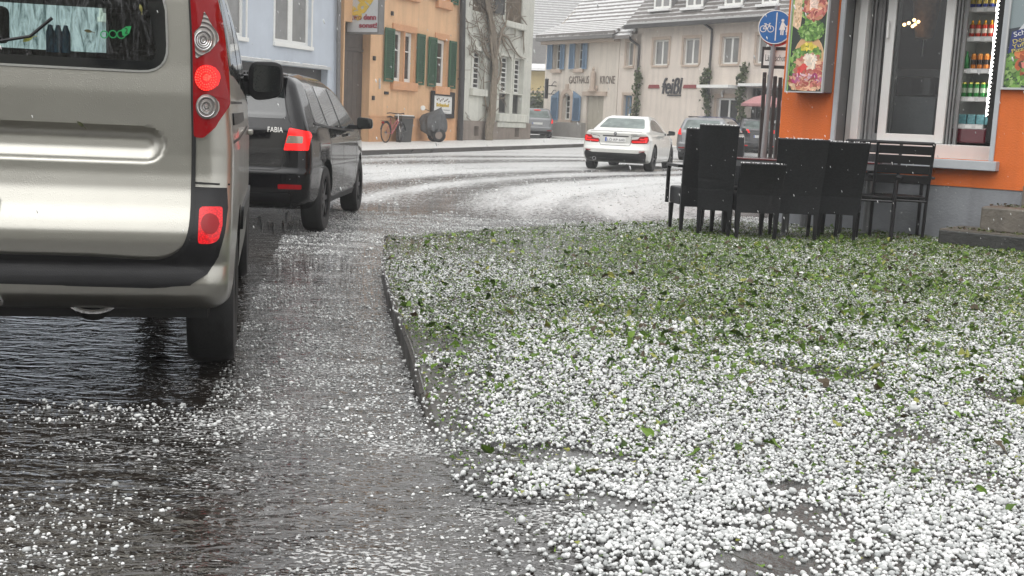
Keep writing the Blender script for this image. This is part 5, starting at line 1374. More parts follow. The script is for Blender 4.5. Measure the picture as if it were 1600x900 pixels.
f = MB(); f.box(lx0 + .012, lx1 - .004, .03, .05, zr1 + .12, FH); f.build('light_strip', Mt['led_white'], fr)
f = MB()
n = 46
for k in range(n):
    z = zr1 + .12 + (FH - zr1 - .12) * k / n; f.obox((lx1 + .001, .015, z), .035, .012, .024, ay=.6)
f.build('strip_teeth', Mt['black_plastic'], fr)
f = MB(); f.box(.02, lx0, .12, .5, FH - .05, FH - .02); f.build('top_light', Mt['fridge_light'], fr)
shz = [FZ(1520, y)[1] for y in (195, 152, 108, 58, 12, -32)]
for z in shz:
    f = MB(); f.box(.006, lx0 + .008, .03, FDp - .01, z - .02, z); f.box(.004, lx0 + .01, .0, .028, z - .045, z + .006); sh_ = f.build('shelf', Mt['fridge_white'], fr)
    for k in range(3):
        f = MB(); f.box(.03 + k * .11, .03 + k * .11 + .07, -.006, -.001, z - .04, z - .008); f.build('price_tag', Mt['plate_white'], sh_)
def can_mat(name, c1, c2, c3):
    defm(name + '_body', c1, .25, metal=.3, var=.1); defm(name + '_band', c2, .25, metal=.2, var=.1); defm(name + '_top', c3, .25, metal=.6, var=.1)
    return [Mt[name + '_body'], Mt[name + '_band'], Mt[name + '_top']]
def can(name, mats, r=.031, h=.14, bottle=False):
    f = MB(); f.cur = 0; f.lathe([(r * .85, 0), (r, .008), (r, h * .30)], n=14); f.cur = 1; f.lathe([(r, h * .30), (r, h * .62)], n=14); f.cur = 0; f.lathe([(r, h * .62), (r, h * .88)], n=14); f.cur = 2
    f.lathe([(r, h * .88), (r * .8, h * .95), (r * .8, h), (0, h)] if not bottle else [(r, h * .88), (r * .5, h * 1.0), (r * .38, h * 1.12), (r * .38, h * 1.2), (0, h * 1.2)], n=14)
    return f.build(name, mats, None, smooth=True)
rows = [('drink_can', can_mat('can_blue', (.03, .05, .28), (.6, .45, .1), (.6, .6, .6)), 4, 6, .0, 'blue and gold drink can on the highest visible fridge shelf', 'blue cans in the fridge', .15, False),
        ('drink_bottle', can_mat('bottle_red', (.5, .03, .01), (.7, .6, .5), (.75, .35, .02)), 3, 4, .02, 'red bottle with an orange neck on the second fridge shelf', 'red bottles in the fridge', .15, True),
        ('drink_can', can_mat('can_orange', (.6, .2, .03), (.03, .02, .02), (.6, .25, .05)), 2, 4, .07, 'orange can with a black band on the middle fridge shelf', 'orange cans in the fridge', .165, False),
        ('drink_can', can_mat('can_green', (.03, .25, .05), (.5, .6, .45), (.55, .5, .1)), 1, 6, .0, 'green and silver can on the fridge shelf above the teal boxes', 'green cans in the fridge', .16, False)]
for (nm, mm, si, cnt, x0, lab, grp, hh, bot) in rows:
    step = .066; o = None
    for k in range(cnt):
        if o is None: o = can(nm, mm, .030, hh, bot); src = o
        else: o = src.copy(); COL.objects.link(o)
        u = fx0 + .06 + x0 + k * step; o.location = KK.world(u, fd + .10, fb + shz[si] + .003); o.rotation_euler = (0, 0, k * .9)
        tag(o, lab, 'bottle' if bot else 'can', grp)
def packs(nm, mt_, si, xs, w_, h_, lab, cat, grp):
    src = None
    for x in xs:
        if src is None:
            f = MB(); f.box(-w_ / 2, w_ / 2, 0, .1, 0, h_); src = o = f.build(nm, mt_, None, bevel=.012)
        else: o = src.copy(); COL.objects.link(o)
        o.location = KK.world(fx0 + x, fd + .09, fb + shz[si] + .003); o.rotation_euler = (0, 0, KK.ang); tag(o, lab, cat, grp)
defm('pack_green', (.14, .42, .03), .4, var=.3, vs=30); defm('pack_teal', (.12, .30, .33), .3, var=.5, vs=40); defm('jar_red', (.3, .01, .02), .25, var=.2)
packs('can_pack', Mt['pack_green'], 2, [.385], .13, .17, 'bright green shrink wrapped can pack beside the orange cans', 'pack', None)
packs('drink_box', Mt['pack_teal'], 0, [.07, .165, .26, .35], .085, .11, 'pale teal drink carton on the lowest fridge shelf', 'carton', 'teal cartons in the fridge')
src = None
for x in (.33, .40):
    if src is None: f = MB(); f.lathe([(.028, 0), (.036, .01), (.036, .085), (.03, .10), (0, .10)], n=14); src = o = f.build('red_jar', Mt['jar_red'], None, smooth=True)
    else: o = src.copy(); COL.objects.link(o)
    o.location = KK.world(fx0 + x, fd + .10, fb + shz[3] + .003); tag(o, 'dark red jar beside the red bottles in the fridge', 'jar', 'red jars in the fridge')
f = MB(); f.lathe([(.03, 0), (.033, .01), (.033, .11), (.012, .16), (.012, .19), (0, .19)], n=14); o = f.build('drink_bottle', can_mat('bot_green', (.02, .22, .05), (.6, .6, .6), (.7, .6, .05))[0], None, smooth=True); o.location = KK.world(fx0 + .055, fd + .10, fb + shz[2] + .003); tag(o, 'green bottle standing left of the orange cans', 'bottle')

# ------------------------------------------------------------------ food posters
def print_material():
    mt, nt, b = new_mat('poster_print'); a = N(nt, 'ShaderNodeVertexColor', layer_name='Col'); nt.links.new(a.outputs['Color'], b.inputs['Base Color']); b.inputs['Roughness'].default_value = .35
    return mt
Mt['poster_print'] = print_material()
def food_print(name, parent, polys, y):
    """polys: list of (points[(x,z)], colour); each later shape lies a hair proud of the one before"""
    V = []; Fc = []; C = []
    me = bpy.data.meshes.new(name); k = 0
    for i, (pts, col) in enumerate(polys):
        b = len(V); V += [(p[0], y - .000005 * i, p[1]) for p in pts]; Fc.append(tuple(range(b, b + len(pts)))); C += [tuple(col) + (1,)] * len(pts)
    me.from_pydata(V, [], Fc); ca = me.color_attributes.new('Col', 'FLOAT_COLOR', 'POINT'); ca.data.foreach_set('color', np.array(C, dtype=np.float32).ravel()); me.materials.append(Mt['poster_print'])
    return link(name, me, parent)
def shard(rs, x, z, s, col, el=1.6, a=None, n=9, jag=.3, v=.3):
    a = rs.uniform(0, PI) if a is None else a; out = []
    for k in range(n):
        t = 2 * PI * k / n; r = s * (1 + jag * rs.uniform(-1, 1)); px, pz = r * el * math.cos(t), r * math.sin(t)
        out.append((x + px * math.cos(a) - pz * math.sin(a), z + px * math.sin(a) + pz * math.cos(a)))
    kf = 1 + v * rs.uniform(-1, 1); return (out, tuple(min(1, c * kf) for c in col))
def clip_poly(pts, x0, x1, z0, z1):
    return [(min(max(p[0], x0), x1), min(max(p[1], z0), z1)) for p in pts]
def blob(rs, cx, cz, rx, rz, n, s, cols, **kw):
    out = []; n = int(n * 2.2); s = s * .62
    for _ in range(n):
        t = rs.uniform(0, 2 * PI); r = math.sqrt(rs.random()); out.append(shard(rs, cx + rx * r * math.cos(t), cz + rz * r * math.sin(t), s * rs.uniform(.5, 1.3), rs.choice(cols), **kw))
    return out
pd = -.26
pl = KK.uz(1231.5, 100, pd)[0]; pr = KK.uz(1288.5, 100, pd)[0]; pz = KK.uz(1255, 143.5, pd)[1]; PW = pr - pl; PH = 2.0
po = empty('food_poster', KK.world(pl, 0, pz), KK.ang, 'tall light box poster of a kebab and a burger on the orange wall', 'poster')
defm('box_taupe', (.16, .145, .14), .5, var=.1)
f = MB(); f.box(0, PW, pd + .01, -.003, 0, PH); f.build('box', Mt['box_taupe'], po, bevel=.008)
rs = random.Random(21); GRN = [(.10, .22, .04), (.18, .34, .07), (.05, .12, .025), (.28, .42, .14), (.12, .25, .05)]; MEAT = [(.42, .13, .08), (.55, .24, .14), (.33, .07, .06), (.62, .36, .24), (.5, .16, .13)]; ONI = [(.38, .04, .15), (.55, .16, .3), (.6, .4, .45)]
BRD = [(.66, .46, .28), (.72, .52, .34), (.58, .36, .2)]
P = [([(0, 0), (PW, 0), (PW, PH), (0, PH)], (.022, .035, .026)), ([(0, 0), (.022, 0), (.022, PH), (0, PH)], (.30, .52, .16)), ([(PW - .022, 0), (PW, 0), (PW, PH), (PW - .022, PH)], (.36, .6, .2))]
k_ = PW / .46
def ell(cx, cz, rx, rz, col, a=0, n=26):
    return ([(cx + rx * math.cos(2 * PI * t / n) * math.cos(a) - rz * math.sin(2 * PI * t / n) * math.sin(a), cz + rx * math.cos(2 * PI * t / n) * math.sin(a) + rz * math.sin(2 * PI * t / n) * math.cos(a)) for t in range(n)], col)
# burger (lower)
P += [ell(.25 * k_, .33, .20 * k_, .29, (.70, .47, .27)), ell(.25 * k_, .36, .185 * k_, .255, (.60, .36, .18)), ell(.23 * k_, .10, .21 * k_, .09, (.62, .32, .16))]
P += blob(rs, .25 * k_, .40, .15 * k_, .10, 130, .026, GRN); P += blob(rs, .10 * k_, .30, .07 * k_, .16, 60, .024, GRN); P += blob(rs, .24 * k_, .49, .08 * k_, .04, 14, .028, [(.62, .5, .05), (.7, .58, .12)])
P += blob(rs, .26 * k_, .27, .16 * k_, .12, 110, .034, MEAT, el=2.0); P += blob(rs, .27 * k_, .33, .07 * k_, .07, 18, .028, [(.75, .62, .5), (.8, .72, .62)], el=2.2); P += blob(rs, .2 * k_, .24, .06 * k_, .04, 8, .04, [(.6, .06, .05)])
P += blob(rs, .24 * k_, .13, .19 * k_, .06, 90, .022, ONI + MEAT, el=3.2); P += blob(rs, .24 * k_, .06, .18 * k_, .035, 50, .024, MEAT + BRD, el=2.4)
# kebab (upper)
P += [([(.02 * k_, .72), (.12 * k_, .66), (.16 * k_, 1.2), (.13 * k_, 1.5), (.04 * k_, 1.5)], (.70, .50, .34))]
P += blob(rs, .08 * k_, 1.02, .05 * k_, .32, 50, .018, BRD, a=1.5); P += blob(rs, .27 * k_, .66, .15 * k_, .10, 130, .026, GRN); P += blob(rs, .26 * k_, 1.05, .13 * k_, .34, 150, .034, GRN); P += blob(rs, .30 * k_, .90, .12 * k_, .12, 80, .036, MEAT, el=1.9)
P += blob(rs, .30 * k_, 1.20, .07 * k_, .14, 60, .026, ONI, el=2.4, a=1.3); P += blob(rs, .30 * k_, 1.6, .14 * k_, .3, 140, .034, GRN + MEAT); P += blob(rs, .27 * k_, .95, .04 * k_, .05, 12, .02, [(.8, .6, .5)], el=2.4)
P = [(clip_poly(p, .004, PW - .004, .012, PH - .01), c) for p, c in P]
food_print('poster_print', po, P, pd - .002)
f = MB(); f.frame(-.006, PW + .006, -.008, PH, .012, pd - .03, pd + .02); f.build('frame', Mt['sign_grey'], po)

q0 = KK.uz(1570.5, 70, -.05)[0]; z0 = KK.uz(1585, 140, -.05)[1]; PW2, PH2 = 1.0, 1.5
p2 = empty('menu_poster', KK.world(q0, 0, z0), KK.ang, 'framed menu poster with a blue price panel to the right of the drinks fridge', 'poster')
f = MB(); f.frame(0, PW2, 0, PH2, .02, -.06, -.003); f.build('frame', Mt['sign_grey'], p2)
P = [([(.02, .02), (PW2 - .02, .02), (PW2 - .02, PH2 - .02), (.02, PH2 - .02)], (.03, .04, .05)), ([(.02, .60), (PW2 - .02, .75), (PW2 - .02, 1.0), (.02, 1.0)], (.22, .27, .28)), ([(.06, .52), (.5, .62), (.5, .9), (.16, .66)], (.55, .57, .58))]
P += blob(rs, .12, .20, .12, .22, 80, .03, GRN); P += blob(rs, .28, .30, .16, .16, 60, .045, [(.4, .09, .03), (.5, .16, .05), (.05, .03, .02), (.33, .06, .03)]); P += blob(rs, .5, .25, .3, .22, 160, .04, GRN + MEAT)
P += [ell(.08, 1.08, .05, .05, (.42, .12, .06)), ell(.20, 1.09, .05, .05, (.42, .12, .06)), ell(.32, 1.10, .05, .05, (.42, .12, .06))]
P += [([(.03, .36), (.6, .52), (.6, .72), (.05, .57)], (.02, .035, .16))]
P = [(clip_poly(p, .02, PW2 - .02, .02, PH2 - .02), c) for p, c in P]; food_print('poster_print', p2, P, -.03)
for k, (t, c, x1, z) in enumerate([('Schülermenü', 'white_paint', .5, .595), ('Döner Kebab', 'gold_bright', .46, .525), ('Yufka Döner', 'gold_bright', .46, .475), ('Pizza Döner', 'gold_bright', .42, .425)]):
    if c not in Mt: defm('gold_bright', (.6, .5, .12), .4, var=.05)
    text_fit(p2, t, (.06, x1, z - .02, z + .02 + (.008 if k == 0 else 0)), -.036, Mt[c], thick=.002, ang=.27, extrude=.01)

# ------------------------------------------------------------------ stone steps
st = None
def step_block(lp, base_z_, top_y, w_, name_m, back):
    p = gnd(*lp, base_z_); v = p - KK.o; u, dd = v.dot(KK.u), v.dot(KK.n)
    zt = KK.uz(lp[0], top_y, dd)[1]
    return u, dd, base_z_, zt
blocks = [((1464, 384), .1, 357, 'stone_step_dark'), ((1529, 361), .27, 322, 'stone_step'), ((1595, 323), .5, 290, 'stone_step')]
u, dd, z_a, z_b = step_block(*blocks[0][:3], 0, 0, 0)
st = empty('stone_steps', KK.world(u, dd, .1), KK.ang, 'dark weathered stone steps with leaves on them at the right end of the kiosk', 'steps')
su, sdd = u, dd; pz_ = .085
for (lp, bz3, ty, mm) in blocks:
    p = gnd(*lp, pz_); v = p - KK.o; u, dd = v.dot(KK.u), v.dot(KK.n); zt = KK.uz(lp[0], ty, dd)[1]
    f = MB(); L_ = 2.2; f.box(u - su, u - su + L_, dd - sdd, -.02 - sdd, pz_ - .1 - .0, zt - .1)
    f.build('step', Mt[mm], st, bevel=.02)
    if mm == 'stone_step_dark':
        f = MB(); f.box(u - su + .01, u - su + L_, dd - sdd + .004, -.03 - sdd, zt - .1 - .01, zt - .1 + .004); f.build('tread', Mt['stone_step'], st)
    pz_ = zt
def step_leaves():
    rs = np.random.default_rng(4); n = 420
    zt1 = None
    P = []; 
    for (lp, bz3, ty, mm) in blocks[:2]:
        pass
    zz = .085; rows_ = []
    for i, (lp, bz3, ty, mm) in enumerate(blocks):
        p = gnd(*lp, zz); v = p - KK.o; u, dd = v.dot(KK.u), v.dot(KK.n); zt = KK.uz(lp[0], ty, dd)[1]; rows_.append((u, dd, zt)); zz = zt
    for i in (0, 1):
        u, dd, zt = rows_[i]; d2 = rows_[i + 1][1] if i < 2 else 0
        m_ = 260
        uu = u + .05 + 1.4 * rs.random(m_); d_ = dd + .03 + (max(d2, dd + .2) - dd - .05) * rs.random(m_)
        un, dn = rows_[i + 1][:2]
        ok = ~((uu > un - .02) & (d_ > dn - .02))
        for a, b in zip(uu[ok], d_[ok]):
            q = KK.world(a, b, zt + .008); P.append(tuple(q))
    P = np.array(P); n = len(P); g = rs.random((n, 1)); col = np.array([.05, .06, .02]) * (1 - g) + np.array([.14, .16, .06]) * g; col = np.where(rs.random((n, 1)) < .3, np.array([.10, .07, .045]), col)
    V, Fc, C = leaf_mesh(P, rs.uniform(.015, .04, n), .5, col, rs.random(n) < .5)
    o = np_mesh('leaf_litter', V, Fc, 3, Mt['torn_leaf'], smooth=False); ca = o.data.color_attributes.new('Col', 'FLOAT_COLOR', 'POINT'); ca.data.foreach_set('color', C.astype(np.float32).ravel())
    tag(o, 'torn leaves lying on the stone steps', 'leaves', kind='stuff')
step_leaves()

# ------------------------------------------------------------------ tables and chairs
def wicker_material():
    mt, nt, b = new_mat('black_wicker'); L = nt.links.new
    tc = N(nt, 'ShaderNodeTexCoord'); br = N(nt, 'ShaderNodeTexBrick', offset=.5); br.inputs['Scale'].default_value = 44; br.inputs['Mortar Size'].default_value = .035; br.inputs['Brick Width'].default_value = .8; br.inputs['Row Height'].default_value = .35
    mp = N(nt, 'ShaderNodeMapping'); mp.inputs['Rotation'].default_value = (R(90), 0, 0); L(tc.outputs['Object'], mp.inputs['Vector']); L(mp.outputs[0], br.inputs['Vector'])
    br.inputs['Color1'].default_value = (.008, .009, .010, 1); br.inputs['Color2'].default_value = (.016, .017, .019, 1); br.inputs['Mortar'].default_value = (.002, .002, .002, 1)
    L(br.outputs['Color'], b.inputs['Base Color']); b.inputs['Roughness'].default_value = .42; b.inputs['Specular IOR Level'].default_value = .25
    bp = N(nt, 'ShaderNodeBump', invert=True); bp.inputs['Strength'].default_value = .5; bp.inputs['Distance'].default_value = .002; L(br.outputs['Fac'], bp.inputs['Height']); L(bp.outputs[0], b.inputs['Normal'])
    return mt
Mt['black_wicker'] = wicker_material()
defm('chair_leg', (.010, .010, .011), .4, var=.2, spec=.3)
defm('rim_highlight', (.30, .30, .30), .3, var=.2)  # pale grey for a painted highlight on chair rails; unused
def wicker_chair(loc, rz, label, h=.98, w=.46, lean=.09, arms=False, wt=None, side=False):
    o = empty('wicker_chair', loc, rz, label, 'chair', 'black wicker chairs by the kiosk')
    wt = wt or w * 1.04
    mb = MB(); nz, nx = 8, 6
    def P(i, j, f): 
        t = i / nz; z = .26 + (h - .26) * t; x = (j / nx - .5) * (w + (wt - w) * t); y = -lean * max(0, (z - .42) / (h - .42)) ** 1.3 - .02 * math.cos((j / nx - .5) * PI) * t
        return (x, y + f, z)
    for f_ in (0, .035):
        for i in range(nz):
            for j in range(nx): mb.quad(P(i, j, f_), P(i, j + 1, f_), P(i + 1, j + 1, f_), P(i + 1, j, f_))
    for i in range(nz):
        for j in (0, nx): mb.quad(P(i, j, 0), P(i, j, .035), P(i + 1, j, .035), P(i + 1, j, 0))
    for j in range(nx):
        for i in (0, nz): mb.quad(P(i, j, 0), P(i, j, .035), P(i, j + 1, .035), P(i, j + 1, 0))
    mb.build('backrest', Mt['black_wicker'], o, auto=.8)
    mb = MB(); mb.tube([tuple(Vector(P(nz, j, .018)) + Vector((0, 0, .004))) for j in range(nx + 1)], .014, 6); mb.build('top_rail', Mt['chair_leg'], o)
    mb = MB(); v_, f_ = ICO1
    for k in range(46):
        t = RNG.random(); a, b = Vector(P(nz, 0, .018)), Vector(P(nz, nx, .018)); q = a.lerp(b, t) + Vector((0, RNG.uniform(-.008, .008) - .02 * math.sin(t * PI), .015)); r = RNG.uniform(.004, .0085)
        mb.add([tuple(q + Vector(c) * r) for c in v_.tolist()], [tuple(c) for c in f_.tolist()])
    mb.build('hail_and_highlight', Mt['hail_and_highlight'], o, smooth=True)['kind'] = 'stuff'  # white beads along the top rail stand in for its wet highlight
    mb = MB(); mb.box(-w / 2, w / 2, .037, .47, .27, .445); mb.build('seat', Mt['black_wicker'], o, bevel=.02)
    for sx in (-1, 1):
        for y in (.025, .45):
            mb = MB(); x = sx * (w / 2 - .022); t0, t1 = .022, .014
            mb.add([(x - t1, y - t1, 0), (x + t1, y - t1, 0), (x + t1, y + t1, 0), (x - t1, y + t1, 0), (x - t0, y - t0, .27), (x + t0, y - t0, .27), (x + t0, y + t0, .27), (x - t0, y + t0, .27)], [(0, 3, 2, 1), (0, 1, 5, 4), (1, 2, 6, 5), (2, 3, 7, 6), (3, 0, 4, 7), (4, 5, 6, 7)])
            mb.build('leg', Mt['chair_leg'], o)
        if arms:
            mb = MB(); mb.box(sx * (w / 2 + .03) - .025, sx * (w / 2 + .03) + .025, -.02, .46, .645, .675); mb.box(sx * (w / 2 + .03) - .018, sx * (w / 2 + .03) + .018, .42, .455, .27, .644); mb.build('armrest', Mt['chair_leg'], o, bevel=.006)
    return o
def slat_chair(loc, rz, label):
    o = empty('slat_chair', loc, rz, label, 'chair', 'black slat back armchairs by the kiosk')
    w = .54
    for sx in (-1, 1):
        mb = MB(); x = sx * w / 2; mb.tube([(x * .96, .06, 0), (x * .97, .02, .44), (x, -.09, .99)], .017, 8); mb.build('leg', Mt['chair_leg'], o, smooth=True)
        mb = MB(); mb.tube([(x * .98, .5, 0), (x * .98, .48, .62)], .018, 8); mb.build('leg', Mt['chair_leg'], o, smooth=True)
        mb = MB(); mb.box(x - .03 + sx * .02, x + .03 + sx * .02, -.02, .52, .63, .655); mb.build('armrest', Mt['chair_leg'], o, bevel=.008)
        mb = MB(); mb.tube([(x * .97, .02, .40), (x * .98, .48, .40)], .012, 6); mb.build('side_rail', Mt['chair_leg'], o)
    for k in range(4):
        z = .62 + k * .098; y = -.09 * (z - .44) / .55
        mb = MB(); mb.obox((0, y, z), w - .03, .018, .086, ax=.16); mb.build('back_slat', Mt['chair_leg'], o, bevel=.004)
    mb = MB(); mb.tube([(-w / 2, -.09, .985), (w / 2, -.09, .985)], .017, 8); mb.build('top_rail', Mt['chair_leg'], o, smooth=True)
    mb = MB()
    for k in range(5): mb.box(-w / 2 + .02, w / 2 - .02, .03 + k * .092, .03 + k * .092 + .08, .425, .445)
    mb.build('seat', Mt['chair_leg'], o, bevel=.004)
    mb = MB(); mb.tube([(-w / 2, .02, .40), (w / 2, .02, .40)], .014, 6); mb.tube([(-w / 2, .48, .40), (w / 2, .48, .40)], .014, 6); mb.build('seat_frame', Mt['chair_leg'], o)
    return o
def table(px, py, rz, L_, W_, label, h=.77):
    b = gnd(px, py, .1); o = empty('table', b, rz, label, 'table', 'dark red tables by the kiosk')
    mb = MB(); mb.box(-L_ / 2, L_ / 2, -W_ / 2, W_ / 2, h - .022, h); mb.build('tabletop', Mt['table_red'], o, bevel=.006)
    mb = MB(); mb.box(-L_ / 2 + .01, L_ / 2 - .01, -W_ / 2 + .01, W_ / 2 - .01, h - .085, h - .024); mb.build('apron', Mt['table_metal'], o)
    for sx in (-1, 1):
        mb = MB(); mb.tube([(sx * L_ * .33, 0, .02), (sx * L_ * .33, 0, h - .09)], .038, 14); mb.build('leg', Mt['table_metal'], o, smooth=True)
        mb = MB(); mb.box(sx * L_ * .33 - .04, sx * L_ * .33 + .04, -W_ * .4, W_ * .4, 0, .025); mb.build('foot', Mt['table_metal'], o, bevel=.006)
    return o
table(1178, 364, R(-14), .92, .72, 'dark red topped metal table among the wicker chairs nearest the road')
table(1302, 361, R(-34), 1.05, .62, 'dark red topped metal table close under the serving window')
g_ = lambda px, py: gnd(px, py, .1)
wicker_chair(g_(1088, 364), R(7), 'black wicker armchair nearest the road, its armrest to the left', h=1.02, w=.36, arms=True)
wicker_chair(g_(1113, 371), R(-12), 'tall black wicker chair standing half in front of the chair nearest the road', h=1.06, w=.33, wt=.37, lean=.10)
wicker_chair(g_(1122, 351), R(172), 'black wicker chair on the far side of the first table, mostly hidden', h=.95, w=.42)
wicker_chair(g_(1181, 375.5), R(6), 'low backed black wicker chair between the two pairs of tall ones', h=.72, w=.42)
wicker_chair(g_(1241, 376.5), R(-6), 'tall black wicker chair with a straight back before the orange wall corner', h=.965, w=.42, wt=.48, lean=.12)
wicker_chair(g_(1305, 376.5), R(-20), 'tall black wicker chair leaning right in front of the second table', h=.955, w=.38, wt=.52, lean=.16)
slat_chair(g_(1400, 374), R(-12), 'black slat back armchair in full view under the serving window')
slat_chair(g_(1352, 369), R(160), 'black slat back armchair mostly hidden behind the leaning wicker chair')

# ------------------------------------------------------------------ sign pole and posts
Yp = 18.0; pb = gnd(1186.5, 300, .1); pb = atY(1186.5, 300, Yp); pb = Vector((pb.x, Yp, float(pav_z(pb.x, Yp))))
lean = R(4.0)
sp = empty('street_sign', pb, R(-14), 'grey pole with a round blue cycle and footpath sign above a white noise protection board', 'street sign')
pm = Matrix.Rotation(lean, 4, 'Y')
tp = atY(1211.5, 43, Yp); zc = tp.z - pb.z; xs = (tp - pb).dot(Vector((math.cos(R(-14)), math.sin(R(-14)), 0)))
f = MB(); f.tube([(0, 0, 0), (xs * 1.12, 0, zc * 1.12)], .040, 12); f.build('pole', Mt['pole_grey'], sp, smooth=True)
rD = 25 / F * Yp * 1.01
def disc(mb, cx, cz, r, y0, y1, n=40): mb.prism([(cx + r * math.cos(2 * PI * k / n), cz + r * math.sin(2 * PI * k / n)) for k in range(n)], y0, y1)
f = MB(); disc(f, xs, zc, rD, -.060, -.052); dk = f.build('round_sign', Mt['sign_blue'], sp)
sy = -.064
f = MB()
n = 40
for k in range(n):
    a0, a1 = 2 * PI * k / n, 2 * PI * (k + 1) / n
    f.quad((xs + rD * math.cos(a0), sy + .002, zc + rD * math.sin(a0)), (xs + rD * math.cos(a1), sy + .002, zc + rD * math.sin(a1)), (xs + rD * .955 * math.cos(a1), sy + .002, zc + rD * .955 * math.sin(a1)), (xs + rD * .955 * math.cos(a0), sy + .002, zc + rD * .955 * math.sin(a0)))
q = rD / .25
def strip2(p, w_=.010, y=None):
    for a, b in zip(p, p[1:]):
        a_, b_ = Vector(a), Vector(b); t = (b_ - a_).normalized(); n_ = Vector((-t.y, t.x)) * w_ * q / 2
        f.quad(*[(xs + v.x * q, sy, zc + v.y * q) for v in (a_ - n_, b_ - n_, b_ + n_, a_ + n_)])
def dot2(cx, cy, r, n=16): f.add([(xs + (cx + r * math.cos(2 * PI * k / n)) * q, sy, zc + (cy + r * math.sin(2 * PI * k / n)) * q) for k in range(n)], [tuple(range(n))])
def ring2(cx, cy, r, w_=.010, n=20): strip2([(cx + r * math.cos(2 * PI * k / n), cy + r * math.sin(2 * PI * k / n)) for k in range(n + 1)], w_)
strip2([(.012, -.2), (.012, .215)], .014)
ring2(-.175, -.03, .045); ring2(-.065, -.03, .045); strip2([(-.175, -.03), (-.145, .03), (-.085, .03), (-.12, -.03), (-.145, .03)]); strip2([(-.065, -.03), (-.09, .05), (-.07, .055)]); strip2([(-.12, -.03), (-.175, -.03)]); strip2([(-.165, .045), (-.13, .045)], .014)
dot2(.105, .10, .022); f.add([(xs + x * q, sy, zc + z * q) for x, z in ((.09, .075), (.12, .075), (.15, -.04), (.06, -.04))], [(0, 1, 2, 3)]); strip2([(.09, -.04), (.09, -.115)], .018); strip2([(.118, -.04), (.118, -.115)], .018); strip2([(.12, .06), (.16, .0)], .013)
dot2(.175, .01, .016); f.add([(xs + x * q, sy, zc + z * q) for x, z in ((.165, -.008), (.187, -.008), (.2, -.07), (.155, -.07))], [(0, 1, 2, 3)]); strip2([(.17, -.07), (.17, -.115)], .013); strip2([(.187, -.07), (.187, -.115)], .013)
f.build('symbols', Mt['white_paint'], dk)
f = MB(); disc(f, xs * .985 + .03, zc - .035, rD, -.035, -.030); o2 = f.build('round_sign', Mt['sign_red'], sp); f = MB(); disc(f, xs * .985 + .03, zc - .035, rD * .86, -.039, -.036); f.build('sign_face', Mt['white_paint'], o2)
c0 = atY(1190, 69, Yp); c1 = atY(1232, 107, Yp); wB = 44 / F * Yp; hB = 33 / F * Yp; bx = xs * .86 - .17; bz4 = zc - (88 - 43) / F * Yp - hB / 2
f = MB(); f.box(bx, bx + wB, .043, .06, bz4, bz4 + hB); nbd = f.build('notice_board', Mt['pipe_dark'], sp, bevel=.01); f = MB(); f.box(bx + .035, bx + wB - .035, .036, .0425, bz4 + .05, bz4 + hB - .055); f.build('board_face', Mt['white_paint'], nbd)
text_fit(nbd, 'Lärmschutz', (bx + .06, bx + wB - .05, bz4 + .115, bz4 + hB - .12), .034, Mt['dark_letter'], thick=.001)
src = None
for k, (x0, y0, x1) in enumerate([(1195, 113, 1187), (1202.5, 117, 1195.5), (1211.5, 119, 1203), (1219.5, 121, 1212), (1226.5, 123, 1219.5)]):
    b = atY(x1 - 3.5, 300, 20.0); b.z = float(pav_z(b.x, 20)); t = atY(x0, y0, 20.0)
    o = empty('slim_post', b, 0, ['slim dark steel post, leftmost of the leaning row', 'slim dark steel post half hidden behind the sign pole', 'slim dark steel post in the middle of the leaning row', 'slim dark steel post second from the orange wall', 'slim dark steel post closest to the orange wall'][k], 'post', 'leaning steel posts behind the tables')
    mb = MB(); v = t - b; mb.obox(v / 2, .062, .05, v.length, ay=math.atan2(v.x, v.z)); mb.build('shaft', Mt['post_dark'], o, bevel=.004); mb = MB(); mb.box(-.07, .07, -.07, .07, 0, .012); mb.build('foot_plate', Mt['post_dark'], o)
b = atY(1209, 240, 21.5); b.z = float(pav_z(b.x, b.y)); t = atY(1209, 188, 21.5); h_ = t.z - b.z
cb = empty('utility_cabinet', b, R(-10), 'dark grey utility cabinet with a pale rim behind the leaning posts', 'cabinet')
f = MB(); f.box(0, .55, 0, .35, 0, h_ - .05); f.build('body', Mt['shutter_dark'], cb, bevel=.01); f = MB(); f.box(-.02, .57, -.02, .37, h_ - .049, h_); f.build('lid', Mt['sign_grey'], cb, bevel=.01)
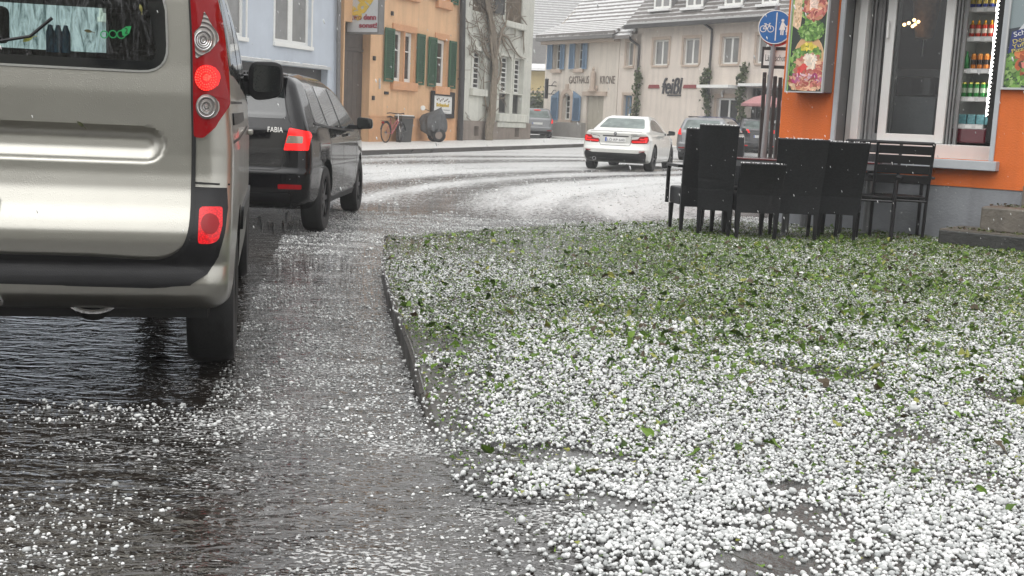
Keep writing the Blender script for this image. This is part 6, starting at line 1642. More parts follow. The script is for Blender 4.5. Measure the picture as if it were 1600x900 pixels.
# ================================================================== VEHICLES
def prof(P):
    P = sorted(P); xs = np.array([p[0] for p in P]); ys = np.array([p[1] for p in P])
    g = np.linspace(xs[0], xs[-1], 500); v = np.interp(g, xs, ys)
    k = np.exp(-np.linspace(-2, 2, 15) ** 2); k /= k.sum(); v = np.convolve(np.pad(v, 7, mode='edge'), k, 'valid')
    return lambda q: np.interp(q, g, v)
def body_mesh(L, W, H, top, bot, tum, plan, rear, front, r=.10, ny=100, nx=44, nz=46):
    def lines(a, b, n, r):
        c = np.concatenate([np.linspace(a, a + r, 5)[:-1], np.linspace(a + r, b - r, n), np.linspace(b - r, b, 5)[1:]]); return c
    ys = lines(0, L, ny, r); xs = lines(-W / 2, W / 2, nx, r); zs = lines(0, H, nz, r)
    key = {}; V = []; Fc = []
    def vid(x, y, z):
        k = (round(x, 5), round(y, 5), round(z, 5))
        if k not in key: key[k] = len(V); V.append((x, y, z))
        return key[k]
    def face(A, B, f):
        g = [[vid(*f(a, b)) for b in B] for a in A]
        for i in range(len(A) - 1):
            for j in range(len(B) - 1): Fc.append((g[i][j], g[i + 1][j], g[i + 1][j + 1], g[i][j + 1]))
    face(xs, zs, lambda a, b: (a, 0.0, b)); face(xs, zs, lambda a, b: (a, L, b))
    face(ys, zs, lambda a, b: (-W / 2, a, b)); face(ys, zs, lambda a, b: (W / 2, a, b))
    face(xs, ys, lambda a, b: (a, b, 0.0)); face(xs, ys, lambda a, b: (a, b, H))
    P = np.array(V); lo = np.array([-W / 2 + r, r, r]); hi = np.array([W / 2 - r, L - r, H - r])
    Q = np.clip(P, lo, hi); D = P - Q; n = np.linalg.norm(D, axis=1, keepdims=True); P = Q + np.where(n > 1e-9, D / np.maximum(n, 1e-9) * r, 0)
    x, y, z = P.T; c = z / H
    Z = bot(y) + (top(y) - bot(y)) * c
    X = x * plan(y) * tum(Z)
    Lr, Lf = 1.0, 1.0
    Y = y + rear(Z, X) * np.clip(1 - y / Lr, 0, 1) + front(Z, X) * np.clip((y - (L - Lf)) / Lf, 0, 1)
    return np.stack([X, Y, Z], 1), Fc
def bvh_of(V, Fc): return BVHTree.FromPolygons([tuple(v) for v in V.tolist()], Fc)
def to_mesh(name, V, Fc, m_, smooth_lim=.75):
    me = bpy.data.meshes.new(name); me.from_pydata([tuple(v) for v in V.tolist()], [], Fc); me.materials.append(m_)
    bm = bmesh.new(); bm.from_mesh(me); bmesh.ops.recalc_face_normals(bm, faces=bm.faces)
    for f in bm.faces: f.smooth = True
    bm.to_mesh(me); bm.free(); return me
def cut(o, cutters):
    for c in cutters:
        md = o.modifiers.new('cut', 'BOOLEAN'); md.operation = 'DIFFERENCE'; md.object = c; md.solver = 'EXACT'; md.material_mode = 'TRANSFER'
    dg = bpy.context.evaluated_depsgraph_get(); dg.update()
    me = bpy.data.meshes.new_from_object(o.evaluated_get(dg)); o.modifiers.clear()
    bm = bmesh.new(); bm.from_mesh(me)
    for e in bm.edges:
        if len(e.link_faces) == 2:
            if e.calc_face_angle() > .8 or e.link_faces[0].material_index != e.link_faces[1].material_index: e.smooth = False
    bm.to_mesh(me); bm.free()
    old = o.data; o.data = me; me.name = old.name; bpy.data.meshes.remove(old)
    for c in cutters: bpy.data.objects.remove(c)
VIEWS = {'rear': (lambda a, b: Vector((a, -4, b)), Vector((0, 1, 0))), 'front': (lambda a, b: Vector((a, 9, b)), Vector((0, -1, 0))),
         'right': (lambda a, b: Vector((4, a, b)), Vector((-1, 0, 0))), 'left': (lambda a, b: Vector((-4, a, b)), Vector((1, 0, 0))), 'top': (lambda a, b: Vector((a, b, 5)), Vector((0, 0, -1)))}
def proj(bvh, view, a, b):
    o, d = VIEWS[view]; p = o(a, b); h = bvh.ray_cast(p, d)
    if h[0] is None:
        q = {'rear': Vector((a, .1, b)), 'front': Vector((a, 4, b)), 'right': Vector((.8, a, b)), 'left': Vector((-.8, a, b)), 'top': Vector((a, b, 1.2))}[view]
        h = bvh.find_nearest(q)
    n = h[1]
    if n.dot(d) > 0: n = -n
    return h[0], n
def rpoly(P, r=.03, n=4):
    """round the corners of a 2D polygon"""
    out = []; m_ = len(P)
    for i in range(m_):
        p = Vector(P[i][:2]); a = Vector(P[i - 1][:2]); b = Vector(P[(i + 1) % m_][:2]); rr = P[i][2] if len(P[i]) > 2 else r
        if rr <= 0: out.append((p.x, p.y)); continue
        da, db = (a - p), (b - p); t = min(rr, da.length * .45, db.length * .45)
        p0 = p + da.normalized() * t; p2 = p + db.normalized() * t
        for k in range(n + 1):
            s = k / n; q = p0 * (1 - s) ** 2 + p * 2 * s * (1 - s) + p2 * s * s; out.append((q.x, q.y))
    return out
def patch(name, bvh, poly, view, m_, parent, off=.004, thick=.012, res=.05, flat=False):
    tris = geometry.tessellate_polygon([[Vector((p[0], p[1], 0)) for p in poly]])
    bm = bmesh.new(); vs = [bm.verts.new((p[0], p[1], 0)) for p in poly]
    for t in tris:
        try: bm.faces.new([vs[i] for i in t])
        except ValueError: pass
    xs = [p[0] for p in poly]; ys = [p[1] for p in poly]
    for k in range(1, int((max(xs) - min(xs)) / res) + 1):
        x = min(xs) + k * res; bmesh.ops.bisect_plane(bm, geom=bm.verts[:] + bm.edges[:] + bm.faces[:], plane_co=(x, 0, 0), plane_no=(1, 0, 0))
    for k in range(1, int((max(ys) - min(ys)) / res) + 1):
        y = min(ys) + k * res; bmesh.ops.bisect_plane(bm, geom=bm.verts[:] + bm.edges[:] + bm.faces[:], plane_co=(0, y, 0), plane_no=(0, 1, 0))
    bmesh.ops.remove_doubles(bm, verts=bm.verts, dist=1e-4)
    bmesh.ops.triangulate(bm, faces=[f for f in bm.faces if len(f.verts) > 4])
    inner = {}
    for v in bm.verts:
        h, n = proj(bvh, view, v.co.x, v.co.y); inner[v] = h - n * thick; v.co = h + n * off
    be = [e for e in bm.edges if len(e.link_faces) == 1]
    nv = {}
    for e in be:
        for v in e.verts:
            if v not in nv: nv[v] = bm.verts.new(inner[v])
    for e in be:
        a, b = e.verts
        try: bm.faces.new((a, b, nv[b], nv[a]))
        except ValueError: pass
    bmesh.ops.recalc_face_normals(bm, faces=bm.faces)
    d = VIEWS[view][1]
    fs = [f for f in bm.faces if all(v not in nv.values() for v in f.verts)]
    if sum(f.normal.dot(d) * f.calc_area() for f in fs) > 0: bmesh.ops.reverse_faces(bm, faces=bm.faces)
    for f in bm.faces: f.smooth = True
    for e in be: e.smooth = False
    me = bpy.data.meshes.new(name); bm.to_mesh(me); bm.free(); me.materials.append(m_)
    return link(name, me, parent)
def seam(name, bvh, line, view, m_, parent, w=.008, off=.0015, res=.04, closed=False):
    P = [Vector(p) for p in line]; 
    if closed: P.append(P[0])
    Q = []
    for a, b in zip(P, P[1:]):
        n = max(1, int((b - a).length / res))
        for k in range(n): Q.append(a + (b - a) * k / n)
    Q.append(P[-1]); V = []; Fc = []
    for i, p in enumerate(Q):
        t = (Q[min(len(Q) - 1, i + 1)] - Q[max(0, i - 1)]).normalized(); n2 = Vector((-t.y, t.x)) * w / 2
        for s in (-1, 1):
            h, n = proj(bvh, view, p.x + s * n2.x, p.y + s * n2.y); V.append(tuple(h + n * off))
    for i in range(len(Q) - 1): Fc.append((2 * i, 2 * i + 1, 2 * i + 3, 2 * i + 2))
    me = bpy.data.meshes.new(name); me.from_pydata(V, [], Fc); me.materials.append(m_)
    for p in me.polygons: p.use_smooth = True
    return link(name, me, parent)
def wheel(root, sx, xo, y, r, w, rim='alloy', spokes=5):
    mb = MB(); c = (sx * (xo - w / 2), y, r); h = w / 2
    mb.lathe([(r * .62, -h * .9), (r * .72, -h), (r * .93, -h * .95), (r * .985, -h * .75), (r, -h * .5), (r, h * .5), (r * .985, h * .75), (r * .93, h * .95), (r * .72, h), (r * .62, h * .9)], c, 'X', 36)
    for g in (-.45, -.15, .15, .45): pass
    t = mb.build('wheel', Mt['rubber'], root, smooth=True)
    mb = MB(); rr = r * .645
    mb.lathe([(rr, sx * h * .86), (rr * .93, sx * h * .80), (rr * .9, sx * h * .2)], c, 'X', 30)
    mb.lathe([(0, sx * h * .78), (rr * .16, sx * h * .78), (rr * .2, sx * h * .6)], c, 'X', 16)
    for k in range(spokes):
        a = 2 * PI * k / spokes; d1 = Vector((0, math.cos(a), math.sin(a))); mb.obox(Vector(c) + d1 * rr * .52 + Vector((sx * h * .66, 0, 0)), h * .22, rr * .2, rr * .86, ax=a - PI / 2)
    mb.build('rim', Mt[rim], t, auto=.6)
    mb = MB(); mb.lathe([(0, sx * h * .1), (rr * .9, sx * h * .1)], c, 'X', 24); mb.build('brake_disc', Mt['dark_alloy'], t)
    return t
def mirror_side(root, bvh, sx, y, z, w=.17, h=.13, x=.93, m_='car_black', deep=.09):
    s = MB(); cx = sx * (x + w / 2)
    s.prism(rpoly([(cx - w / 2, z - h / 2), (cx + w / 2, z - h * .42), (cx + w * .46, z + h * .4), (cx - w / 2, z + h / 2)], .035, 4), y, y + deep)
    o = s.build('wing_mirror', Mt[m_], root, bevel=.008, auto=.7)
    s = MB(); s.prism(rpoly([(cx - w * .43, z - h * .40), (cx + w * .43, z - h * .34), (cx + w * .40, z + h * .33), (cx - w * .43, z + h * .41)], .03, 4), y - .003, y + .001); s.build('mirror_glass', Mt['car_glass'], o)
    s = MB(); s.obox((sx * (x - .03), y + deep * .6, z - h * .35), .16, .05, .045); s.build('mirror_arm', Mt['black_plastic'], o)
    return o
def sym(poly): return [(-p[0],) + tuple(p[1:]) for p in reversed(poly)]
def plate(root, bvh, x, z, w=.52, h=.11, txt=None, y_off=.012):
    p, n = proj(bvh, 'rear', x, z); y = p.y - y_off
    s = MB(); s.box(x - w / 2, x + w / 2, y - .006, y + .03, z - h / 2, z + h / 2); o = s.build('number_plate', Mt['plate_white'], root, bevel=.004)
    s = MB(); s.box(x - w / 2 + .004, x - w / 2 + .045, y - .008, y - .0065, z - h / 2 + .004, z + h / 2 - .004); s.build('country_strip', Mt['plate_blue'], o)
    if txt: text_fit(o, txt, (x - w / 2 + .06, x + w / 2 - .015, z - h * .33, z + h * .33), y - .008, Mt['dark_letter'], thick=.001)
    return o

def make_car(name, loc, rz, label, paint, sp):
    """sp holds profiles and features of one car"""
    root = empty(name, loc, rz, label, sp.get('cat', 'car'))
    V, Fc = body_mesh(sp['L'], sp['W'], sp['H'], prof(sp['top']), prof(sp['bot']), prof(sp['tum']), prof(sp['plan']), sp['rear'], sp['front'], sp.get('r', .10), *sp.get('grid', (100, 44, 46)))
    bvh = bvh_of(V, Fc)
    body = link('body', to_mesh('body', V, Fc, Mt[paint]), root)
    cs = []
    for (y, r) in sp['wheels']:
        for sx in (-1, 1):
            mb = MB(); mb.lathe([(0, -.2), (r + .05, -.2), (r + .05, .25), (0, .25)], (sx * (sp['W'] / 2 - .06), y, r + .01), 'X', 40); c = mb.build('cutter', Mt['seam'], None); cs.append(c)
            c.matrix_world = root.matrix_basis.copy()
    cs += [c for c in sp.get('cutters', lambda r: [])(root)]
    bpy.context.view_layer.update()
    for c in cs: c.parent = root; c.matrix_basis = Matrix()
    bpy.context.view_layer.update()
    cut(body, cs)
    for (y, r) in sp['wheels']:
        for sx in (-1, 1): wheel(root, sx, sp['W'] / 2 - .012, y, r, sp.get('tyre', .205), sp.get('rim', 'alloy'), sp.get('spokes', 5))
    return root, body, bvh

# ------------------------------------------------------------------ the van in front
VY = 4.22
pc = atY(357, 300, VY); V_ANG = R(12.3)
VF = Frame((0, 0, 0), V_ANG); VF.o = Vector((pc.x, VY, 0)) - VF.u * .885
vz = lambda px, py, d=0: VF.uz(px, py, d)
VP = lambda *pts: [vz(*p[:2]) + tuple(p[2:]) for p in pts]
z_rec = (vz(150, 251)[1], vz(150, 195)[1]); x_rec = vz(256, 222)[0]
z_crease = vz(150, 291)[1]
VANPROF = prof([(.30, .10), (.36, .012), (.41, -.055), (.455, -.085), (.49, -.078), (.53, -.06), (.565, -.082), (.61, -.098), (.65, -.096), (.69, -.078), (.74, -.050), (.80, -.023), (.86, -.008), (.93, -.002), (1.15, .0), (1.25, .012), (1.5, .03), (1.72, .09), (1.85, .2)])
def van_rear(z, x):
    base = VANPROF(z) if VANPROF else np.interp(z, [.30, .36, .42, .50, .54, .56, .62, .68, .74, .82, .90, z_crease + .01, 1.15, 1.25, 1.5, 1.72, 1.85], [.10, .01, -.055, -.06, -.06, -.04, -.055, -.046, -.030, -.015, -.004, .0, .0, .012, .03, .09, .2])
    zc = (z_rec[0] + z_rec[1]) / 2; hh = (z_rec[1] - z_rec[0]) / 2
    xx = np.maximum(0, np.abs(x) - (x_rec - hh)); dd = np.hypot(xx, z - zc) / hh
    rec = .046 * np.clip(1.08 - dd ** 2, 0, 1) ** .8 * (1 - sstep(.9, 1.04, dd)) * (.75 + .25 * np.clip((z - zc) / hh + .6, 0, 1.3))
    return base + rec
def van_cut(root):
    q = lambda px, py, d: vz(px, py, d)
    mb = MB(); x1, z0 = vz(248, 97); mb.box(-x1, x1, -.5, 2.5, z0, 1.64); a = mb.build('cutter', Mt['interior'], None)
    xa, za = q(166, 83, 2.5); mb = MB(); mb.box(-.62, xa, 2.4, 5, za, 1.66); b = mb.build('cutter', Mt['interior'], None)
    for c in (a, b): c.matrix_world = root.matrix_basis.copy()
    return [a, b]
van_spec = dict(cat='van', L=4.2, W=1.82, H=1.83, r=.085, grid=(90, 150, 190),
    top=[(0, 1.78), (.3, 1.82), (1.2, 1.83), (2.3, 1.80), (2.75, 1.68), (3.35, 1.18), (3.55, 1.08), (4.0, .92), (4.2, .74)], bot=[(0, .345), (.4, .28), (1, .25), (4.2, .26)],
    tum=[(.2, .95), (.4, .985), (.7, 1), (.95, 1.0), (1.15, .985), (1.5, .925), (1.75, .85), (1.85, .80)], plan=[(0, .985), (.5, 1), (2.6, 1), (3.3, .985), (3.9, .93), (4.2, .84)],
    rear=van_rear, front=lambda z, x: -.0 * z - .30 * (x / .91) ** 4 - np.where(z > .9, .1, 0), wheels=[(.72, .318), (3.38, .318)], tyre=.20, cutters=van_cut, rim='alloy')
van, vbody, vb = make_car('parked_van', VF.o, V_ANG, 'champagne coloured van seen from behind with glowing tail light', 'champagne', van_spec)
van.name = 'passenger_van'
# rear window
wx, wz = vz(263, 114); wz1 = 1.70
win = [(wx, wz, .10), (wx - .01, 1.45, 0), (wx - .07, wz1, .10), (-(wx - .07), wz1, .10), (-(wx - .01), 1.45, 0), (-wx, wz, .10)]
Mt['van_glass'] = glass_see('van_glass', (.56, .71, .64), .03, bump=.55, bs=(26, 26, 5), runs=(.10, .16, .14))
defm('glass_border', (.006, .007, .007), .06, var=.2, spec=.7)
wp = rpoly(win, .1, 6)
inn = vz(248, 97)
ip = [(inn[0], inn[1], .05), (inn[0] - .07, 1.63, .05), (-inn[0] + .07, 1.63, .05), (-inn[0], inn[1], .05)]
# glass: dark printed border with the clear pane inside it
def ring_patch(name, outer, inner_, m_, parent):
    n = 96
    def res(P):
        L_ = [0]; Q = P + [P[0]]
        for a, b in zip(Q, Q[1:]): L_.append(L_[-1] + math.dist(a, b))
        t = np.linspace(0, L_[-1], n, endpoint=False); return np.stack([np.interp(t, L_, [q[0] for q in Q]), np.interp(t, L_, [q[1] for q in Q])], 1)
    A, B = res(outer), res(inner_); sh = min(range(n), key=lambda k: np.sum((A - np.roll(B, k, 0)) ** 2)); B = np.roll(B, sh, 0)
    V = []; Fc = []
    for t in (0, .5, 1):
        for a, b in zip(A, B):
            p = a * (1 - t) + b * t; h, nn = proj(vb, 'rear', p[0], p[1]); V.append(tuple(h + nn * .004))
    for r in range(2):
        for k in range(n): Fc.append((r * n + k, r * n + (k + 1) % n, (r + 1) * n + (k + 1) % n, (r + 1) * n + k))
    me = bpy.data.meshes.new(name); me.from_pydata(V, [], Fc); me.materials.append(m_)
    for p in me.polygons: p.use_smooth = True
    return link(name, me, parent)
ipr = rpoly(ip, .05, 5)
rw = patch('rear_window', vb, ipr, 'rear', Mt['van_glass'], van, off=.003, thick=.0, res=.08)
ring_patch('window_border', wp, ipr, Mt['glass_border'], rw)
seam('window_trim', vb, wp, 'rear', Mt['chrome'], rw, w=.008, off=.005, closed=True)
# eco sticker, leaf on the glass
s = MB()
for (px, py, r_) in ((162, 53.5, 5.6), (175.5, 53, 5.8), (188.5, 53.5, 6.2)):
    x, z = vz(px, py); rr = vz(px + r_, py)[0] - x; ring(s, (x, vb.ray_cast(Vector((x, -4, z)), Vector((0, 1, 0)))[0].y - .006, z), rr, .0022, 0, 20, 5)
x, z = vz(198, 49); y = -.012; k_ = vz(208, 49)[0] - x
defm('sticker_green', (.02, .32, .09), .4, var=.1)
s.add([(x - k_ * .6, y, z - k_ * .75), (x - k_ * .1, y, z - k_ * .8), (x + k_ * .45, y, z - k_ * .35), (x + k_ * .8, y, z + k_ * .85), (x, y, z + k_ * .75), (x - k_ * .75, y, z + k_ * .2)], [(0, 1, 2, 3, 4, 5)])
stk = s.build('eco_sticker', Mt['sticker_green'], rw)
text_fit(stk, '2', (x - k_ * .25, x + k_ * .25, z - k_ * .4, z + k_ * .5), y - .001, Mt['black_plastic'], thick=.0005)
def stuck_leaf(px, py, size, ang, col, lab):
    x, z = vz(px, py); h, n = proj(vb, 'rear', x, z); p = VF.world(x, h.y - .007, z)
    defm('wet_leaf_' + str(px), col, .35, var=.3, vs=30)
    s = MB(); P = [(-.5, 0), (-.3, .16), (0, .22), (.3, .14), (.5, 0), (.3, -.12), (0, -.18), (-.3, -.1)]
    vs = [(a * size, -.004 * abs(b) * 5, b * size) for a, b in P]; vs.append((0, -.004, 0)); s.add(vs, [(8, i, (i + 1) % 8) for i in range(8)])
    s.tube([(.5 * size, 0, 0), (.8 * size, -.002, -.08 * size)], .0012, 4)
    o = s.build('stuck_leaf', Mt['wet_leaf_' + str(px)], None); o.location = p; o.rotation_euler = (0, ang, VF.ang); tag(o, lab, 'leaf')
stuck_leaf(43, 61, .042, -.5, (.20, .22, .05), 'curled yellowish leaf stuck low on the van rear window')
stuck_leaf(137, 48.5, .03, .1, (.07, .06, .02), 'small brown leaf stuck on the middle of the van rear window')
stuck_leaf(219, 12, .03, 1.3, (.20, .19, .05), 'yellow leaf stuck high on the dark right part of the van rear window')
stuck_leaf(126, 194, .032, .6, (.05, .055, .02), 'narrow dark leaf lying on the edge of the van tailgate recess')
# things in the van
defm('seat_cloth', (.022, .024, .025), .85, var=.2); defm('bottle_blue', (.18, .30, .55), .15, var=.3, vs=20)
for sx in (-1, 1):
    s = MB(); s.box(sx * .36 - .23, sx * .36 + .23, 1.7, 1.82, .95, 1.36); st_ = s.build('seat', Mt['seat_cloth'], van, bevel=.04, seg=3); s = MB(); s.box(sx * .36 - .12, sx * .36 + .12, 1.71, 1.80, 1.38, 1.56); s.build('headrest', Mt['seat_cloth'], st_, bevel=.03, seg=3)
def pack():
    x0, z0 = vz(72, 81, .45); x1, z1 = vz(108, 40, .45)
    o = empty('bottle_pack', VF.world((x0 + x1) / 2, .45, z0), VF.ang, 'shrink wrapped pack of blue water bottles inside the van rear window', 'bottle pack')
    w_ = x1 - x0; h_ = z1 - z0
    for i in range(3):
        for j in range(2):
            s = MB(); r = w_ / 6; s.lathe([(0, 0), (r * .95, 0), (r, .01), (r, h_ * .7), (r * .45, h_ * .93), (r * .4, h_), (0, h_)], (-w_ / 2 + r + i * 2 * r, j * 2 * r, 0), n=14); s.build('bottle', Mt['bottle_blue'], o, smooth=True)
pack()
s = MB(); zsh = vz(248, 97)[1]; s.box(-.6, .55, .1, 1.6, zsh - .03, zsh + .004); s.build('parcel_shelf', Mt['seat_cloth'], van)
s = MB(); x, z = vz(52, 58, .03); s.tube([vz(2, 66, .03)[:1] + (-.02,) + vz(2, 66, .03)[1:], (x, -.022, z), vz(86, 30, .03)[:1] + (-.025,) + vz(86, 30, .03)[1:]], .006, 6); s.build('wiper', Mt['black_plastic'], van)
# tailgate gap, bumper, lights
s1 = VP((294, -60), (297, 0), (300, 60), (301.5, 140), (303, 213), (302.5, 285), (302, 340), (297, 368), (285, 387), (262, 399.5), (230, 402), (150, 397), (60, 394.5), (0, 393)); s1 = [s1[0]] + s1[1:]
left = [(-p[0], p[1]) for p in reversed(s1) if p[0] > .05]
seam('tailgate_gap', vb, [tuple(q) for q in catmull([Vector(q) for q in s1 + left], 3)], 'rear', Mt['seam'], van, w=.015, off=.0105, res=.015)
bt = VP((0, 395), (60, 396.5), (150, 399), (230, 404), (264, 401), (288, 389), (300, 370), (305, 340), (305, 292), (352, 294), (354, 325), (350, 362), (341, 396), (326, 424), (300, 440), (240, 443.5), (120, 440), (0, 436.5))
bt_l = [p for p in bt[:-1] if p[0] > .02]
full = bt[:0] + [(bt[0][0], bt[0][1])] if 0 else None
poly = [p for p in bt if p[0] > .03]
up_edge = [p for p in poly[:14]]; lo_edge = [p for p in poly[14:]]
poly_all = poly + [(-p[0], p[1]) for p in reversed(poly)]
bp_ = patch('bumper', vb, poly_all, 'rear', Mt['black_plastic'], van, off=.009, thick=.03, res=.018)
s2 = VP((303, 214), (318, 216), (334, 201), (354.5, 163), (351, 110), (341, 33), (334, 0), (320, -55), (292, -62), (297, 0), (300.5, 60), (302, 140))
for sg_ in (1, -1):
    mir = (lambda P: P) if sg_ > 0 else sym
    tl = patch('tail_light', vb, mir(rpoly(s2, .012, 3)), 'rear', Mt['red_lens'], van, off=.014, thick=.02, res=.03)
    cl = VP((316, 17), (323, 33), (335, 54), (336, 63), (326, 80), (306, 92.5), (304, 70), (303.5, 50), (313, 40))
    _c = vz(317.5, 63); _c2 = vz(323, 167); _ps = vz(323.2, 63)[0] - _c[0]
    Mt['lens_a'] = lens_rings('lens_a', (_c[0] * sg_, _c[1]), _ps, 1.25); Mt['lens_b'] = lens_rings('lens_b', (_c2[0] * sg_, _c2[1]), _ps * 1.05, 1.2)
    cu_ = patch('indicator_lens', vb, mir(rpoly(cl, .006, 3)), 'rear', Mt['lens_a'], tl, off=.017, thick=.003, res=.03)
    def rings(cpx, cpy, radii, m_, name, parent, yo, tw=.0016, sy=1.15):
        x, z = vz(cpx, cpy); x *= sg_; h, n = proj(vb, 'rear', x, z); s = MB()
        sl = -n.x / max(.2, -n.y) if n.y < 0 else 0
        for r in radii:
            pts = [(x + r * math.cos(t), h.y - yo + (n.x / -n.y) * -r * math.cos(t) * -1 * 0, z + r * sy * math.sin(t)) for t in np.linspace(0, 2 * PI, 29)]
            pts = [(p[0], proj(vb, 'rear', p[0], p[2])[0].y - yo, p[2]) for p in pts]
            s.tube(pts, tw, 5, cap=False)
        return s.build(name, m_, parent)
    px1 = vz(331, 121)[0] - vz(322, 121)[0]
    rings(317.5, 63, [px1 * k for k in (.35, .7, 1.05, 1.4)], Mt['chrome'], 'reflector_ring', cu_, .021, .0011)
    def disc_patch(cpx, cpy, rpx, m_, name, off, parent):
        x, z = vz(cpx, cpy); r = (vz(cpx + rpx, cpy)[0] - x); x *= sg_
        return patch(name, vb, [(x + r * math.cos(t), z + r * 1.18 * math.sin(t)) for t in np.linspace(0, 2 * PI, 33)[:-1]], 'rear', m_, parent, off=off, thick=.004, res=.02)
    bk_ = disc_patch(322, 122.5, 17.5, Mt['lamp_red'], 'brake_lamp', .018, tl)
    disc_patch(322, 122.5, 5.0, Mt['lamp_red_hot'], 'lamp_core', .022, bk_)
    x, z = vz(322, 122.5); x *= sg_; r1 = vz(339, 122)[0] - vz(322, 122)[0]; s = MB()
    v_, f_ = ICO1
    for ri, nd in ((.92, 26), (.72, 21), (.52, 16)):
        for k in range(nd):
            a = 2 * PI * k / nd + ri; xx, zz = x + r1 * ri * math.cos(a), z + r1 * 1.18 * ri * math.sin(a); yy = proj(vb, 'rear', xx, zz)[0].y - .023
            s.add([(xx + q[0] * .0034, yy + q[1] * .002, zz + q[2] * .0034) for q in v_], [tuple(t) for t in f_.tolist()])
    s.build('lamp_dots', Mt['lamp_red_hot'], bk_)
    rv = disc_patch(323, 167, 16.5, Mt['lens_b'], 'reversing_lamp', .018, tl)
    rings(323, 167, [px1 * k for k in (.5, 1.0, 1.5)], Mt['chrome'], 'reflector_ring', rv, .022, .0012)
    fg = VP((313, 326), (318, 322.5), (346, 323), (346.5, 350), (340, 372), (330, 376), (312, 375.5))
    fl_ = patch('fog_lamp', vb, mir(rpoly(fg, .01, 3)), 'rear', Mt['lamp_red_dim'], van, off=.012, thick=.01, res=.03)
    disc_patch(329, 348, 12.5, Mt['red_lens'], 'reflector', .016, fl_)
ln = VP((303, 285), (358, 289)); seam('panel_gap', vb, ln, 'rear', Mt['seam'], van, w=.007, off=.003); seam('panel_gap', vb, [(-p[0], p[1]) for p in ln], 'rear', Mt['seam'], van, w=.007, off=.003)
hx, hz_ = vz(5, 319); hz2 = vz(5, 303)[1]; hz1 = vz(5, 335)[1]
patch('tailgate_handle', vb, rpoly([(hx, hz1, .02), (hx, hz2, .02), (-hx, hz2, .02), (-hx, hz1, .02)], .02), 'rear', Mt['black_gloss'], van, off=.012, thick=.02, res=.04)
hx, _ = vz(5, 462); a, b = vz(0, 474)[1], vz(0, 452)[1]
patch('tow_cover', vb, rpoly([(hx, a, .015), (hx, b, .015), (hx - .1, b, .015), (hx - .1, a, .015)], .015), 'rear', Mt['plate_white'], van, off=.012, thick=.02)
s = MB(); x, z = vz(146, 468, .15); rx = vz(184, 468, .15)[0] - x
for k in (1.0, .93):
    s.tube([(x + rx * k * math.cos(t), .13, z + rx * .52 * k * math.sin(t)) for t in np.linspace(0, 2 * PI, 33)], .007, 6, cap=False)
s.lathe([(rx * .9, 0), (rx * .9, .2)], (x, .14, z), 'Y', 24); s.build('exhaust_tip', Mt['chrome'], van, smooth=True)
s = MB(); s.box(x - .022, x + .022, .16, .3, z - .06, z + .12); s.box(-.75, .75, .8, 3.6, .24, .36); s.box(-.80, .80, .22, .81, .28, .325); s.build('underbody', Mt['seam'], van)
for sg_ in (1, -1):
    vw = 'right' if sg_ > 0 else 'left'
    patch('side_window', vb, rpoly([(.28, 1.24), (1.30, 1.22), (1.28, 1.62), (.36, 1.60)], .06), vw, Mt['car_glass'], van, off=.003, thick=.004, res=.1)
    patch('side_window', vb, rpoly([(1.42, 1.21), (2.25, 1.18), (2.22, 1.60), (1.42, 1.62)], .06), vw, Mt['car_glass'], van, off=.003, thick=.004, res=.1)
    patch('side_window', vb, rpoly([(2.36, 1.16), (3.1, 1.14), (2.75, 1.50), (2.36, 1.58)], .06), vw, Mt['car_glass'], van, off=.003, thick=.004, res=.1)
    for ln in ([(1.36, .45), (1.36, 1.68)], [(2.30, .40), (2.30, 1.66)], [(.12, .98), (1.3, 1.0), (2.2, 1.02)], [(.10, 1.13), (1.3, 1.14)]): seam('door_gap', vb, ln, vw, Mt['seam'], van, w=.010, off=.002)
    patch('side_rail', vb, [(.16, 1.045), (1.34, 1.055), (1.34, 1.095), (.16, 1.09)], vw, Mt['black_plastic'], van, off=.006, thick=.006, res=.1)
    patch('side_moulding', vb, [(1.0, .56), (3.0, .54), (3.0, .64), (1.0, .66)], vw, Mt['black_plastic'], van, off=.012, thick=.01, res=.1)
    p, n = proj(vb, vw, 1.95, .99); s = MB(); s.obox(p + n * .02, .03, .2, .03); s.build('door_handle', Mt['champagne'], van, bevel=.008)
    patch('headlight', vb, rpoly([(sg_ * .45, .78), (sg_ * .8, .80), (sg_ * .78, .98), (sg_ * .5, .92)], .03), 'front', Mt['clear_lens'], van, off=.008, res=.08)
def van_mirror():
    px0, px1, py0, py1 = 387.5, 443, 95, 159
    d = 2.62; a = vz(px0, 128, d)[0]; b = vz(px1, 128, d)[0]; zt, zb = vz(415, 95.5, d)[1], vz(415, 157, d)[1]
    zz = lambda t: zb + (zt - zb) * t; xx = lambda t: a + (b - a) * t
    P = rpoly([(xx(.02), zz(.16)), (xx(.20), zz(.0)), (xx(.50), zz(.02)), (xx(.92), zz(.12)), (xx(1.0), zz(.45)), (xx(.97), zz(.92)), (xx(.75), zz(1.0)), (xx(.12), zz(.98)), (xx(.0), zz(.75))], .03, 4)
    s = MB(); s.prism(P, d, d + .12); mo = s.build('wing_mirror', Mt['black_plastic'], van, bevel=.012, auto=.6)
    G = rpoly([(xx(.14), zz(.22)), (xx(.90), zz(.22)), (xx(.92), zz(.88)), (xx(.16), zz(.90))], .03, 4); s = MB(); s.prism(G, d - .004, d + .002); s.build('mirror_glass', Mt['car_glass'], mo)
    s = MB(); s.obox((a - .02, d + .08, zz(.3)), .14, .08, .07); s.build('mirror_arm', Mt['black_plastic'], mo)
van_mirror()
mirror_side(van, vb, -1, 2.62, 1.14, .2, .24, .92, 'black_plastic', .12)

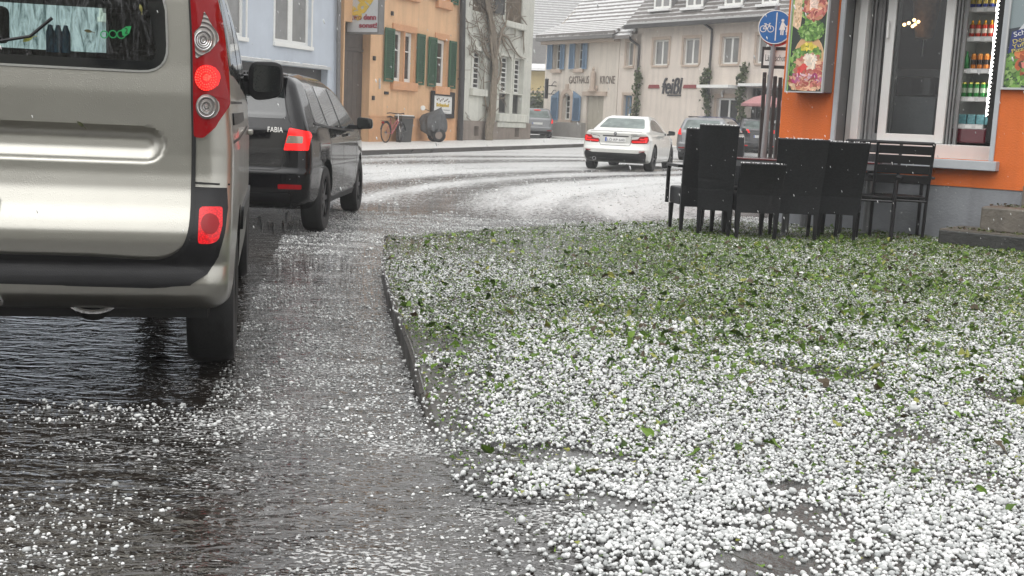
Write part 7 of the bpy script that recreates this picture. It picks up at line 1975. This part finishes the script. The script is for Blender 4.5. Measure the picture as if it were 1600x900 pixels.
# ------------------------------------------------------------------ black estate ahead of it
FA_ANG = R(.6); fY = 9.95; pc = atY(482, 250, fY)
FAF = Frame((0, 0, 0), FA_ANG); FAF.o = Vector((pc.x, fY, 0)) - FAF.u * .815
fz = lambda px, py, d=0: FAF.uz(px, py, d)
FP = lambda d, *pts: [fz(p[0], p[1], d) for p in pts]
hatch_rear = lambda lean=.32, zb=.98: (lambda z, x: np.interp(z, [.22, .34, .44, .58, .62, .80, zb - .04, zb, zb + .1, 1.40, 1.5], [.14, .05, -.02, -.03, .0, .015, .03, .05, .10, lean, lean + .03]) + .10 * (np.abs(x) / .88) ** 5)
fab_spec = dict(L=4.25, W=1.73, H=1.47, r=.10, grid=(100, 60, 70),
    top=[(0, 1.40), (.15, 1.44), (1.0, 1.475), (2.0, 1.47), (2.45, 1.38), (3.15, 1.02), (3.4, .96), (4.0, .82), (4.25, .66)], bot=[(0, .30), (.4, .22), (3.9, .2), (4.25, .25)],
    tum=[(.2, .93), (.40, .985), (.62, 1), (.85, .99), (.98, .945), (1.2, .84), (1.38, .745), (1.47, .66)], plan=[(0, .94), (.4, .985), (1.0, 1), (3.0, 1), (3.7, .96), (4.25, .78)],
    rear=hatch_rear(.34, .99), front=lambda z, x: -.35 * (np.abs(x) / .86) ** 4, wheels=[(.80, .315), (3.26, .315)], tyre=.20, rim='dark_alloy', spokes=7)
fab, fbody, fb_ = make_car('black_estate_car', FAF.o, FA_ANG, 'black estate car with red tail light waiting beyond the van', 'car_black', fab_spec)
fab.name = 'estate_car'
patch('rear_window', fb_, rpoly([(-.60, 1.05), (.60, 1.05), (.52, 1.36), (-.52, 1.36)], .05), 'rear', Mt['car_glass'], fab, off=.003, thick=.004, res=.06)
s = MB(); s.box(-.55, .55, .16, .42, 1.43, 1.455); s.build('spoiler', Mt['car_black'], fab, bevel=.01)
defm('car_black_lens', (.3, .25, .2), .2, var=.3, metal=.4)
for sg_ in (1, -1):
    mir = (lambda P: P) if sg_ > 0 else sym
    L0 = [fz(*p) for p in ((450, 200), (478, 206), (480.5, 214), (478, 236), (442, 235))]
    tl = patch('tail_light', fb_, mir(rpoly(L0, .012, 3)), 'rear', Mt['lamp_red'], fab, off=.008, thick=.015, res=.03)
    C0 = [fz(*p) for p in ((449, 212), (470, 213.5), (470, 224.5), (445, 224))]; patch('clear_lens', fb_, mir(rpoly(C0, .01, 3)), 'rear', Mt['car_black_lens'], tl, off=.012, thick=.003, res=.03)
seam('tailgate_gap', fb_, [(.50, 1.40), (.62, 1.05), (.655, .98), (.60, .90), (.58, .62), (.50, .60), (-.50, .60), (-.58, .62), (-.60, .90), (-.655, .98), (-.62, 1.05), (-.50, 1.40)], 'rear', Mt['seam'], fab, w=.010)
q0, q1 = fz(417.5, 206), fz(441.5, 199); p_, n_ = proj(fb_, 'rear', q0[0], (q0[1] + q1[1]) / 2)
text_fit(fab, 'FABIA', (q0[0], q1[0], q0[1], q1[1]), p_.y - .012, Mt['chrome'], thick=.004)
plate(fab, fb_, 0, .72, txt=None)
patch('bumper_insert', fb_, rpoly([(-.62, .26), (.62, .26), (.66, .40), (-.66, .40)], .04), 'rear', Mt['black_plastic'], fab, off=.006, res=.06)
for sg_ in (1, -1): patch('reflector', fb_, rpoly([(sg_ * .55, .44), (sg_ * .75, .44), (sg_ * .75, .48), (sg_ * .55, .48)], .01), 'rear', Mt['red_lens'], fab, off=.006, res=.06)
for sg_ in (1, -1):
    vw = 'right' if sg_ > 0 else 'left'
    wins = [[(.46, 1.03), (.98, 1.0), (.98, 1.355), (.62, 1.33)], [(1.06, 1.0), (1.80, .975), (1.80, 1.375), (1.08, 1.37)], [(1.90, .97), (2.75, .955), (2.60, 1.12), (2.25, 1.345), (1.90, 1.375)]]
    for W_ in wins: patch('side_window', fb_, rpoly(W_, .04), vw, Mt['car_glass'], fab, off=.003, thick=.004, res=.07)
    for ln in ([(1.02, 1.38), (1.02, .75), (1.16, .52), (1.18, .32)], [(1.85, 1.40), (1.85, .32)], [(2.85, .95), (2.82, .32)]): seam('door_gap', fb_, ln, vw, Mt['seam'], fab, w=.010)
    seam('window_trim', fb_, [(.42, 1.02), (1.0, .985), (1.85, .96), (2.80, .94)], vw, Mt['black_plastic'], fab, w=.018, off=.005)
    for y in (1.30, 2.12): 
        p, n = proj(fb_, vw, y, .90); s = MB(); s.obox(p + n * .022, .025, .19, .028); s.build('door_handle', Mt['car_black'], fab, bevel=.008)
    mirror_side(fab, fb_, sg_, 2.52, 1.03, .17, .135, .90, 'car_black')
    patch('headlight', fb_, rpoly([(sg_ * .4, .66), (sg_ * .72, .68), (sg_ * .70, .80), (sg_ * .45, .76)], .03), 'front', Mt['clear_lens'], fab, off=.008, res=.08)
    patch('sill_trim', fb_, [(1.15, .25), (2.85, .25), (2.85, .31), (1.15, .31)], vw, Mt['black_plastic'], fab, off=.008, res=.1)

# ------------------------------------------------------------------ white coupe
BY = 28.6; pc = atY(960, 230, BY); B_ANG = R(-17)
BF = Frame((0, 0, 0), B_ANG); BF.o = Vector((pc.x, BY, tz(pc.x, BY)))
bz_ = lambda px, py, d=0: BF.uz(px, py, d)
bmw_spec = dict(L=4.43, W=1.78, H=1.41, r=.09, grid=(110, 56, 60),
    top=[(0, .97), (.08, 1.02), (.3, 1.01), (.62, 1.03), (.8, 1.10), (1.35, 1.34), (1.8, 1.41), (2.25, 1.40), (2.6, 1.31), (3.2, .98), (3.5, .93), (4.1, .80), (4.43, .6)], bot=[(0, .28), (.4, .2), (4, .18), (4.43, .22)],
    tum=[(.18, .94), (.36, .985), (.62, 1), (.80, .985), (.93, .93), (1.02, .845), (1.2, .74), (1.36, .66), (1.41, .6)], plan=[(0, .95), (.35, .99), (1.0, 1), (3.2, .99), (3.9, .95), (4.43, .78)],
    rear=lambda z, x: np.interp(z, [.18, .28, .40, .55, .62, .70, .90, 1.0], [.18, .10, .0, -.02, .02, .05, .03, -.01]) + .17 * (np.abs(x) / .89) ** 4, front=lambda z, x: -.35 * (np.abs(x) / .88) ** 4,
    wheels=[(.86, .325), (3.55, .325)], tyre=.235, rim='dark_alloy')
bmw, bbody, bb = make_car('white_coupe', BF.o, B_ANG, 'white two door coupe with glowing red tail lights driving round the bend', 'car_white', bmw_spec)
bmw.name = 'coupe_car'
patch('rear_window', bb, rpoly([(-.60, 1.085), (.60, 1.085), (.475, 1.335), (-.475, 1.335)], .05), 'rear', Mt['car_glass_painted_sky'], bmw, off=.003, thick=.003, res=.06)
patch('diffuser', bb, rpoly([(-.76, .24), (.76, .24), (.80, .44), (.74, .52), (.60, .46), (-.60, .46), (-.74, .52), (-.80, .44)], .03), 'rear', Mt['black_plastic'], bmw, off=.006, thick=.02, res=.05)
for sg_ in (1, -1):
    mir = (lambda P: P) if sg_ > 0 else sym
    L0 = [(.41, .725), (.46, .70), (.79, .72), (.83, .80), (.80, .90), (.62, .885), (.58, .82), (.42, .80)]
    tl = patch('tail_light', bb, mir(rpoly(L0, .02, 3)), 'rear', Mt['red_lens'], bmw, off=.008, thick=.012, res=.04)
    patch('light_bar', bb, mir(rpoly([(.43, .735), (.78, .745), (.80, .80), (.76, .80), (.74, .775), (.43, .76)], .008, 2)), 'rear', Mt['lamp_red_hot'] if 0 else Mt['lamp_red'], tl, off=.012, thick=.003, res=.04)
    patch('light_bar', bb, mir(rpoly([(.62, .80), (.79, .805), (.79, .865), (.74, .865), (.72, .83), (.62, .825)], .008, 2)), 'rear', Mt['lamp_red'], tl, off=.012, thick=.003, res=.04)
    patch('reflector', bb, mir(rpoly([(.62, .495), (.76, .51), (.76, .53), (.62, .515)], .005, 2)), 'rear', Mt['red_lens'], bmw, off=.009, res=.05)
    s = MB(); s.lathe([(.035, 0), (.042, 0), (.042, .12)], (sg_ * -.52 if sg_ > 0 else .52, .04, .30), 'Y', 14); 
    if sg_ > 0: s.build('exhaust_tip', Mt['chrome'], bmw, smooth=True)
seam('boot_gap', bb, [(-.66, 1.0), (-.62, .90), (-.41, .87), (-.40, .70), (-.36, .645), (.36, .645), (.40, .70), (.41, .87), (.62, .90), (.66, 1.0)], 'rear', Mt['seam'], bmw, w=.012)
seam('boot_lip', bb, [(-.66, .995), (.66, .995)], 'rear', Mt['pipe_grey'], bmw, w=.018)
seam('grip_strip', bb, [(-.32, .875), (.34, .875)], 'rear', Mt['pipe_dark'], bmw, w=.03, off=.004)
plate(bmw, bb, 0, .79, txt='LÖ RP 640')
p_, n_ = proj(bb, 'rear', 0, .935)
s = MB(); s.lathe([(0, -.008), (.036, -.008), (.042, 0)], (0, p_.y, .935), 'Y', 20); em = s.build('emblem', Mt['dark_letter'], bmw)
s = MB()
for a0 in (0, PI): s.add([(0, p_.y - .0095, .935)] + [(.024 * math.cos(a0 + t), p_.y - .0095, .935 + .024 * math.sin(a0 + t)) for t in np.linspace(0, PI / 2, 7)], [tuple(range(8))])
s.build('emblem_field', Mt['sign_grey'], em)
p_, n_ = proj(bb, 'rear', .5, .93); text_fit(bmw, '220i', (.40, .56, .905, .945), p_.y - .01, Mt['pipe_grey'], thick=.003)
for sg_ in (1, -1):
    vw = 'right' if sg_ > 0 else 'left'
    patch('side_window', bb, rpoly([(1.02, 1.055), (1.78, 1.02), (2.75, .99), (2.45, 1.18), (2.1, 1.315), (1.55, 1.32), (1.2, 1.22)], .07), vw, Mt['car_glass'], bmw, off=.003, thick=.003, res=.06)
    seam('window_pillar', bb, [(1.66, 1.03), (1.62, 1.32)], vw, Mt['black_plastic'], bmw, w=.04, off=.005)
    for ln in ([(1.55, 1.0), (1.50, .75), (1.62, .30)], [(2.95, .95), (2.92, .30)], [(1.62, .29), (2.92, .28)]): seam('door_gap', bb, ln, vw, Mt['seam'], bmw, w=.010)
    seam('swage_line', bb, [(.55, .87), (1.2, .885), (2.2, .86), (3.2, .80)], vw, Mt['pipe_grey'], bmw, w=.014)
    p, n = proj(bb, vw, 1.78, .84); s = MB(); s.obox(p + n * .02, .025, .2, .028); s.build('door_handle', Mt['car_white'], bmw, bevel=.008)
    mirror_side(bmw, bb, sg_, 2.62, 1.0, .18, .13, .90, 'black_gloss')
    patch('headlight', bb, rpoly([(sg_ * .4, .58), (sg_ * .72, .62), (sg_ * .70, .70), (sg_ * .42, .68)], .03), 'front', Mt['clear_lens'], bmw, off=.008, res=.08)
s = MB(); s.prism([(-.012, 1.40), (.012, 1.40), (.006, 1.46), (-.006, 1.46)], 1.55, 1.66); s.build('roof_fin', Mt['car_white'], bmw)

# ------------------------------------------------------------------ cars farther off
def simple_car(name, loc, rz, label, paint, H=1.5, W=1.75, L=4.3, lamp=None, lit='lamp_red', window_z=(.98, 1.36), lean=.3, third=False, txt=True, tail=True, mirror_m='black_plastic', low=False):
    k = H / 1.47
    sp = dict(L=L, W=W, H=H, r=.10, grid=(70, 36, 44), top=[(0, 1.38 * k), (.15, 1.43 * k), (1.0, 1.475 * k), (2.0, 1.47 * k), (2.5, 1.36 * k), (3.2, 1.02 * k), (3.45, .96 * k), (4.0, .82 * k), (L, .66 * k)], bot=[(0, .32), (.4, .24), (3.9, .22), (L, .26)],
              tum=[(.2, .93), (.4, .985), (.62 * k, 1), (.85 * k, .99), (.98 * k, .955), (1.2 * k, .87), (1.38 * k, .80), (1.47 * k, .74)], plan=[(0, .955), (.4, .99), (1.0, 1), (3.0, 1), (3.7, .97), (L, .80)],
              rear=hatch_rear(lean, window_z[0]), front=lambda z, x: -.35 * (np.abs(x) / .86) ** 4, wheels=[(.80, .32), (3.25, .32)])
    root, body, bv = make_car(name, loc, rz, label, paint, sp)
    z0, z1 = window_z; w0 = W / 2 * .74; w1 = W / 2 * .62
    patch('rear_window', bv, rpoly([(-w0, z0 + .05), (w0, z0 + .05), (w1, z1), (-w1, z1)], .05), 'rear', Mt['car_glass_painted_sky'], root, off=.003, thick=.004, res=.08)
    for sg_ in (1, -1):
        vw = 'right' if sg_ > 0 else 'left'; mir = (lambda P: P) if sg_ > 0 else sym
        if lamp: patch('tail_light', bv, mir(rpoly(lamp, .02, 3)), 'rear', Mt[lit], root, off=.008, thick=.012, res=.05)
        for W_ in ([(.50, z0 + .05), (1.0, z0 + .02), (1.0, z1), (.66, z1 - .02)], [(1.06, z0 + .02), (1.80, z0), (1.80, z1 + .02), (1.08, z1 + .02)], [(1.90, z0), (2.80, z0 - .02), (2.62, z0 + .14), (2.28, z1), (1.90, z1 + .02)]):
            patch('side_window', bv, rpoly(W_, .04), vw, Mt['car_glass'], root, off=.003, thick=.004, res=.1)
        for ln in ([(1.02, z1), (1.02, .7), (1.18, .32)], [(1.85, z1), (1.85, .32)], [(2.85, .95), (2.82, .32)]): seam('door_gap', bv, ln, vw, Mt['seam'], root, w=.012)
        mirror_side(root, bv, sg_, 2.55, z0 + .06, .18, .14, W / 2 + .03, mirror_m)
        patch('reflector', bv, mir(rpoly([(.5, .42), (.74, .42), (.74, .46), (.5, .46)], .01)), 'rear', Mt['lamp_red_dim'] if low else Mt['red_lens'], root, off=.007, res=.08)
        patch('headlight', bv, rpoly([(sg_ * .4, .64 * k), (sg_ * .72, .66 * k), (sg_ * .70, .78 * k), (sg_ * .45, .74 * k)], .03), 'front', Mt['clear_lens'], root, off=.008, res=.1)
    seam('tailgate_gap', bv, [(-w0 - .05, z0), (-w0, .62), (w0, .62), (w0 + .05, z0)], 'rear', Mt['seam'], root, w=.012)
    patch('bumper_insert', bv, rpoly([(-.68, .28), (.68, .28), (.72, .40), (-.72, .40)], .04), 'rear', Mt['black_plastic'], root, off=.006, res=.08)
    plate(root, bv, 0, .74 * k)
    if third: s = MB(); p, n = proj(bv, 'rear', 0, z1 + .02); s.obox(p + n * .02, .32, .04, .035); s.build('third_brake_light', Mt['lamp_red'], root)
    return root, bv
def ground_at(px, D): 
    p = atY(px, 230, D); return Vector((p.x, D, tz(p.x, D)))
svr, sv = simple_car('silver_estate', ground_at(1094, 37.5), R(-21), 'silver grey estate car with a lit tail light ahead of the white coupe', 'car_grey', H=1.47, W=1.74, lamp=[(.66, .86), (.84, .88), (.80, 1.08), (.72, 1.08)], window_z=(.98, 1.36))
svr.name = 'estate_car'
s = MB(); s.tube([(0, .5, 1.47), (-.05, .25, 1.95)], .008, 5); s.build('aerial', Mt['black_plastic'], svr)
s = MB(); [s.tube([(x, .5, 1.475), (x * 1.02, 2.0, 1.50)], .018, 6) for x in (-.56, .56)]; s.build('roof_rail', Mt['black_plastic'], svr)
bl, _ = simple_car('blue_car', ground_at(1103, 46), R(-22), 'blue car whose roof shows behind the silver estate car', 'car_blue', H=1.55, lamp=[(.66, .86), (.84, .88), (.80, 1.08), (.72, 1.08)], lit='red_lens', window_z=(1.02, 1.42)); bl.name = 'parked_car'
dk_, dv = simple_car('dark_suv', ground_at(1186, 49.0), R(-3), 'dark grey off road car with a red light row behind the leaning posts', 'car_dark', H=1.66, W=1.84, L=4.45, lamp=[(.42, .98), (.88, 1.0), (.86, 1.14), (.50, 1.13)], window_z=(1.12, 1.5), low=True); dk_.name = 'suv_car'
s = MB(); p, n = proj(dv, 'rear', 0, 1.03); s.lathe([(0, -.012), (.05, -.012), (.055, 0)], (0, p.y, 1.03), 'Y', 16); s.build('emblem', Mt['chrome'], dk_)
sl_, slv = simple_car('silver_mpv', ground_at(838, 57.5), R(7), 'small silver car with a high brake light leaving past the white house', 'car_grey', H=1.55, W=1.72, L=4.0, lamp=[(.70, .80), (.85, .82), (.82, 1.04), (.74, 1.04)], window_z=(1.02, 1.42), third=True); sl_.name = 'compact_car'
